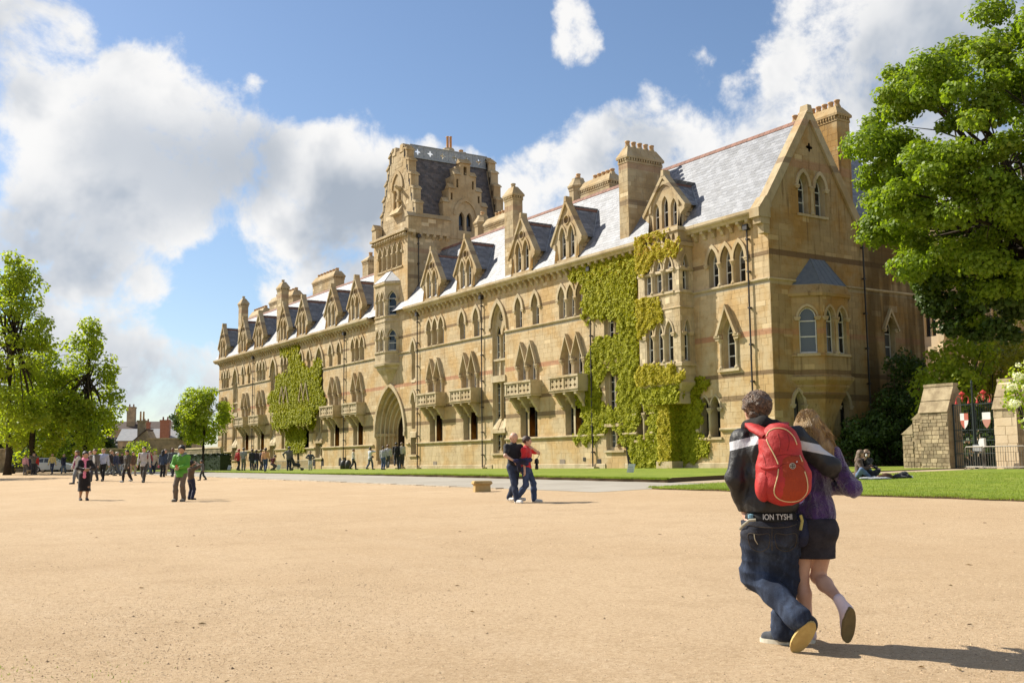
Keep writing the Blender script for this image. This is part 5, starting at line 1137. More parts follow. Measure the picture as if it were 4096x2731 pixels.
# ================================================================ the iron gate and its stone piers
PIER=mat('pier_stone',(.40,.32,.20),(.25,.19,.115),2.2,rough=.95,bump=.8,bscale=9,var=.30)
PALE=stone_mat('pale_ashlar',(.60,.48,.32),(.40,.30,.18),(.56,.43,.27),(),.06,.2)
def pier(label,yl,yr,wing):
    o=empty('gate_pier',(41.4,(yl+yr)/2,-.48)); tag(o,label,'gate pier','gate piers'); f=lambda mb,nm,m: put(nm,mb.mesh(nm,m),o)
    z0=-.6; x0,x1=41.0,42.0
    mb=MB(); mb.val=.35; mb.prism([(x0+.03,z0),(x1,z0),(x1,2.9),(x0+.75,3.22),(x0+.50,3.22),(x0+.03,2.05)],lambda x,z:(x,yl-.02,z),lambda x,z:(x,yr+.02,z)); f(mb,'pier_body',PIER if wing else PALE)
    B=blocks((yr,yl,z0+.1,2.0),[],.17 if wing else .36,lmin=.16 if wing else .4,lmax=.42 if wing else .8,seed=int(yl*10)); m=PIER if wing else PALE
    top=[q for q in B if q[2]>=1.45]; B=[q for q in B if q[2]<1.45]
    for i,(L,mm) in enumerate(((B,m),(top,PIER))):
        for q in L: mb=MB(); block_mb(mb,[q],lambda a,d,z:(x0+.02+d*(3 if wing else 1),a,z),.007,seed=int(q[0]*991+q[2]*77)); f(mb,'stone',mm)
    for q in blocks((x0+.05,x1,z0+.1,2.0),[],.3,lmin=.3,lmax=.6,seed=int(yl*10)+1): mb=MB(); block_mb(mb,[q],lambda a,d,z:(a,yr+.01+d,z),.007,seed=int(q[0]*991)); f(mb,'stone',mat('pier_side',(.36,.27,.15),(.26,.19,.10),2.2,rough=.95,bump=.6,var=.2))
    mb=MB(); mb.val=.5
    for t0,t1 in((0,.42),(.45,1)):   # sloping weathered cap in two slabs
        A=Vector((x0-.05,0,2.02)); Bv=Vector((x0+.5,0,3.2)); P=A.lerp(Bv,t0); Q=A.lerp(Bv,t1); mb.prism([(P.x,P.z),(Q.x,Q.z),(Q.x+.25,Q.z),(P.x+.2,P.z)],lambda x,z:(x,yl+.02,z),lambda x,z:(x,yr-.02,z))
    mb.box(x0+.45,x0+.85,yr-.03,yl+.03,3.18,3.3); f(mb,'cap',PIER)
    if wing:
        for (ya,yb,h,sl) in((yl,yl+.42,1.75,.35),(yl+.42,yl+1.0,1.1,.45)):
            mb=MB(); mb.box(x0+.10,x1-.1,ya,yb,z0,h); mb.prism([(ya,h),(yb+.05,h),(ya,h+sl)],lambda y,z:(x0+.05,y,z),lambda y,z:(x1-.05,y,z)); f(mb,'wing_wall',PIER)
            for q in blocks((ya,yb,z0+.1,h),[],.17,lmin=.15,lmax=.36,seed=int(ya*10)): mb=MB(); block_mb(mb,[q],lambda a,d,z:(x0+.09+d*3,a,z),.007,seed=int(q[0]*991+q[2]*77)); f(mb,'stone',PIER)
pier('rough stone gate pier with stepped wing wall, left of the iron gate',30.45,29.0,True)
pier('gate pier with smooth pale lower stones, right of the iron gate',26.85,25.8,False)
GREEN=mat('gate_iron',(.012,.022,.020),rough=.5,spec=.5); RED=mat('red_paint',(.55,.05,.045),(.42,.04,.035),8,rough=.55)
def gate():
    o=empty('iron_gate',(41.3,27.9,-.48)); tag(o,'dark wrought iron double gate with red finials and two painted shields','gate'); f=lambda mb,nm,m,p=o: put(nm,mb.mesh(nm,m),p)
    x=41.3
    for ya,yb in((28.92,27.98),(27.9,26.98)):
        mb=MB(); 
        for y in(ya,yb): mb.box(x-.03,x+.03,y-.03,y+.03,-.45,2.35)
        for z in(-.35,.2,.75,1.2,2.3): mb.box(x-.025,x+.025,min(ya,yb),max(ya,yb),z-.02,z+.02)
        lf=f(mb,'gate_leaf',GREEN)
        n=9
        for i in range(1,n):
            y=ya+(yb-ya)*i/n; mb=MB(); mb.tube([(x,y,-.42),(x,y,2.42)],.011,6); f(mb,'bar',GREEN,lf)
        yc=(ya+yb)/2
        mb=MB()
        for k in range(14):
            t=k/14*2*PI
            mb.tube([(x-.02,yc+.1*math.cos(t)*s+.18*q,.98+.12*math.sin(t)) for s,q in((1,-1),(1,-1))][:1]+[(x-.02,yc+.11*math.cos(t+.5)-.18,.98+.11*math.sin(t+.5))],.01,4); mb.tube([(x-.02,yc+.11*math.cos(t)+.18,.98+.11*math.sin(t)),(x-.02,yc+.11*math.cos(t+.5)+.18,.98+.11*math.sin(t+.5))],.01,4)
        f(mb,'scroll',GREEN,lf)
        # tasselled red finial: tiers of a broad red hat over hanging tassels
        mb=MB(); mb.lathe([(.015,2.42),(.02,2.5),(.06,2.55),(.035,2.60),(.02,2.66),(.07,2.72),(.13,2.75),(.13,2.79),(.06,2.83),(.05,2.86),(.01,2.88)],(x,yc,0),10); f(mb,'finial',RED)
        for s in(-1,1): mb=MB(); mb.lathe([(.06,2.34),(.05,2.40),(.02,2.46),(.012,2.56),(.008,2.58)],(x,yc+s*.3,0),8); f(mb,'tassel',RED); mb=MB(); mb.tube([(x,yc+s*.3,2.58),(x,yc+s*.2,2.68),(x,yc+s*.05,2.6)],.012,5); f(mb,'finial_arm',RED)
    mb=MB(); mb.tube([(x-.04,27.94,-.45),(x-.04,27.94,3.15)],.035,8); mb.lathe([(.01,3.35),(.05,3.2),(.03,3.12)],(x-.04,27.94,0),8); f(mb,'gate_post',GREEN)
    # shields: first quartered white and red, second white over brown-red
    for yc,cols in((28.35,((0,1),(1,0))),(27.3,((0,0),(2,2)))):
        ms=[WHITE,mat('shield_red',(.45,.12,.08),rough=.6),mat('shield_brown',(.42,.20,.15),rough=.6)]; mb=MB()
        for r in range(2):
            for c in range(2):
                mb.mi=cols[r][c] if cols[0]!=cols[1] else cols[r][c]
                a0=(-.19 if c==0 else 0); q=[(a0,1.92-.30*r),(a0+.19,1.92-.30*r)]
                if r==0: P=[(a0,1.62),(a0+.19,1.62),(a0+.19,1.92),(a0,1.92)]
                else: P=[(-.19,1.62),(0,1.62),(0,1.25),(-.08,1.33),(-.16,1.47)] if c==0 else [(0,1.62),(.19,1.62),(.16,1.47),(.08,1.33),(0,1.25)]
                mb.prism(P,lambda y,z:(x-.09,yc-y,z),lambda y,z:(x-.06,yc-y,z))
        f(mb,'shield',ms)
gate()
STEEL=mat('galvanised',(.25,.23,.19),(.19,.17,.14),8,rough=.5,metal=.4)
def barrier(label,y0,y1,x=40.0,x2=None,h=.95,group=None,nm='crowd_barrier'):
    x2=x if x2 is None else x2; zb=max(gzs(x,y0),gzs(x2,y1)); o=empty(nm,((x+x2)/2,(y0+y1)/2,zb)); tag(o,label,'barrier',group); A=Vector((x,y0,zb)); B=Vector((x2,y1,zb)); U=Vector((0,0,1))
    mb=MB(); mb.tube([A+U*.02,A+U*(h-.1),A.lerp(B,.02)+U*(h-.03),A.lerp(B,.06)+U*h,A.lerp(B,.94)+U*h,A.lerp(B,.98)+U*(h-.03),B+U*(h-.1),B+U*.02],.025,8); mb.tube([A+U*.12,B+U*.12],.018,6); put('frame',mb.mesh('frame',STEEL),o)
    n=int((B-A).length/.105)
    for i in range(1,n): p=A.lerp(B,i/n); mb=MB(); mb.tube([p+U*.12,p+U*h],.009,5); put('bar',mb.mesh('bar',STEEL),o)
    d=(B-A).normalized().cross(U)
    for p in(A.lerp(B,.12),A.lerp(B,.88)): mb=MB(); mb.tube([p+d*.28+U*.02,p+U*.05,p-d*.28+U*.02],.015,5); put('foot',mb.mesh('foot',STEEL),o)
barrier('steel crowd barrier in front of the right gate pier',26.75,24.9,40.0,40.1,group='crowd barriers at the gate')
barrier('steel crowd barrier across the iron gate, partly behind the other barrier',27.75,26.85,40.3,40.25,group='crowd barriers at the gate')
o=empty('notice_box',(40.35,26.95,-.46)); tag(o,'white plastic notice box on a thin post by the gate barrier','sign')
mb=MB(); mb.tube([(40.35,26.95,-.5),(40.35,26.95,.5)],.02,6); put('post',mb.mesh('post',IRON),o); mb=MB(); mb.prism([(26.85,.46),(27.05,.46),(27.12,.62),(27.06,.8),(26.86,.82)],lambda y,z:(40.28,y,z),lambda y,z:(40.42,y,z)); put('box',mb.mesh('box',WHITE),o)
o=empty('notice_board',(40.45,27.3,-.46)); tag(o,'small grey notice board fixed to the gate bars','sign'); mb=MB(); mb.box(40.42,40.45,27.05,27.48,.28,.56); put('board',mb.mesh('board',mat('grey_board',(.22,.23,.24),rough=.6)),o); mb=MB(); 
for i in range(4): mb.box(40.415,40.42,27.1,27.43,.33+.055*i,.345+.055*i)
put('lettering',mb.mesh('lettering',WHITE),o)
# stone block at the end of the kerb
sb=empty('stone_block',(17.95,30.0,gzs(17.95,30))); tag(sb,'weathered stone block with moulded top at the end of the kerb','stone block')
z=gzs(17.95,30); rz=-.35
mb=MB(); mb.val=.5; mb.box(-.26,.26,-.20,.20,-.1,.22,.012); q=put('shaft',mb.mesh('shaft',stone_mat('block_stone',(.46,.34,.17),(.2,.14,.07),(.42,.28,.11),(),.1,.5)),sb,(17.95,30,z),rz)
mb=MB(); mb.box(-.26,.26,-.20,.20,.22,.26,-.04); mb.box(-.31,.31,-.25,.25,.26,.31,.01); mb.box(-.30,.30,-.24,.24,.31,.35,.03); put('moulded_top',mb.mesh('moulded_top',MATS['block_stone']),sb,(17.95,30,z),rz)
# keep-off-the-grass notices
def notice(px,py,dist,label,w=.3):
    b=at(px,dist); zt=gzs(b.x,b.y)+.08; o=empty('lawn_notice',(b.x,b.y,zt),CAMROT-.2); tag(o,label,'sign','small white notices on the lawn')
    mb=MB(); mb.prism([(-w/2,.06),(w/2,.04),(w/2+.10,.42),(-w/2+.10,.44)],lambda x,z:(x,0,z),lambda x,z:(x,.012,z)); put('board',mb.mesh('board',mat('notice_white',(.62,.62,.62),rough=.5)),o,fix=True)
    mb=MB(); mb.box(-.015,.015,.012,.03,-.1,.2); put('stake',mb.mesh('stake',IRON),o,fix=True)
    mb=MB()
    for i in range(3): mb.box(-w/2+.07,w/2-.01,-.003,0,.12+.08*i,.145+.08*i)
    put('lettering',mb.mesh('lettering',mat('notice_text',(.35,.35,.36))),o,fix=True)
notice(2520,1903,47.5,'small white notice on the lawn below the ivy')
notice(915,1883,97,'small white notice on the lawn left of the queue')
notice(1112,1883,88,'small white notice on the lawn by the pushchair')
# plaques and little vents in the plinth (parts of the college)
for y,z0,w,h,m in((59.5,-.06,.3,.26,'p'),(77.64,-.06,.3,.26,'p'),(57.0,.2,.14,.12,'v'),(55.4,.0,.2,.2,'v')):
    mb=MB(); mb.box(FX-.03,FX+.01,y-w,y+w,z0-h,z0+h); q=mb.build('plaque' if m=='p' else 'vent',mat('plaque_grey',(.24,.19,.15)) if m=='p' else IRON,BLD)
    if m=='p':
        mb=MB()
        for i in range(5): mb.box(FX-.034,FX-.03,y-w*.75,y+w*.75,z0-.18+.08*i,z0-.165+.08*i)
        mb.build('lettering',mat('plaque_text',(.36,.30,.24)),q)
# low cellar openings left of the door and the two railings there
for y in(103.6,101.4,97.0,95.8):
    o2=lancet(.36,ZB,.35,.72); mb=MB(); mb.T=TF(y); mb.sheet(o2,[],lambda a,z:(a,-.012,z)); mb.build('cellar_opening',DARK,BLD)
for y,wd in((93.0,'left'),(91.9,'right')):
    b=Vector((40.6,y,-.42)); o=empty('bollard',tuple(b)); tag(o,'%s one of two dark rounded bollards by the wall left of the doorway'%wd,'bollard','dark bollards left of the doorway'); mb=MB(); mb.lathe([(.3,-.1),(.3,.5),(.24,.75),(.1,.86),(.02,.88)],tuple(b),12); put('post',mb.mesh('post',IRON,True),o)
barrier('long low railing on the lawn edge left of the doorway',105.5,95.5,38.5,38.6,.9,'railings on the far lawn','railing')

# a few fallen leaves and twigs on the gravel
rs=np.random.RandomState(91); mb=MB()
for i in range(46):
    d=rs.uniform(5.5,22); a=.5686+rs.uniform(-.44,.44); x,y=d*math.sin(a),d*math.cos(a)
    if x>21: continue
    z=gzs(x,y)+.006; t=rs.uniform(0,6.3); L=rs.uniform(.015,.045); c,s_=math.cos(t)*L,math.sin(t)*L; mb.val=rs.rand()
    mb.face([(x-c,y-s_,z),(x+s_*.45,y-c*.45,z+.012),(x+c,y+s_,z+.003),(x-s_*.45,y+c*.45,z+.010)])
tag(mb.build('fallen_leaves',mat('dry_leaf',(.20,.11,.035),(.13,.10,.03),40,rough=.8,var=.5)),kind='stuff')
# ================================================================ people: smooth bodies grown from distance fields
def nets(F,o,h):
    s=F<0; c=[s[i:s.shape[0]-1+i,j:s.shape[1]-1+j,k:s.shape[2]-1+k] for i in(0,1) for j in(0,1) for k in(0,1)]
    n_in=sum(x.astype(np.int8) for x in c); act=(n_in>0)&(n_in<8); I=np.argwhere(act); 
    if len(I)==0: return np.zeros((0,3)),np.zeros((0,4),int)
    idx=-np.ones(act.shape,np.int64); idx[tuple(I.T)]=np.arange(len(I)); acc=np.zeros((len(I),3)); cnt=np.zeros(len(I))
    cor=[np.array((i,j,k)) for i in(0,1) for j in(0,1) for k in(0,1)]
    for a in range(8):
        for b in range(a+1,8):
            d=cor[b]-cor[a]
            if np.abs(d).sum()!=1: continue
            fa=F[tuple((I+cor[a]).T)]; fb=F[tuple((I+cor[b]).T)]; m=(fa<0)!=(fb<0); t=np.where(m,fa/np.where(m,fa-fb,1),0)
            acc+=m[:,None]*(cor[a]+t[:,None]*d); cnt+=m
    V=(I+acc/cnt[:,None])*h+o; Q=[]
    for ax in range(3):
        sl0=[slice(1,-1)]*3; sl1=[slice(1,-1)]*3; sl0[ax]=slice(0,-1); sl1[ax]=slice(1,None)
        A=s[tuple(sl0)]; B=s[tuple(sl1)]; ch=A!=B; E=np.argwhere(ch)+np.array([0 if k==ax else 1 for k in range(3)]); fl=A[ch]
        u,v=[(1,2),(2,0),(0,1)][ax]; du=np.zeros(3,int); dv=np.zeros(3,int); du[u]=1; dv[v]=1
        q=np.stack([idx[tuple((E-du-dv).T)],idx[tuple((E-dv).T)],idx[tuple(E.T)],idx[tuple((E-du).T)]],1); q[~fl]=q[~fl][:,::-1]; Q.append(q)
    Q=np.concatenate(Q); return V,Q[(Q>=0).all(1)]
def field(prims,h,k=.03,clips=(),wr=0,wf=22,seed=0):
    lo=np.min([p[-1][0] for p in prims],0)-2.5*h-.01; hi=np.max([p[-1][1] for p in prims],0)+2.5*h+.01
    n=np.ceil((hi-lo)/h).astype(int)+1; F=np.full(n,1.0,np.float32)
    ax=[(lo[i]+h*np.arange(n[i])).astype(np.float32) for i in range(3)]
    for p in prims:
        kk=p[-2] or k; m=kk+2*h; i0=np.maximum(((p[-1][0]-m-lo)/h).astype(int),0); i1=np.minimum(((p[-1][1]+m-lo)/h).astype(int)+2,n)
        X=ax[0][i0[0]:i1[0],None,None]; Y=ax[1][None,i0[1]:i1[1],None]; Z=ax[2][None,None,i0[2]:i1[2]]
        if p[0]=='c':
            a,b,ra,rb=p[1:5]; d=b-a; L=max(float(d@d),1e-9); t=np.clip(((X-a[0])*d[0]+(Y-a[1])*d[1]+(Z-a[2])*d[2])/L,0,1)
            D=np.sqrt((X-a[0]-t*d[0])**2+(Y-a[1]-t*d[1])**2+(Z-a[2]-t*d[2])**2)-(ra+(rb-ra)*t)
        else:
            c,r,Mx=p[1:4]; q=[X-c[0],Y-c[1],Z-c[2]]; q=[Mx[i][0]*q[0]+Mx[i][1]*q[1]+Mx[i][2]*q[2] for i in range(3)]
            l=np.sqrt((q[0]/r[0])**2+(q[1]/r[1])**2+(q[2]/r[2])**2); g=np.sqrt((q[0]/r[0]**2)**2+(q[1]/r[1]**2)**2+(q[2]/r[2]**2)**2); D=l*(l-1)/np.maximum(g,1e-6)
        S_=F[i0[0]:i1[0],i0[1]:i1[1],i0[2]:i1[2]]; hh=np.maximum(kk-np.abs(S_-D),0)/kk; F[i0[0]:i1[0],i0[1]:i1[1],i0[2]:i1[2]]=np.minimum(S_,D)-hh*hh*kk*.25
    X,Y,Z=np.meshgrid(*ax,indexing='ij',sparse=True)
    if wr:
        r=np.random.RandomState(seed); 
        for i in range(4):
            w=r.normal(size=3)*wf*(.6+.35*i); F-=wr/(1+.4*i)*(1.7*(1-np.abs(np.sin(.6*(w[0]*X+w[1]*Y+w[2]*Z*1.4)+r.rand()*6+1.2*np.sin(w[1]*.4*Z+w[2]*.3*X))))**1.8-.45)
    for pt,nr in clips: nr=np.array(nr,float); nr/=np.linalg.norm(nr); F=np.maximum(F,((X-pt[0])*nr[0]+(Y-pt[1])*nr[1]+(Z-pt[2])*nr[2]))
    return nets(F,lo,h)
def cap_(a,b,ra,rb=None,k=None):
    a=np.array(a,float); b=np.array(b,float); rb=ra if rb is None else rb; r=max(ra,rb); return('c',a,b,ra,rb,k,(np.minimum(a,b)-r,np.maximum(a,b)+r))
def ell_(c,r,rot=None,k=None):
    c=np.array(c,float); r=np.array(r,float); Mx=np.eye(3) if rot is None else np.array(Euler(rot).to_matrix().transposed()); m=r.max(); return('e',c,r,Mx,k,(c-m,c+m))
def body_mesh(name,prims,h,m,parent=None,k=.03,clips=(),wr=0,wf=22,seed=0,loc=(0,0,0),rz=0):
    V,Q=field(prims,h,k,clips,wr,wf,seed)
    if len(Q)==0: return None
    me=npmesh(name,V,Q,[m],smooth=True); return put(name,me,parent,loc,rz,fix=parent is not None)
def ik(a,b,l1,l2,hint):
    a,b,hint=map(lambda v:np.array(v,float),(a,b,hint)); d=b-a; L=np.linalg.norm(d); 
    if L>(l1+l2)*.999: b=a+d/L*(l1+l2)*.999; d=b-a; L=np.linalg.norm(d)
    x=(l1*l1-l2*l2+L*L)/(2*L); y=math.sqrt(max(l1*l1-x*x,0)); u=d/L; n=hint-u*(hint@u); n/=max(np.linalg.norm(n),1e-6); return a+u*x+n*y,b
SKINS={'l':mat('skin_light',(.56,.34,.24),(.50,.28,.19),8,rough=.5,spec=.35),'m':mat('skin_tan',(.46,.27,.165),(.40,.22,.13),8,rough=.5,spec=.35),'d':mat('skin_brown',(.13,.07,.045),rough=.5)}
def cloth(c): 
    n='cloth_%02x%02x%02x'%tuple(int(min(x,1)*255) for x in c); return mat(n,c,[x*.78 for x in c],7,rough=.85,bump=.25,bscale=60,sheen=.2)
def hand_prims(w,d,up,s,curl=.5,side=1):
    d=np.array(d,float); d/=np.linalg.norm(d); up=np.array(up,float); up-=d*(up@d); up/=max(np.linalg.norm(up),1e-6); sd=np.cross(d,up)*side; w=np.array(w,float)
    P=[cap_(w,w+d*.045*s,.019*s,.022*s,.01)]
    for o in(-.02,0,.02): P.append(cap_(w+d*.03*s+sd*o*s,w+d*.085*s+sd*o*1.2*s,.016*s,.013*s,.012))
    for i,(o,L) in enumerate(((-.028,.058),(-.010,.072),(.010,.078),(.028,.068))):
        a=w+d*.085*s+sd*o*1.15*s; b=a+(d*math.cos(curl)-up*math.sin(curl))*L*.5*s; c=b+(d*math.cos(curl*2.1)-up*math.sin(curl*2.1))*L*.5*s
        P+= [cap_(a,b,.0092*s,.0086*s,.004),cap_(b,c,.0086*s,.007*s,.003)]
    a=w+d*.03*s+sd*.03*s; b=a+(d*.7+sd*.75-up*.2)*.042*s; c=b+(d*.9+sd*.2-up*.3)*.034*s; P+=[cap_(a,b,.013*s,.0105*s,.01),cap_(b,c,.010*s,.008*s,.004)]; return P
def person(label,pos,face,H=1.7,pose=None,top=((.3,.3,.3),'long',.50),bot=('trousers',(.06,.07,.1)),hair=('short',(.05,.03,.02)),shoes=(.05,.045,.04),skin='l',h=.022,fem=False,kid=False,extras=(),group=None,detail=False,cat='person',seed=0):
    q=dict(Lf=(-.055,0,0),Rf=(.055,0,0),Lh=(-.15,.03,.46),Rh=(.15,.03,.46),lean=0,hy=0,hp=0,side=0,Lk=(-.05,1,0),Rk=(.05,1,0),Le=(-.3,-1,-.1),Re=(.3,-1,-.1),hips=.52,hipy=0,hipx=0)
    q.update(pose or {}); g=lambda *v:np.array(v,float)*H
    sh=(.100 if fem else .118)*(.95 if kid else 1); hd=1.22 if kid else 1.0
    hip=g(q['hipx'],q['hipy'],q['hips']); up=np.array((math.sin(q['side']),math.sin(q['lean']),math.cos(q['lean'])*math.cos(q['side'])))
    ch=hip+up*.20*H; sc=hip+up*.295*H; nk=hip+up*.345*H
    J={}
    for s,n in((-1,'L'),(1,'R')):
        hj=hip+g(s*.052,0,-.005); f=g(*q[n+'f']); an=f+g(0,-.015,.045) if q.get(n+'a') is None else g(*q[n+'a']); kn,an=ik(hj,an,.245*H,.245*H,q[n+'k']); J[n+'hip'],J[n+'kn'],J[n+'an'],J[n+'f']=hj,kn,an,f
        sj=sc+g(s*sh,0,-.012*1); el,wr_=ik(sj,g(*q[n+'h']),.170*H,.150*H,q[n+'e']); J[n+'sh'],J[n+'el'],J[n+'wr']=sj,el,wr_
        J[n+'hd']=q.get(n+'hd',None)
    hdir=np.array((math.sin(q['hy'])*math.cos(q['hp']),math.cos(q['hy'])*math.cos(q['hp']),math.sin(q['hp']))); hr=np.array((math.cos(q['hy']),-math.sin(q['hy']),0)); hu=np.cross(hr,hdir)
    hc=nk+up*.075*H*(1.05 if kid else 1)+hdir*.018*H+g(q.get('hx',0),0,0); rot=(q['hp'],0,-q['hy']); r_=.062*H*hd
    def torso(i,fat=1): 
        return [ell_(hip+up*.02*H,g(.088*fat+i/H,.066*fat+i/H,.075)),ell_(hip+up*.11*H,g((.074 if fem else .083)*fat+i/H,.060*fat+i/H,.10)),ell_(ch,g((.084 if fem else .098)*fat+i/H,.066*fat+i/H,.10)),cap_(J['Lsh'],J['Rsh'],.036*H+i,.036*H+i,.06*H)]+([ell_(ch+g(s*.04,.045,.01),g(.040,.035,.038)) for s in(-1,1)] if fem and not kid else [])
    def arm(n,i,upto=1.0):
        a,b,c=J[n+'sh'],J[n+'el'],J[n+'wr']
        P=[cap_(a,b,.034*H+i,.026*H+i)] if upto>=.5 else [cap_(a,a+(b-a)*upto*2,.034*H+i,.031*H+i)]
        if upto>.5: P.append(cap_(b,b+(c-b)*(upto-.5)*2,.026*H+i,.019*H+i))
        return P
    def leg(n,i,flare=0):
        a,b,c=J[n+'hip'],J[n+'kn'],J[n+'an']; return [cap_(a,b,.052*H+i,.036*H+i),cap_(b,b+(c-b)*.4,.036*H+i,.034*H+i+flare*.3),cap_(b+(c-b)*.4,c,.034*H+i+flare*.3,.023*H+i+flare)]
    sk=SKINS[skin]; rz=math.atan2(face[1],face[0])-PI/2
    B=torso(-.008)+[cap_(nk-up*.03*H,hc-hu*.03*H,.033*H,.031*H)]
    B+=[ell_(hc+hu*.018*H,(r_*.92,r_*1.08,r_*.98),rot),ell_(hc-hu*.022*H+hdir*.012*H,(r_*.74,r_*.82,r_*.85),rot,.02),cap_(hc+hdir*r_*1.0+hu*.002,hc+hdir*r_*1.16-hu*.012*H,.007*H*hd,.010*H*hd,.012),ell_(hc-hu*.045*H+hdir*.03*H,(r_*.38,r_*.4,r_*.3),rot,.02)]
    for s in(-1,1): B.append(ell_(hc+hr*s*r_*.93-hu*.002*H,(.008*H,.016*H,.024*H),rot,.008))
    for n in'LR':
        B+=arm(n,-.006)+leg(n,-.004)
        d=J[n+'wr']-J[n+'el']; d=d/np.linalg.norm(d) if J[n+'hd'] is None else np.array(J[n+'hd'],float)
        B+=hand_prims(J[n+'wr'],d,np.array((0.,1,.3)) if abs(d[1])<.8 else np.array((0,0,1.)),H/1.75*(1.0),.45,1 if n=='R' else -1)
        B+=[cap_(J[n+'an'],J[n+'an']+(J[n+'f']-J[n+'an'])*.6,.024*H,.02*H)]
    o=body_mesh('person',B,h*.75 if detail else h,sk,None,.02*H,loc=tuple(pos),rz=rz); tag(o,label,cat,group)
    # clothes
    tc,sl,hem=top; ft=q.get('fat',1.06); i=.014; P=torso(i,ft)
    if hem<.47: P+=[cap_(hip+g(0,0,-.02),g(hip[0]/H,hip[1]/H,hem-.02),.088*H+i,.095*H+i)]
    for n in'LR': P+=arm(n,i+(.004 if sl=='long' else -.002),{'long':.97,'short':.34,'none':.04}[sl])
    P+=[cap_(nk-up*.05*H,nk-up*.015*H,.05*H,.042*H)]
    cl=[((0,0,hem*H),(0,0,-1))] if q.get('clip',1) else []
    tm=tc if isinstance(tc,bpy.types.Material) else cloth(tc)
    body_mesh(q.get('topname','jacket' if sl=='long' else 'shirt'),P,h,tm,o,.03*H,cl,q.get('wr',.003),seed=seed)
    if bot[0]=='trousers':
        bm=bot[1] if isinstance(bot[1],bpy.types.Material) else cloth(bot[1])
        P=[ell_(hip+up*.01*H,g(.094,.074,.07)),ell_(hip-up*.03*H,g(.094,.078,.06))]+leg('L',.014,bot[2] if len(bot)>2 else .008)+leg('R',.014,bot[2] if len(bot)>2 else .008)
        body_mesh('trousers',P,h,bm,o,.025*H,[(tuple(hip+up*.045*H),tuple(up))] if q.get('clip',1) else [],.0028,16,seed=seed+1)
    else:
        z1=bot[2]; fl=bot[3] if len(bot)>3 else .02; P=[ell_(hip,g(.095,.078,.08)),cap_(hip,g(hip[0]/H,hip[1]/H,z1-.06),.088*H,(.098+fl)*H)]+[cap_(J[n+'hip'],J[n+'hip']+(J[n+'kn']-J[n+'hip'])*.75,.06*H,.055*H) for n in'LR']
        body_mesh('skirt',P,h,bot[1] if isinstance(bot[1],bpy.types.Material) else cloth(bot[1]),o,.06*H,[((0,0,z1*H),(0,0,-1))],.004,seed=seed+1)
    if shoes:
        for n in'LR':
            an=J[n+'an']; t=q.get(n+'t'); 
            if t is None: d=np.array((0,1,0.)); heel=an+g(0,-.02,-.03); toe=J[n+'f']+g(0,.10,.018); heel[2]=max(heel[2],.018*H)
            else: heel,toe=[g(*v) for v in t]
            body_mesh('shoe',[cap_(heel,toe,.024*H,.02*H),cap_(an,heel*.5+toe*.5,.025*H,.024*H),cap_(heel*.4+toe*.6,toe,.027*H,.022*H)],h*.8,cloth(shoes),o,.02*H,[((0,0,-.004),(0,0,-1))])
    # hair
    st,hcol=hair; hm=mat('hair_%02x%02x'%(int(hcol[0]*255),int(hcol[1]*255)),hcol,[x*.55 for x in hcol],30,rough=.5,spec=.45,bump=.5,bscale=90) if hcol else None
    if st!='bald':
        P=[ell_(hc+hu*.024*H-hdir*.008*H,(r_*1.07,r_*1.2,r_*1.06),rot)]; cl=[(tuple(hc+hdir*.035*H+hu*.012*H),tuple(hdir*1.0-hu*.75))]
        if st=='short': cl.append((tuple(hc-hu*.035*H),tuple(-hu+hdir*.35)))
        if st=='long' or st=='veil':
            P+=[cap_(hc-hdir*.03*H,nk-hdir*.045*H-up*.05*H,.056*H,.05*H),cap_(hc+hr*.03*H-hdir*.02*H,nk+hr*.045*H-up*.06*H-hdir*.01*H,.035*H,.028*H),cap_(hc-hr*.03*H-hdir*.02*H,nk-hr*.045*H-up*.06*H-hdir*.01*H,.035*H,.028*H)]
        if st=='tail': P+=[cap_(hc-hdir*.06*H+hu*.02*H,hc-hdir*.085*H-hu*.10*H,.028*H,.015*H)]
        if st=='cap': P+=[ell_(hc+hu*.045*H+hdir*.07*H,(r_*.8,r_*.9,r_*.14),rot)]
        body_mesh('hair' if st not in('cap','veil') else 'hat',P,h*.8,hm,o,.02*H,cl,.004,40,seed)
    if detail:
        EY=mat('eye_dark',(.02,.015,.012),rough=.2); MO=mat('lip',(.42,.17,.14),rough=.5)
        for s in(-1,1): mb=MB(); c=hc+hdir*r_*.93+hr*s*r_*.38+hu*.01*H; mb.lathe([(.001,-.008),(.009,0),(.001,.008)],tuple(c),8); put('eye',mb.mesh('eye',EY,True),o,fix=True)
        mb=MB(); c=hc+hdir*r_*.93-hu*.034*H; mb.tube([tuple(c-hr*.02),tuple(c+hdir*.008),tuple(c+hr*.02)],[.003,.006,.003],6); put('mouth',mb.mesh('mouth',MO,True),o,fix=True)
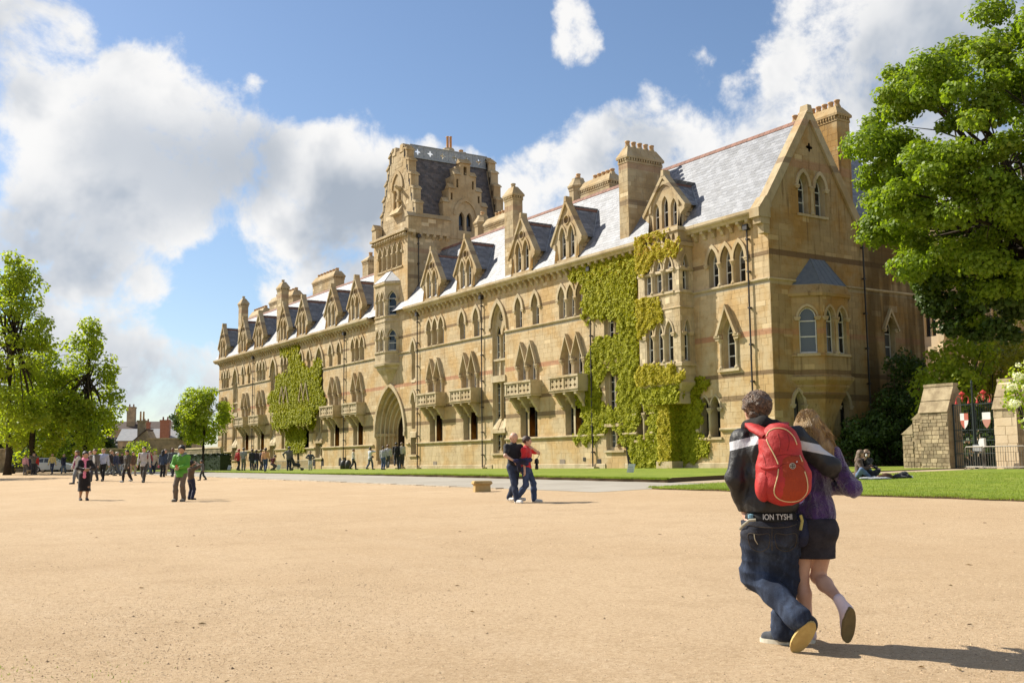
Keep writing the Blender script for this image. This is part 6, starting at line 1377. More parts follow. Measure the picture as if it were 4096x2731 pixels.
    for e in extras:
        if e[0]=='pack': body_mesh('backpack',[ell_(ch-np.array((0,.11*H,.02*H)),g(.075,.05,.13))],h,cloth(e[1]),o); body_mesh('strap',[cap_(J[n+'sh']+g(0,.035,.02)*1,J[n+'sh']+g(0,.055,-.12),.016*H) for n in'LR'],h*.7,cloth(e[2] if len(e)>2 else e[1]),o)
        if e[0]=='bag': c=g(*e[2]); body_mesh('bag',[ell_(c,g(.03,.06,.06) if len(e)<4 else g(*e[3]))],h,cloth(e[1]),o)
        if e[0]=='scarf': body_mesh('scarf',[cap_(nk+g(-.035,.03,-.02),nk+g(.035,.03,-.02),.032*H),cap_(nk+g(0,-.035,0),nk+g(.04,.0,0),.03*H),cap_(nk+g(0.01,.055,-.03),ch+g(.01,.07,-.08),.03*H,.026*H),cap_(ch+g(.01,.075,-.08),hip+g(.02,.085,-.03),.026*H,.034*H)],h*.7,cloth(e[1]),o,.02,wr=.005)
        if e[0]=='prim': body_mesh(e[1],e[2],e[3],e[4],o,e[5] if len(e)>5 else .02,wr=.003)
    o['_j']=0; del o['_j']; return o,J,(hip,ch,sc,nk,hc,hdir,hr,hu,up)
def gpos(px,py,dist): b=at(px,dist); return (b.x,b.y,gzs(b.x,b.y))
VIEW=(FW.x,FW.y); TOC=(-FW.x,-FW.y); RGT=(RT.x,RT.y); LFT=(-RT.x,-RT.y)
def mixd(a,b,t): return (a[0]*(1-t)+b[0]*t,a[1]*(1-t)+b[1]*t)
WALK=dict(Lf=(-.05,.13,0),Rf=(.05,-.15,.03),Lh=(-.15,-.07,.47),Rh=(.15,.10,.49))
WALK2=dict(Lf=(-.05,-.15,.03),Rf=(.05,.13,0),Lh=(-.15,.10,.49),Rh=(.15,-.07,.47))
# ---- the walking couple in the middle distance
JEAN=mat('denim_dark',(.035,.048,.085),(.022,.03,.055),9,rough=.85,bump=.3,bscale=70); BLACK=(.012,.012,.016)
o,J,K=person('bald man in black polo shirt and dark jeans carrying a jacket',(15.08,23.59,gzs(15.08,23.59)),mixd(TOC,RGT,.42),1.80,dict(Lf=(-.05,-.17,.03),Rf=(.05,.15,0),Rh=(.10,.16,.60),Re=(1,-.3,0),Lh=(-.16,-.02,.45),hp=-.45,hy=.25,topname='polo_shirt'),(BLACK,'short',.47),('trousers',JEAN,.016),('bald',None),(.70,.68,.64),'l',.013,detail=True)
# held jacket
def child(o,name,prims,h,m,k=.02,wr=.004,clips=()): return body_mesh(name,prims,h,m,o,k,clips,wr,30)
c=J['Rwr']; jk=body_mesh('folded_jacket',[cap_(c+np.array((.02,.06,.0)),c+np.array((-.42,.12,.02)),.05,.06),cap_(c+np.array((-.06,.08,-.03)),c+np.array((-.12,.06,-.26)),.06,.045),cap_(c+np.array((-.14,.1,-.02)),c+np.array((-.34,.10,-.08)),.07,.05)],.013,mat('navy_cloth',(.03,.03,.085),(.012,.012,.02),3,rough=.9,bump=.3),None,.03,(),.006,30,3,tuple(o.location),o.rotation_euler.z)
tag(jk,'dark blue and black jacket draped over the bald man\'s forearm','jacket')
o,J,K=person('woman in a bright red top and blue jeans beside the bald man, hand raised',(15.38,23.44,gzs(15.4,23.44)),mixd(TOC,RGT,.72),1.68,dict(Lf=(-.05,.12,0),Rf=(.045,-.12,.03),Lh=(-.07,.085,.83),Le=(-1,.2,-.6),Rh=(.15,.03,.47),hy=-.25,topname='top'),((.62,.025,.03),'short',.52),('trousers',mat('denim_mid',(.05,.075,.15),(.03,.045,.09),9,rough=.85,bump=.3,bscale=70),.02),('short',(.07,.035,.02)),(.62,.58,.52),'l',.013,True,detail=True,seed=4)
child(o,'collar',[cap_((-.05,.05,1.40),(.05,.05,1.40),.025),cap_((-.05,.05,1.40),(0,.09,1.32),.018)],.012,WHITE)
w=J['Lel']; CBK=mat('camera_black',(.012,.012,.013),rough=.45); mb=MB(); mb.box(-.21,-.07,.20,.28,1.0,1.10,.008); mb.box(-.17,-.11,.205,.275,1.10,1.135,.012); cm=put('camera',mb.mesh('camera',CBK),None,tuple(o.location),o.rotation_euler.z); mb=MB(); mb.lathe([(.036,0),(.038,-.06),(.044,-.07),(.046,-.15),(.038,-.155)],(-.14,.24,1.0),12); put('lens',mb.mesh('lens',CBK,True),cm,fix=True); mb=MB(); mb.tube([(-.20,.24,1.09),tuple(w+np.array((-.02,.03,-.02))),(-.08,.24,1.09)],.006,5); put('strap',mb.mesh('strap',CBK),cm,fix=True); tag(cm,'black camera with long lens hanging at the red-topped woman\'s side','camera')
# ---- left foreground figures
sw,J,K=person('woman in a long black dress with a pink scarf looking at a leaflet',(7.37,38.57,gzs(7.37,38.57)),mixd(TOC,RGT,.38),1.62,dict(Lf=(-.05,.05,0),Rf=(.06,-.06,.0),Lh=(-.06,.17,.65),Rh=(.05,.19,.64),Le=(-1,-.4,-.3),Re=(1,-.4,-.3),hp=-.15,topname='dress_top'),((.014,.010,.009),'long',.44),('skirt',(.014,.010,.009),.19,.045),('short',(.012,.009,.008)),(.03,.028,.03),'m',.015,True,extras=(('scarf',(.75,.22,.33)),),detail=True,seed=6)
c=(J['Lwr']+J['Rwr'])/2; mb=MB(); mb.box(-.09,.13,c[1]+.06,c[1]+.24,c[2]+.03,c[2]+.045); lf=put('leaflet',mb.mesh('leaflet',mat('paper',(.62,.62,.60),(.35,.36,.38),14,rough=.7)),None,tuple(sw.location),sw.rotation_euler.z); tag(lf,'pale leaflet held open by the woman with the pink scarf','leaflet')
KHK=(.16,.115,.08)
o,J,K=person('young man in bright green hooded jacket and brown trousers',(9.41,34.16,gzs(9.41,34.16)),mixd(TOC,LFT,.12),1.72,dict(Lf=(-.06,.02,0),Rf=(.07,.08,0),Lh=(-.03,.15,.615),Rh=(.05,.15,.61),Le=(-1,-.5,-.6),Re=(1,-.5,-.6),hp=-.30,hy=-.2,fat=1.22),(mat('green_shell',(.10,.30,.025),(.07,.22,.02),4,rough=.55,bump=.4,bscale=14),'long',.44),('trousers',KHK,.018),('short',(.015,.010,.008)),(.22,.19,.15),'m',.014,detail=True,seed=8)
child(o,'hood',[cap_(K[3]+np.array((-.10,-.03,-.02)),K[3]+np.array((.10,-.03,-.02)),.055),cap_(K[3]+np.array((-.1,-.02,-.01)),K[3]+np.array((-.05,.08,-.06)),.035),cap_(K[3]+np.array((.1,-.02,-.01)),K[3]+np.array((.05,.08,-.06)),.035)],.014,mat('grey_lining',(.20,.23,.23),rough=.8))
ph=(J['Lwr']+J['Rwr'])/2; mb=MB(); mb.box(ph[0]-.045,ph[0]+.02,ph[1]+.09,ph[1]+.105,ph[2]+.0,ph[2]+.085); p=put('pocket_case',mb.mesh('pocket_case',mat('orange_red',(.5,.11,.05),rough=.5)),None,tuple(o.location),o.rotation_euler.z); tag(p,'small orange-red case held by the young man in green','case')
b=gpos(765,1995,36.4); o,J,K=person('child in brown jersey and navy trousers, arms raised, beside the green jacket',b,mixd(VIEW,RGT,.35),1.22,dict(Lf=(-.07,.03,0),Rf=(.09,-.02,0),Lh=(-.02,.12,.93),Rh=(.07,.10,.97),Le=(-1,.2,-.3),Re=(1,.2,-.4),lean=-.10,topname='jersey'),((.115,.07,.045),'long',.50),('trousers',(.022,.024,.055),.012),('short',(.012,.010,.010)),(.08,.07,.06),'m',.014,kid=True,seed=9)
b=gpos(811,1903,60); person('small child in grey running in the distance right of the green jacket',b,LFT,1.05,dict(WALK,lean=.12),((.10,.10,.09),'long',.5),('trousers',(.05,.055,.05)),('short',(.02,.015,.012)),(.05,.05,.05),'m',.02,kid=True)
# ---- crowd: (label, photo x of the feet, photo y feet, dist, facing, H, pose, top, bottom, hair, skin, extras, female)
GC='visitors crossing the gravel on the left'; GW='visitors waiting by the college wall'
N_=None; SH=(.05,.045,.04)
CR=[
('person in a red fleece with back turned beside the tractor',140,1894,99,VIEW,1.72,N_,((.60,.035,.02),'long',.47),('trousers',(.10,.085,.075)),('short',(.03,.025,.02)),'l',(),0,GC),
('person in a pale pink top with back turned beside the tractor',100,1893,100,VIEW,1.68,N_,((.62,.32,.36),'long',.50),('trousers',(.13,.12,.12)),('short',(.12,.10,.08)),'l',(),1,GC),
('man in an olive jacket raising both hands to his face with a camera',133,1893,98,mixd(TOC,RGT,.4),1.78,dict(Lh=(-.03,.10,.88),Rh=(.05,.10,.88),Le=(-1,0,-.5),Re=(1,0,-.5)),((.15,.13,.10),'long',.48),('trousers',(.03,.028,.03)),('cap',(.22,.18,.12)),'l',(('bag',(.05,.05,.05),(.10,-.02,.52)),),0,GC),
('man in a pale yellow pullover walking in front of the parked car',208,1894,100,TOC,1.72,WALK,((.70,.55,.20),'long',.47),('trousers',(.03,.045,.09)),('bald',None),'m',(),0,GC),
('person in a navy coat walking with a hand at the face behind the car bonnet',254,1893,101,TOC,1.66,dict(WALK2,Lh=(-.03,.09,.86),Le=(-1,.2,-.5)),((.02,.022,.05),'long',.44),('trousers',(.12,.16,.22)),('short',(.45,.35,.22)),'l',(),1,GC),
('person in a long white coat half hidden behind the woman with the pink scarf',308,1921,62,mixd(TOC,LFT,.5),1.74,WALK,((.50,.47,.42),'long',.36),('trousers',(.16,.17,.18)),('long',(.14,.08,.04)),'l',(('scarf',(.22,.03,.10)),),1,GC),
('man in an open grey-brown jacket over a cream shirt',377,1918,66,TOC,1.80,WALK2,((.13,.115,.10),'long',.46),('trousers',(.045,.045,.06)),('short',(.16,.09,.05)),'l',(('prim','shirt_front',[ell_((0,.12,1.22),(.075,.06,.26))],.02,MATS['white_paint']),),0,GC),
('tall fair man in a pale blue shirt carrying a black bag',412,1917,66.5,TOC,1.83,WALK,((.46,.50,.64),'long',.47),('trousers',(.012,.012,.014)),('short',(.40,.24,.12)),'l',(('bag',(.012,.012,.014),(.17,.05,.42),(.04,.09,.08)),),0,GC),
('man in a dark brown jacket turned sideways behind the blue shirt',442,1897,82,RGT,1.78,WALK,((.025,.018,.018),'long',.49),('trousers',(.14,.16,.16)),('short',(.36,.24,.13)),'l',(),0,GC),
('person in a navy top striding past with a wide step',465,1897,82,RGT,1.66,dict(WALK2,Lf=(-.05,-.22,.04),Rf=(.05,.20,0)),((.025,.035,.085),'long',.46),('trousers',(.07,.085,.11)),('cap',(.55,.5,.42)),'l',(),0,GC),
('woman with dark cardigan and pale trousers in the thick of the crowd',487,1891,92,mixd(TOC,RGT,.3),1.64,WALK,((.05,.035,.03),'long',.46),('trousers',(.55,.55,.55)),('long',(.06,.04,.03)),'l',(),1,GC),
('woman in an olive parka with a grey shoulder bag and white shoes',508,1926,62,mixd(TOC,LFT,.3),1.70,WALK2,((.075,.062,.042),'long',.40),('trousers',(.025,.018,.016)),('tail',(.012,.010,.010)),'m',(('bag',(.10,.10,.09),(.12,.0,.52),(.04,.08,.06)),),1,GC),
('woman in a brown jacket and beige trousers behind the olive parka',531,1900,80,mixd(TOC,RGT,.5),1.64,WALK,((.13,.075,.045),'long',.45),('trousers',(.34,.27,.19)),('long',(.10,.05,.03)),'l',(),1,GC),
('man in a light grey hooded jacket with dark red backpack straps',575,1925,60,TOC,1.84,WALK,((.45,.42,.40),'long',.46),('trousers',(.055,.047,.042)),('short',(.03,.022,.018)),'l',(('pack',(.16,.02,.03)),),0,GC),
('person in a red top partly hidden behind the grey hooded jacket',603,1893,88,mixd(TOC,RGT,.6),1.62,WALK2,((.42,.05,.07),'long',.48),('trousers',(.04,.06,.12)),('short',(.03,.02,.02)),'m',(),1,GC),
('fair woman in a long cream coat',617,1893,88,TOC,1.68,WALK,((.55,.44,.31),'long',.36),('trousers',(.03,.03,.035)),('long',(.55,.42,.22)),'l',(),1,GC),
('woman in a denim jacket with long black hair carrying a pink bag',650,1908,72,VIEW,1.66,N_,((.035,.055,.10),'long',.46),('trousers',(.012,.012,.014),.02),('veil',(.010,.009,.010)),'m',(('bag',(.50,.06,.16),(-.16,.02,.40),(.03,.05,.04)),),1,GC),
('man with a navy waistcoat and beige trousers near the small round tree',660,1905,75,mixd(TOC,RGT,.3),1.74,WALK2,((.035,.04,.06),'long',.49),('trousers',(.42,.36,.27)),('short',(.14,.10,.07)),'l',(),0,GC),
('tall dark-skinned man in a grey top and dark trousers left of the green jacket',690,1908,72,TOC,1.80,WALK,((.085,.10,.11),'long',.47),('trousers',(.02,.024,.03)),('bald',None),'d',(),0,GC),
('woman in dark blue seen between the brown jacket and the pale trousers',455,1893,90,LFT,1.62,WALK,((.05,.06,.08),'long',.47),('trousers',(.08,.08,.09)),('short',(.25,.16,.09)),'l',(),1,GC),
('person in teal walking behind the grey hooded jacket',592,1898,82,RGT,1.7,WALK2,((.04,.10,.11),'long',.47),('trousers',(.05,.07,.09)),('short',(.06,.04,.03)),'l',(),0,GC),
('person in maroon behind the man in the grey-brown jacket',360,1912,70,TOC,1.72,WALK,((.10,.04,.05),'long',.47),('trousers',(.06,.06,.07)),('short',(.2,.1,.06)),'l',(),0,GC),
('stooping figure in dark blue behind the pink top',117,1890,104,VIEW,1.6,N_,((.03,.03,.06),'long',.47),('trousers',(.03,.03,.05)),('short',(.05,.04,.03)),'l',(),0,GC),
# along the college wall
('person in a red hooded top at the left end of the queue',953,1886,93,mixd(VIEW,RGT,.3),1.76,WALK,((.48,.03,.03),'long',.46),('trousers',(.03,.025,.025)),('cap',(.42,.05,.05)),'l',(),0,GW),
('man in a grey shirt and grey trousers with back turned beside the red top',973,1887,92,VIEW,1.84,N_,((.28,.27,.25),'short',.48),('trousers',(.16,.15,.13)),('short',(.10,.08,.07)),'l',(),0,GW),
('person in a black jacket third in the queue',1008,1886,91,mixd(VIEW,LFT,.4),1.72,N_,((.03,.03,.035),'long',.44),('trousers',(.03,.035,.05)),('short',(.05,.03,.02)),'l',(('bag',(.10,.09,.08),(-.14,.0,.5)),),0,GW),
('woman in a dark top carrying a white bag',1024,1887,91,VIEW,1.66,N_,((.035,.025,.035),'long',.47),('trousers',(.03,.045,.09)),('tail',(.04,.02,.015)),'l',(('bag',(.60,.58,.52),(-.02,-.12,.42),(.05,.05,.09)),),1,GW),
('person in black right behind the woman with the white bag',1043,1885,92,mixd(VIEW,RGT,.5),1.7,N_,((.05,.03,.035),'long',.46),('trousers',(.06,.05,.05)),('short',(.10,.05,.03)),'l',(),0,GW),
('woman in an orange top and jeans with a long dark ponytail',1061,1894,80,VIEW,1.68,WALK,((.72,.36,.18),'long',.50),('trousers',(.035,.055,.12)),('tail',(.05,.025,.018)),'l',(('bag',(.03,.02,.02),(.17,-.03,.47)),),1,GW),
('person in a maroon jacket crouching right of the orange top',1088,1886,90,RGT,1.5,dict(hips=.36,Lf=(-.06,.08,0),Rf=(.07,-.03,0),lean=.4),((.16,.03,.05),'long',.3),('trousers',(.10,.08,.08)),('short',(.04,.03,.03)),'l',(),0,GW),
('man in a loose grey-brown jacket seen from behind near the pushchair',1155,1884,84,VIEW,1.80,dict(Lh=(-.2,.0,.55),Le=(-1,-.2,0),fat=1.25),((.14,.125,.11),'long',.46),('trousers',(.022,.026,.05)),('short',(.10,.09,.08)),'l',(),0,GW),
('boy in a grey fleece and pale trousers facing the camera on the lawn',1241,1883,86,TOC,1.46,dict(Lh=(-.1,.06,.60),Rh=(.1,.06,.62),Le=(-1,-.3,0),Re=(1,-.3,0)),((.075,.08,.095),'long',.48),('trousers',(.55,.53,.50)),('short',(.10,.06,.04)),'l',(),0,GW),
('woman in a white jacket and black trousers walking towards the doorway',1413,1877,88,RGT,1.62,WALK,((.62,.57,.50),'long',.44),('trousers',(.02,.02,.025)),('short',(.16,.07,.04)),'l',(),1,GW),
('woman in white with a brown bag raising a hand to her face',1480,1877,85,mixd(RGT,VIEW,.5),1.70,dict(WALK2,Rh=(.03,.10,.87),Re=(1,.2,-.5)),((.60,.60,.62),'long',.46),('trousers',(.10,.11,.15)),('short',(.06,.04,.03)),'l',(('bag',(.16,.08,.05),(.12,.06,.58)),),1,GW),
('man in a grey-white top and blue jeans standing below the doorway steps',1532,1878,80,mixd(VIEW,RGT,.3),1.68,N_,((.36,.35,.36),'long',.49),('trousers',(.06,.09,.20)),('short',(.10,.06,.05)),'l',(),0,GW),
('person in a pale shirt climbing the doorway steps',1551,1866,80.5,VIEW,1.70,WALK,((.52,.50,.50),'long',.47),('trousers',(.09,.09,.10)),('short',(.20,.10,.06)),'l',(),0,GW),
('person in black entering the dark doorway with a rucksack',1585,1862,81,VIEW,1.74,WALK2,((.018,.015,.018),'long',.46),('trousers',(.02,.02,.03)),('short',(.02,.016,.014)),'m',(('pack',(.02,.018,.02)),),0,GW),
('man in a cream shirt at the right jamb of the doorway',1607,1860,81,VIEW,1.74,N_,((.50,.45,.36),'long',.48),('trousers',(.06,.05,.05)),('short',(.25,.16,.1)),'l',(),0,GW),
('person in jeans in the doorway shadow between rucksack and cream shirt',1597,1861,82.5,VIEW,1.70,WALK,((.05,.045,.06),'long',.48),('trousers',(.035,.045,.09)),('short',(.02,.016,.014)),'l',(),0,GW),
]
for i,(lab,px,py,dist,fc,H,po,tp,bt_,hr_,sk_,ex,fem,grp) in enumerate(CR):
    b=at(px,dist); z=gzs(b.x,b.y)+(.06 if b.x>25.2 and b.x<41.8 else 0)
    if 'climbing' in lab: z=-.28
    if 'entering' in lab or 'jamb' in lab or 'shadow of the doorway' in lab: z=-.0-.15; 
    person(lab,(b.x,b.y,z),fc,H,po,tp,bt_,hr_,SH if 'white shoes' not in lab else (.6,.6,.58),sk_,.021,bool(fem),extras=ex,group=grp,seed=i)
# ---- the two women sitting on the right lawn
SIT=dict(hips=.065,clip=0,Lk=(-.4,.3,1),Rk=(.5,.3,.8))
b=gpos(3432,1912,36.8); 
def sitting(label,b,fc,H,top,bot,hair,pose,seed):
    q=dict(SIT); q.update(pose); o,J,K=person(label,(b[0],b[1],gzs(b[0],b[1])+.08),fc,H,q,top,bot,hair,None,'l',.014,True,detail=True,seed=seed)
    hip,ch,sc,nk,hc,hdir,hr,hu,up=K; r_=.062*H
    mb=MB()
    for s in(-1,1): c=hc+hdir*r_*1.02+hr*s*r_*.42+hu*.01*H; mb.lathe([(.002,-.02),(.030,-.012),(.032,.008),(.002,.018)],tuple(c),8)
    mb.tube([tuple(hc+hdir*r_*1.05-hr*r_*.9+hu*.016*H),tuple(hc+hdir*r_*1.12+hu*.016*H),tuple(hc+hdir*r_*1.05+hr*r_*.9+hu*.016*H)],.006,5); put('sunglasses',mb.mesh('sunglasses',mat('dark_lens',(.012,.01,.01),rough=.15,spec=.6),True),o,fix=True); return o,J,K
o,J,K=sitting('woman in brown jacket and blue jeans sitting on the lawn',b,mixd(RGT,TOC,.25),1.66,((.10,.062,.042),'long',.06),('trousers',mat('denim_pale',(.13,.19,.30),(.09,.13,.21),9,rough=.85,bump=.3),.01),('long',(.16,.10,.055)),dict(Lf=(.02,.30,.0),Rf=(.10,.22,.0),Lh=(-.05,.2,.25),Rh=(.10,.22,.22),lean=.12,Lk=(-.5,.3,1),Rk=(.8,.3,.45)),61)
b2=(b[0]+.50*RT.x,b[1]+.50*RT.y+.1); b2=gpos(3466,1912,37.1)
o,J,K=sitting('woman in dark jacket and white top sitting on the lawn holding an ice cream',b2,mixd(TOC,RGT,.25),1.66,((.018,.016,.022),'long',.06),('trousers',(.014,.014,.018),.01),('long',(.20,.125,.065)),dict(Lf=(.12,.26,0),Rf=(-.08,.24,0),Lh=(.14,.17,.37),Le=(.5,-.2,-1),Rh=(-.10,.2,.2),lean=.05,Lk=(-.9,.3,.5),Rk=(.9,.3,.5)),62)
child(o,'white_top',[ell_(K[1]+np.array((0,.07,.02)),(.07,.055,.15))],.014,WHITE)
c=J['Lwr']+np.array((0,.06,.08)); ic=MB(); ic.lathe([(.005,-.07),(.028,.03)],tuple(c),8); ic2=body_mesh('ice_cream',[cap_(c+np.array((0,0,.04)),c+np.array((.0,0,.10)),.034,.012)],.01,mat('ice_white',(.75,.74,.70),rough=.5),None,.01,(),0,22,0,tuple(o.location),o.rotation_euler.z); tag(ic2,'white ice cream held up by the woman sitting on the right','ice cream'); put('cone',ic.mesh('cone',mat('wafer',(.45,.28,.12))),ic2,fix=True)
b3=gpos(3545,1921,36.6); zz=gzs(b3[0],b3[1])+.07
hb=body_mesh('handbag',[ell_((0,0,.08),(.20,.13,.11)),ell_((-.22,-.03,.06),(.12,.1,.08))],.015,mat('brown_leather',(.10,.05,.022),(.06,.03,.015),6,rough=.45),None,.03,(),.005,25,5,(b3[0],b3[1],zz),CAMROT); tag(hb,'brown leather handbag lying on the lawn beside the sitting women','handbag')
b3=gpos(3603,1917,37); co=body_mesh('coat',[cap_((-.25,0,.05),(.15,.05,.16),.06,.09),cap_((.1,0,.12),(.3,-.05,.05),.08,.05),ell_((0,.05,.05),(.32,.2,.06))],.015,cloth((.02,.02,.025)),None,.04,(),.008,25,7,(b3[0],b3[1],zz),CAMROT); tag(co,'crumpled black coat lying on the lawn right of the handbag','coat')
pp=body_mesh('white_bag',[ell_((0,0,.04),(.14,.09,.05)),ell_((.3,0,.05),(.10,.08,.055))],.015,WHITE,co,.02); 
b3=gpos(3512,1922,36.4); bk=body_mesh('blanket',[ell_((0,0,.02),(.42,.22,.05)),ell_((-.3,.05,.03),(.3,.15,.05))],.018,cloth((.30,.31,.34)),None,.03,(),.008,20,8,(b3[0],b3[1],zz),CAMROT); tag(bk,'crumpled grey jacket under the sitting women\'s feet','jacket')
# ---- pushchair on the lawn
b=at(1180,83.5); z=gzs(b.x,b.y)+.06; pc_=empty('pushchair',(b.x,b.y,z),CAMROT); tag(pc_,'dark folding pushchair standing beside the grey-brown jacket','pushchair')
mb=MB(); mb.tube([(-.45,0,1.0),(.0,0,.5),(.5,0,.1)],.02,6); mb.tube([(-.45,.4,1.0),(0,.4,.5),(.5,.4,.1)],.02,6); mb.tube([(-.3,0,.1),(.1,0,.62)],.02,6); mb.tube([(-.3,.4,.1),(.1,.4,.62)],.02,6); mb.tube([(-.45,0,1),(-.45,.4,1)],.02,6); put('frame',mb.mesh('frame',IRON),pc_,fix=True)
body_mesh('seat',[cap_((-.1,.2,.45),(.25,.2,.40),.13),cap_((-.1,.2,.45),(-.3,.2,.9),.12)],.02,cloth((.03,.03,.035)),pc_)
for x in(-.3,.5):
    for y in(0,.4): mb=MB(); mb.T=Matrix.Translation((x,y,.1))@Matrix.Rotation(PI/2,4,'X'); mb.lathe([(.1,-.02),(.1,.02)],(0,0,0),12); put('wheel',mb.mesh('wheel',IRON),pc_,fix=True)
# ================================================================ the couple walking away in the foreground
def strap(pts,w,t,name,m,o,nrm=(0,-1,0)):
    mb=MB(); pts=[Vector(p) for p in pts]; prev=None
    for i,p in enumerate(pts):
        d=(pts[min(i+1,len(pts)-1)]-pts[max(i-1,0)]).normalized(); n=Vector(nrm[i] if isinstance(nrm[0],(tuple,list)) else nrm); n=(n-d*n.dot(d)).normalized(); s=d.cross(n)
        r=[mb.pt(p+s*a*w/2+n*b*t/2) for a,b in((-1,-1),(1,-1),(1,1),(-1,1))]
        if prev:
            for j in range(4): mb.addf([prev[j],prev[(j+1)%4],r[(j+1)%4],r[j]])
        prev=r
    return put(name,mb.mesh(name,m,True),o,fix=True)
from mathutils.bvhtree import BVHTree
def onto(objs):
    V=[];F=[]
    for o in objs:
        k=len(V); V+=[v.co.copy() for v in o.data.vertices]; F+=[[i+k for i in p.vertices] for p in o.data.polygons]
    t=BVHTree.FromPolygons(V,F)
    def f(x,z,off=.0):
        h=t.ray_cast(Vector((x,-2,z)),Vector((0,1,0)))[0]; return Vector((x,(h.y if h else -.1)-off,z))
    return f
def line(name,f,pts,r,m,par,off=.002,sub_=5,closed=False):
    P=[Vector((a,b)) for a,b in pts]; out=[]; n=len(P)
    for i in range(n if closed else n-1):
        p0,p1,p2,p3=(P[(i-1)%n],P[i],P[(i+1)%n],P[(i+2)%n]) if closed else (P[max(i-1,0)],P[i],P[i+1],P[min(i+2,n-1)])
        for j in range(sub_):
            t=j/sub_; out.append(.5*((2*p1)+(p2-p0)*t+(2*p0-5*p1+4*p2-p3)*t*t+(3*p1-p0-3*p2+p3)*t**3))
    out.append(P[0] if closed else P[-1]); mb=MB(); mb.tube([f(q.x,q.y,off) for q in out],r,6); return put(name,mb.mesh(name,m,True),par,fix=True)
GP=Vector((5.585,5.385,0)); GP.z=gzs(GP.x,GP.y)
gdir=math.atan2(GP.x,GP.y); gface=(math.sin(gdir),math.cos(gdir)); grz=math.atan2(gface[1],gface[0])-PI/2
def obj_z_band(z0,z1,slope,c):
    def ex(k,P,col):
        s=k.n('ShaderNodeSeparateXYZ',ins={0:k.n('ShaderNodeTexCoord').outputs['Object']}); z=k.math('ADD',s.outputs[2],k.math('MULTIPLY',k.math('ABSOLUTE',k.math('ADD',s.outputs[0],.03)),slope))
        return k.mix(k.math('MULTIPLY',k.math('GREATER_THAN',z,z0),k.math('LESS_THAN',z,z1)),col,c4(c))
    return ex
JKT=mat('black_jacket',(.011,.010,.011),(.016,.015,.016),6,rough=.5,spec=.4,bump=.35,bscale=35,extra=obj_z_band(1.40,1.462,.22,(.50,.50,.53)))
def denim_x(k,P,col):
    ob=k.n('ShaderNodeTexCoord').outputs['Object']; n=k.noise(k.vm('MULTIPLY',ob,(9,9,3)),1,5,.65); s=k.n('ShaderNodeSeparateXYZ',ins={0:ob}).outputs[2]
    c=k.mix(k.rng(n,.40,.72),(.018,.024,.042,1),(.065,.090,.15,1)); c=k.mix(k.math('MULTIPLY',k.rng(s,.62,.78),.75),c,(.022,.019,.019,1))
    w=k.noise(k.vm('MULTIPLY',ob,(60,60,14)),6,3,.7); return k.mix(k.math('MULTIPLY',k.rng(w,.55,.75),.35),c,(.11,.14,.21,1))
DEN=mat('washed_denim',(.03,.04,.07),rough=.9,spec=.2,bump=.4,bscale=120,extra=denim_x)
RED1=mat('pack_red',(.44,.032,.030),(.36,.024,.022),9,rough=.6,bump=.3,bscale=45); RED2=mat('pack_rust',(.34,.045,.012),(.29,.035,.010),9,rough=.7,bump=.3,bscale=70); PIP=mat('piping',(.62,.48,.25),rough=.6)
HM1=mat('hair_brown',(.25,.15,.09),(.10,.058,.035),45,var=.45,rough=.42,spec=.5,bump=.8,bscale=110,f=(1,1,.35)); HM2=mat('hair_blond',(.46,.285,.10),(.24,.125,.035),40,var=.3,rough=.40,spec=.5,bump=.7,bscale=120,f=(1,1,.12)); SKG=SKINS['l']
A_=np.array
# --- him
hip=A_((-.01,.02,.90)); h=.0105
lh,lk,la=A_((-.115,.0,.83)),A_((-.135,.07,.47)),A_((.155,-.20,.235)); rh,rk,ra=A_((.095,.02,.83)),A_((.085,.14,.47)),A_((.045,.10,.09))
ls,le,lw=A_((-.195,.0,1.425)),A_((-.245,-.04,1.15)),A_((-.19,.05,.93)); rs_,re_,rw=A_((.185,.0,1.43)),A_((.395,.06,1.235)),A_((.46,.30,1.17))
nk=A_((-.04,.03,1.50)); hc=A_((-.085,.075,1.635))
rot=(-.18,-.16,.55); hd=A_((-.52,.80,-.2)); hd/=np.linalg.norm(hd)
sk=[ell_((-.01,.02,.93),(.15,.11,.13)),ell_((-.01,.0,1.12),(.145,.10,.17)),ell_((-.015,-.005,1.32),(.17,.11,.16)),cap_(ls,rs_,.06),cap_(nk-A_((0,0,.05)),hc-A_((0,0,.05)),.058,.054),ell_(hc+A_((0,0,.02)),(.075,.092,.105),rot),ell_(hc+hd*.02-A_((0,0,.04)),(.058,.068,.075),rot),cap_(hc+hd*.09,hc+hd*.108-A_((0,0,.02)),.010,.014),ell_(hc+A_((-.062,-.045,-.012)),(.016,.026,.036),(0,0,.5),.01),ell_(hc+A_((.072,.02,-.012)),(.014,.024,.034),(0,0,.5),.01),
 cap_(ls,le,.052,.042),cap_(le,lw,.042,.03),cap_(rs_,re_,.052,.042),cap_(re_,rw,.042,.03),cap_(lh,lk,.085,.055),cap_(lk,la,.055,.036),cap_(rh,rk,.085,.055),cap_(rk,ra,.055,.036)]
sk+=hand_prims(lw,(.15,.1,-1),(-1,0,0),1.0,.7,-1)+hand_prims(rw,(.3,.9,-.25),(0,0,1),1.0,.5,1)
him=body_mesh('person',sk,h,SKG,None,.03,loc=tuple(GP),rz=grz); tag(him,'young man seen from behind in black jacket and baggy jeans, foreground','person')
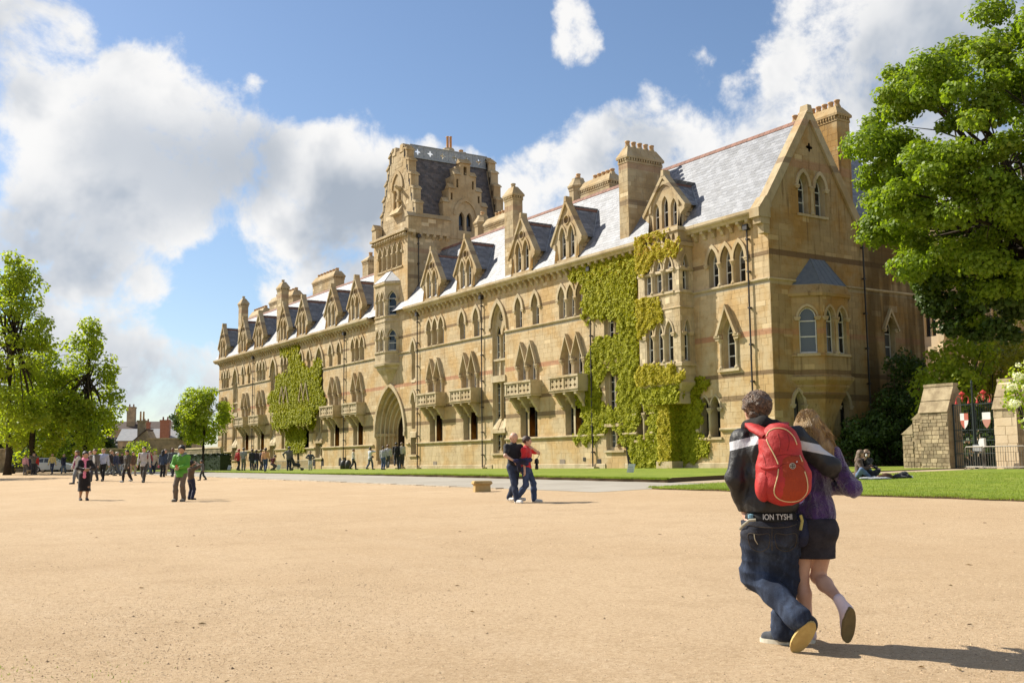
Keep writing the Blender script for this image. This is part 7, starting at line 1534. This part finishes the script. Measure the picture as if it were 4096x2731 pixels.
P=[ell_((-.01,.0,.97),(.19,.145,.15)),ell_((-.01,.0,1.03),(.185,.135,.14)),ell_((-.015,-.005,1.18),(.185,.14,.18)),ell_((-.015,-.01,1.34),(.205,.14,.14)),cap_(ls,rs_,.070,.070,.05),cap_(ls,le,.074,.066),cap_(le,lw+A_((0,0,.02)),.066,.055),cap_(rs_,re_,.076,.070),cap_(re_,rw,.068,.052)]
body_mesh('jacket',P,h,JKT,him,.04,[((0,0,.918),(.0,.0,-1))],.0055,17,3)
body_mesh('collar',[cap_(nk+A_((-.105,.02,.015)),nk+A_((.0,-.085,.03)),.048,.052),cap_(nk+A_((.0,-.085,.03)),nk+A_((.115,.01,-.005)),.052,.045),cap_(nk+A_((-.105,.02,.015)),nk+A_((-.10,.12,-.03)),.046,.04),cap_(nk+A_((.115,.01,-.005)),nk+A_((.07,.12,-.05)),.045,.04)],h,mat('dark_hood',(.014,.012,.011),rough=.9,bump=.3),him,.03,(),.006,26,4)
P=[ell_((-.01,.01,.80),(.172,.145,.11)),cap_(lh,lk,.106,.086),cap_(lk,lk+(la-lk)*.5,.086,.082),cap_(lk+(la-lk)*.5,la-A_((0,0,.01)),.080,.078),cap_(rh,rk,.104,.084),cap_(rk,ra+A_((0,0,-.0)),.082,.088),ell_((-.01,0,.70),(.10,.10,.12)),ell_((-.01,.05,.60),(.085,.075,.13)),ell_((-.09,-.07,.77),(.095,.085,.10)),ell_((.075,-.06,.77),(.095,.085,.10)),ell_(lk+A_((-.01,.01,.03)),(.088,.09,.08))]
jn=body_mesh('jeans',P,h,DEN,him,.05,[((0,0,.862),(0,0,1)),((0,0,.035),(0,0,-1))],.009,12,6)
body_mesh('waistband',[ell_((-.01,.01,.875),(.180,.138,.10))],h,mat('band_black',(.012,.012,.013),rough=.8),him,.02,[((0,0,.925),(0,0,1)),((0,0,.85),(0,0,-1))])
def text(body,size,loc,rot,m,parent,name='lettering',ext=.0015,sx=1.0):
    cu=bpy.data.curves.new(name,'FONT'); cu.body=body; cu.size=size; cu.extrude=ext; cu.align_x='CENTER'; cu.offset=.0004; t=bpy.data.objects.new('tmp',cu); C.objects.link(t); dg=bpy.context.evaluated_depsgraph_get(); me=bpy.data.meshes.new_from_object(t.evaluated_get(dg)); bpy.data.objects.remove(t)
    co=np.zeros(len(me.vertices)*3,np.float32); me.vertices.foreach_get('co',co); co=co.reshape(-1,3); me.materials.clear(); me.materials.append(m); return me,co
me,co=text('ION TYSHI',.054,None,None,mat('band_white',(.55,.55,.53),rough=.7),him)
x=co[:,0]*.78+.035; zz=co[:,1]+.872; xx=(x+.01)/.182; yy=.01-.140*np.sqrt(np.clip(1-xx*xx-((zz-.865)/.09)**2*.25,0.02,1))-.004-co[:,2]; me.vertices.foreach_set('co',np.stack([x,yy,zz],1).astype(np.float32).ravel()); put('lettering',me,him,fix=True)
mb=MB(); mb.lathe([(.001,-.018),(.02,-.012),(.02,.012),(.001,.018)],(-.145,-.085,.892),8); put('emblem',mb.mesh('emblem',mat('band_blue',(.16,.30,.38),rough=.7)),him,fix=True)
strap([(-.225,-.04,.80),(-.20,-.10,.83),(-.155,-.135,.868),(-.11,-.15,.872)],.018,.006,'hanging_tag',mat('tag_grey',(.34,.32,.25),rough=.6),him)
strap([(.19,-.06,.90),(.20,-.05,.86),(.185,-.09,.80)],.02,.006,'belt_strap',mat('strap_yellow',(.40,.34,.10),rough=.6),him)
fj=onto([jn]); ST1=mat('stitching',(.075,.06,.042),rough=.8)
for x0 in(-.095,.085):
    line('pocket',fj,[(x0-.07,.775),(x0,.772),(x0+.07,.775),(x0+.066,.70),(x0+.05,.672),(x0,.65),(x0-.05,.672),(x0-.066,.70)],.0022,ST1,him,.001,6,True)
line('seam',fj,[(-.17,.835),(-.08,.822),(0,.818),(.09,.822),(.16,.838)],.003,ST1,him,.001); line('seam',fj,[(-.005,.815),(-.008,.74),(-.01,.66)],.0025,ST1,him,.001)
line('pocket_trim',fj,[(-.125,.775),(-.122,.74),(-.105,.705)],.003,mat('pale_thread',(.42,.38,.28),rough=.7),him,.002)
def shoe(parent,heel,toe,ank,top,sole,w=.046,n=None):
    heel,toe,ank=A_(heel,),A_(toe),A_(ank); d=toe-heel; L=np.linalg.norm(d); d/=L; n=A_(n,dtype=float) if n is not None else A_((0,0,-1.)); n-=d*(n@d); n/=np.linalg.norm(n); up=-n
    ss=np.cross(d,up); o=body_mesh('shoe',[cap_(heel+d*.035+up*.03,toe-d*.04+up*.022,w*.85,w*.80),cap_(ank,heel+d*.05+up*.03,w*.9,w),cap_(heel+d*.03+up*.05,heel+d*.12+up*.035,w*.85,w*.8)],.009,top,parent,.03,[(tuple(heel+up*.006),tuple(n))])
    mb=MB(); out=[]
    for i in range(20):
        t=i/20*2*PI; a=math.cos(t); b=math.sin(t); ww=w*(1.0+.12*max(a,0))*1.05; out.append((a*(L/2+.012),b*ww))
    f=lambda z:(lambda x,y:Vector(tuple((heel+toe)/2+d*x+ss*y+up*z))); mb.prism(out,f(-.012),f(.016)); put('sole',mb.mesh('sole',sole),parent,fix=True)
SOL=mat('tan_sole',(.50,.36,.13),(.42,.29,.10),14,rough=.8,bump=.4,bscale=60); WSOL=mat('white_sole',(.60,.56,.45),rough=.7)
shoe(him,(.235,-.275,.205),(.105,-.20,.012),la,cloth((.025,.025,.028)),SOL,.052,(.25,-.92,-.05))
shoe(him,(.095,.09,.014),(-.105,.20,.014),ra,cloth((.05,.055,.065)),WSOL,.05)
# hair: a tousled cap with many separate locks
def locks(name,fn,n,m,parent,seed,r0=.007):
    rs=np.random.RandomState(seed); mb=MB()
    for i in range(n): pts=fn(rs); mb.val=rs.rand(); mb.tube(pts,[r0*1.0,r0*1.15,r0*.8,r0*.12],4,False)
    return put(name,mb.mesh(name,m,True),parent,fix=True)
rsx=np.random.RandomState(77); TUFT=[]
for _ in range(34):
    d=rsx.normal(size=3); d/=np.linalg.norm(d); d[2]=abs(d[2])*.9-.25; TUFT.append(ell_(hc+A_((.012,-.022,.04))+d*A_((.088,.098,.092)),(rsx.uniform(.018,.036),rsx.uniform(.018,.036),rsx.uniform(.014,.028)),tuple(rsx.uniform(-1,1,3)),.012))
body_mesh('hair',TUFT+[ell_(hc+A_((.012,-.018,.042)),(.094,.104,.098),rot),ell_(hc+A_((.015,-.055,-.03)),(.075,.06,.06),rot)],h*.9,HM1,him,.03,[(tuple(hc+hd*.045+A_((0,0,.01))),tuple(hd*1.0+A_((0,0,-.8))))],.006,38,5)
def f_l(rs):
    d=rs.normal(size=3); d/=np.linalg.norm(d)
    if d@hd>.35 and d[2]<.35: d=-d
    if d[2]<-.55: d[2]*=-.4
    c=hc+A_((.012,-.018,.036)); p=c+d*A_((.090,.100,.094)); t=np.cross(d,rs.normal(size=3)); t+=A_((-.25,0,-.9)); t-=d*(t@d)*.9; t/=np.linalg.norm(t); L=rs.uniform(.045,.095)
    q=np.cross(d,t)*rs.uniform(-.02,.02); return [tuple(p-d*.006),tuple(p+d*.009+t*L*.3+q),tuple(p+d*.004+t*L*.62-d*L*.08-q*.4),tuple(p+d*rs.uniform(-.01,.012)-d*L*.28+t*L*.9+q)]
locks('hair_locks',f_l,900,HM1,him,3,.0040)
# --- backpack
bp=empty('backpack',tuple(GP),grz); tag(bp,'large red backpack with cream piping worn by the young man','backpack')
T0=(.0,-.06,0)
main=[ell_((.055,-.15,1.41),(.135,.085,.115)),ell_((.07,-.165,1.25),(.155,.105,.2)),ell_((.085,-.185,1.16),(.175,.115,.19),(0,.05,0)),ell_((.075,-.175,1.36),(.125,.10,.16),(0,.05,0)),ell_((.085,-.19,1.10),(.18,.115,.12))]
PB=body_mesh('main_bag',main,h,RED1,bp,.05,(),.005,14,9)
PF=body_mesh('front_pocket',[ell_((.125,-.255,1.135),(.125,.062,.145),(0,.06,0)),ell_((.125,-.225,1.265),(.10,.07,.06))],h,RED2,bp,.03,(),.002,16,9)
body_mesh('side_pocket',[ell_((-.045,-.20,1.115),(.065,.085,.115),(0,.1,0))],h,RED1,bp,.03,(),.005,20,11)
on=onto([PB,PF])
for P_ in([(.052,1.22),(.045,1.17),(.03,1.12),(.018,1.07),(.028,1.035),(.065,1.008),(.125,.998),(.18,1.008),(.222,1.045),(.238,1.09),(.235,1.15),(.222,1.20)],[(-.02,1.42),(-.005,1.38),(.02,1.33),(.042,1.28),(.052,1.25)],[(-.02,1.44),(.0,1.475),(.05,1.495),(.11,1.485),(.15,1.45),(.168,1.42),(.18,1.38)],[(.196,1.31),(.21,1.265)]): line('piping',on,P_,.0042,PIP,bp,.001)
SEAM=mat('pack_seam',(.20,.018,.014),rough=.8)
for P_ in([(.05,1.225),(.09,1.252),(.145,1.258),(.20,1.24),(.225,1.21)],[(.055,1.46),(.07,1.40),(.06,1.33)],[(.12,1.46),(.13,1.40),(.115,1.34)],[(-.05,1.33),(-.03,1.25),(-.035,1.18)],[(.02,1.30),(.10,1.315),(.18,1.30)]): line('seam',on,P_,.0026,SEAM,bp,-.0005)
line('compression_strap',on,[(-.06,1.235),(-.02,1.22),(.03,1.228),(.05,1.222)],.014,RED1,bp,-.002)
line('zip_pull',on,[(.172,1.268),(.176,1.262)],.006,MATS['white_paint'],bp,.002)
c=on(.145,1.238,.006); mb=MB(); mb.T=Matrix.Translation(c)@Matrix.Rotation(PI/2,4,'X'); mb.lathe([(.021,-.005),(.021,.004)],(0,0,0),18); lg=put('badge',mb.mesh('badge',mat('badge_grey',(.40,.37,.31),rough=.5)),bp,fix=True)
mb=MB(); mb.T=Matrix.Translation(c)@Matrix.Rotation(PI/2,4,'X')
for a in(.5,.5+PI/2): mb.box(-.014,.014,-.0028,.0028,.004,.0068) if a<1 else mb.box(-.0028,.0028,-.014,.014,.004,.0071)
for i in range(16): t=i/16*2*PI; t2=t+2*PI/16; mb.tube([(.0155*math.cos(t),.0155*math.sin(t),.005),(.0155*math.cos(t2),.0155*math.sin(t2),.005)],.0018,4)
put('badge_mark',mb.mesh('badge_mark',mat('badge_dark',(.10,.07,.055))),lg,fix=True)
for sj,x2 in((ls,-.02),(rs_,.13)):
    X=sj[0]*.58-.01; strap([(x2,-.20,1.455),(X*.8,-.15,1.50),(X,-.05,1.53),(X*1.03,.05,1.505),(X*1.02,.14,1.42),(X*1.0,.165,1.30),(X*1.0,.15,1.18)],.082,.022,'shoulder_strap',RED1,bp,[(0,-.7,.7),(0,-.6,.9),(0,-.2,1),(0,.4,1),(0,1,.4),(0,1,0),(0,1,0)])
# --- her
HX_=.285; GG=GP+Vector((math.cos(gdir)*HX_+math.sin(gdir)*.16,-math.sin(gdir)*HX_+math.cos(gdir)*.16,0)); GG.z=gzs(GG.x,GG.y)
lh,lk,la=A_((-.065,.0,.78)),A_((-.10,.05,.45)),A_((-.065,.03,.08)); rh,rk,ra=A_((.075,.0,.78)),A_((.015,.10,.45)),A_((.135,-.19,.33))
ls,le,lw=A_((-.125,.03,1.32)),A_((-.16,.04,1.08)),A_((-.10,.22,1.0)); rs_,re_,rw=A_((.145,.02,1.30)),A_((.265,-.03,1.075)),A_((.10,.20,1.07))
nk=A_((.01,.03,1.39)); hc=A_((-.02,.05,1.515)); hd=A_((-.45,.85,-.15)); hd/=np.linalg.norm(hd); rot=(-.12,.12,.45)
sk=[ell_((.0,.02,.84),(.14,.105,.12)),ell_((0,.02,1.02),(.115,.085,.15)),ell_((.01,.02,1.22),(.135,.09,.14)),cap_(ls,rs_,.05),cap_(nk-A_((0,0,.05)),hc-A_((0,0,.05)),.046,.044),ell_(hc+A_((0,0,.015)),(.07,.085,.097),rot),ell_(hc+hd*.02-A_((0,0,.035)),(.053,.06,.068),rot),cap_(hc+hd*.08,hc+hd*.098-A_((0,0,.018)),.008,.012),
 cap_(ls,le,.042,.034),cap_(le,lw,.034,.025),cap_(rs_,re_,.042,.034),cap_(re_,rw,.034,.025),
 cap_(lh,lk,.078,.050),cap_(lk,lk+(la-lk)*.32,.047,.052),cap_(lk+(la-lk)*.32,la,.052,.031),cap_(rh,rk,.078,.052),cap_(rk,rk+(ra-rk)*.35,.049,.053),cap_(rk+(ra-rk)*.35,ra,.052,.031),cap_(la,la+A_((0,.02,-.04)),.03,.03),cap_(ra,ra+A_((.03,-.03,-.06)),.03,.03)]
sk+=hand_prims(lw,(.3,.8,-.3),(0,0,1),.9,.5,-1)+hand_prims(rw,(-.6,.7,.1),(0,0,1),.9,.5,1)
her=body_mesh('person',sk,.0095,SKG,None,.025,loc=tuple(GG),rz=grz); tag(her,'blond woman seen from behind in a purple fluffy jacket and short dark skirt','person')
PUR=mat('purple_fleece',(.060,.016,.135),(.02,.006,.045),9,rough=.95,bump=1.0,bscale=55,sheen=.6)
body_mesh('jacket',[ell_((.0,.02,.88),(.152,.125,.13)),ell_((.0,.02,.93),(.145,.115,.12)),ell_((0,.02,1.06),(.130,.10,.14)),ell_((.01,.02,1.22),(.150,.105,.13)),cap_(ls,rs_,.068,.066,.06),cap_(ls,le,.058,.054),cap_(le,lw,.054,.042),cap_(rs_,re_,.060,.060),cap_(re_,rw,.060,.045),cap_(nk-A_((0,0,.06)),nk-A_((0,0,.01)),.07,.06)],.0095,PUR,her,.035,[((0,0,.80),(0,0,-1))],.006,30,3)
SKT=mat('dark_denim_skirt',(.035,.032,.040),(.022,.020,.026),10,rough=.9,bump=.4,bscale=110)
body_mesh('skirt',[ell_((.0,.01,.80),(.150,.120,.10)),cap_((-.035,.01,.80),(-.05,.02,.60),.105,.100),cap_((.045,.0,.80),(.035,.02,.60),.110,.104),ell_((-.04,-.06,.78),(.09,.07,.08)),ell_((.06,-.06,.78),(.09,.07,.08))],.0095,SKT,her,.06,[((0,0,.585),(0,0,-1)),((0,0,.865),(0,0,1))],.003,15,5)
body_mesh('waist_bag',[ell_((-.105,-.125,.80),(.065,.05,.10)),ell_((-.10,-.135,.73),(.05,.04,.06))],.0095,mat('navy_bag',(.016,.020,.048),(.010,.012,.03),8,rough=.7,bump=.4,bscale=40),her,.03,(),.004,30,4)
SH2=mat('pale_shoe',(.62,.50,.52),(.55,.45,.47),8,rough=.6)
shoe(her,(-.055,.0,.012),(-.075,.20,.012),la,SH2,WSOL,.042); shoe(her,(.205,-.255,.275),(.175,-.19,.055),ra,SH2,mat('olive_sole',(.20,.145,.06),(.16,.115,.05),14,rough=.85),.043,(.45,-.85,-.05))
body_mesh('hair',[ell_(hc+A_((.008,-.018,.022)),(.088,.100,.098),rot),cap_(hc+A_((.02,-.06,-.01)),hc+A_((.10,-.075,-.17)),.075,.075),cap_(hc+A_((.09,-.07,-.15)),hc+A_((.135,-.085,-.265)),.072,.05),cap_(hc+A_((-.045,-.02,-.02)),hc+A_((.02,-.05,-.16)),.05,.05)],.009,HM2,her,.03,[(tuple(hc+hd*.05),tuple(hd+A_((0,0,-.5))))],.004,34,8)
def f_h(rs):
    a=rs.uniform(-2.3,1.5); t=rs.rand(); z0=rs.uniform(-.02,.1); st=hc+A_((.008+.086*math.sin(a)*math.sqrt(max(.02,1-(z0/.11)**2)),-.018-.098*math.cos(a)*math.sqrt(max(.02,1-(z0/.11)**2)),.02+z0)); L=rs.uniform(.16,.34)
    p1=st+A_((.025,-.012-.012*rs.rand(),-.10*L/.3)); p2=st+A_((.066+.010*rs.normal(),-.008,-.62*L)); p3=st+A_((.100+.016*rs.normal(),-.004+.014*rs.normal(),-L-.01)); return [tuple(st),tuple(p1),tuple(p2),tuple(p3)]
locks('hair_locks',f_h,1300,HM2,her,5,.0030)
# ================================================================ parked car and tractor at the far left
def car():
    c=far(212,117); o=empty('parked_car',(c.x,c.y,gzs(c.x,c.y)),CAMROT+.05+PI); tag(o,'silver-blue hatchback parked along the boundary wall','car'); f=lambda mb,nm,m,p=o,s=False: put(nm,mb.mesh(nm,m,s),p,fix=True)
    PA=mat('car_paint',(.42,.47,.55),rough=.3,spec=.6,coat=.6); ga=mat('car_glass',(.03,.035,.04),rough=.08,spec=.7); TY=mat('tyre',(.02,.02,.02),rough=.9); RI=mat('wheel_rim',(.35,.35,.36),rough=.35,metal=.8)
    side=[(-2.0,.28),(2.0,.28),(2.05,.55),(1.98,.85),(1.75,.95),(1.55,1.38),(.9,1.45),(-.1,1.43),(-.95,.98),(-1.85,.78),(-2.06,.55)]
    low=[q for q in side if q[1]<.99]; mb=MB(); mb.prism([(-2.0,.28),(2.0,.28),(2.05,.55),(1.98,.90),(1.75,.96),(-.95,.98),(-1.85,.78),(-2.06,.55)],lambda x,z:(x,-.82,z),lambda x,z:(x,.82,z)); f(mb,'body',PA)
    mb=MB(); 
    for s in(-1,1): pass
    cab=[(1.72,.96),(1.5,1.40),(.9,1.46),(-.05,1.44),(-.92,.97)]; P=lambda w:[(x,s,z) for x,z in cab for s in(w,)]
    A=[(x,-.80+.16*(z-.96)/.5,z) for x,z in cab]; B=[(x,.80-.16*(z-.96)/.5,z) for x,z in cab]; mb.strip(A,B,True); mb.face(A); mb.face(B[::-1]); f(mb,'cabin',PA)
    for s in(-1,1):
        for q in([(1.38,1.02),(1.28,1.34),(.72,1.38),(.70,1.02)],[(.62,1.02),(.63,1.38),(.02,1.37),(-.68,1.02)]):
            mb=MB(); mb.face([(x,s*(.815-.16*(z-.96)/.5),z) for x,z in q]); f(mb,'side_window',ga)
    mb=MB(); mb.face([(-.88,-.68,1.0),(-.88,.68,1.0),(-.09,.60,1.435),(-.09,-.60,1.435)]); mb.T=Matrix.Translation((-.02,0,.012)); f(mb,'windscreen',ga)
    for x in(-1.28,1.28):
        for s in(-1,1):
            mb=MB(); mb.T=Matrix.Translation((x,s*.76,.31))@Matrix.Rotation(PI/2,4,'X'); mb.lathe([(.2,-.1),(.31,-.09),(.31,.09),(.2,.1)],(0,0,0),16); w=f(mb,'wheel',TY); mb=MB(); mb.T=Matrix.Translation((x,s*.76,.31))@Matrix.Rotation(PI/2,4,'X'); mb.lathe([(.2,-.105),(.2,.105)],(0,0,0),12); f(mb,'rim',RI,w)
    for s in(-1,1): mb=MB(); mb.box(-2.03,-1.9,s*.62-.15,s*.62+.15,.58,.72); f(mb,'headlight',mat('lamp_glass',(.6,.6,.6),rough=.1)); mb=MB(); mb.box(1.97,2.06,s*.66-.1,s*.66+.1,.6,.85); f(mb,'tail_light',mat('tail_red',(.35,.02,.02),rough=.2)); mb=MB(); mb.box(-.8,-.68,s*.95-.08,s*.95+.08,.98,1.1); f(mb,'mirror',PA)
car()
def tractor():
    c=far(88,112); o=empty('tractor',(c.x,c.y,gzs(c.x,c.y)),CAMROT+.3); tag(o,'green utility tractor with glazed cab behind the red fleece','tractor'); f=lambda mb,nm,m,p=o: put(nm,mb.mesh(nm,m),p,fix=True)
    GR=mat('tractor_green',(.02,.11,.10),rough=.5,spec=.4); ga=mat('cab_glass',(.05,.12,.11),rough=.1,spec=.6)
    mb=MB(); mb.box(-.9,.9,-.8,.8,2.15,2.32,.05); f(mb,'cab_roof',GR)
    mb=MB()
    for x in(-.8,.8):
        for y in(-.7,.7): mb.box(x-.05,x+.05,y-.05,y+.05,.9,2.15)
    f(mb,'cab_frame',GR)
    for s in(-1,1): mb=MB(); mb.face([(-.75,s*.70,1.0),(.75,s*.70,1.0),(.75,s*.70,2.13),(-.75,s*.70,2.13)]); f(mb,'cab_window',ga); mb=MB(); mb.face([(s*.80,-.65,1.0),(s*.80,.65,1.0),(s*.80,.65,2.13),(s*.80,-.65,2.13)]); f(mb,'cab_window',ga)
    mb=MB(); mb.box(-.85,.85,-.75,.75,.5,1.0,.05); mb.box(-.4,.4,-2.0,-.75,.55,1.2,.06); f(mb,'body',mat('tractor_dark',(.03,.035,.035),rough=.6))
    for x,y,r,w in((-.8,.35,.62,.17),(.8,.35,.62,.17),(-.6,-1.5,.42,.13),(.6,-1.5,.42,.13)):
        mb=MB(); mb.T=Matrix.Translation((x,y,r))@Matrix.Rotation(PI/2,4,'Y'); mb.lathe([(r*.6,-w),(r,-w*.85),(r,w*.85),(r*.6,w)],(0,0,0),18); wh=f(mb,'wheel',MATS['tyre']); mb=MB(); mb.T=Matrix.Translation((x,y,r))@Matrix.Rotation(PI/2,4,'Y'); mb.lathe([(r*.55,-w*1.03),(r*.55,w*1.03)],(0,0,0),14); f(mb,'rim',mat('rim_yellow',(.45,.33,.08),rough=.5),wh)
tractor()
b=at(118,99); dg=body_mesh('dog',[ell_((0,0,.33),(.10,.24,.11)),cap_((0,.2,.36),(0,.30,.50),.07,.06),ell_((0,.36,.54),(.055,.09,.06)),cap_((0,.40,.53),(0,.47,.51),.035,.028)]+[cap_((s*.06,y,.30),(s*.065,y+.0,.02),.04,.025) for s in(-1,1) for y in(-.18,.17)]+[cap_((0,-.22,.38),(0,-.34,.48),.025,.012)]+[ell_((s*.045,.33,.57),(.014,.03,.045)) for s in(-1,1)],.02,mat('tan_fur',(.45,.32,.17),(.34,.23,.11),20,rough=.9),None,.03,loc=(b.x,b.y,gzs(b.x,b.y)),rz=-1.2); tag(dg,'small tan dog standing beside the olive jacket','dog')
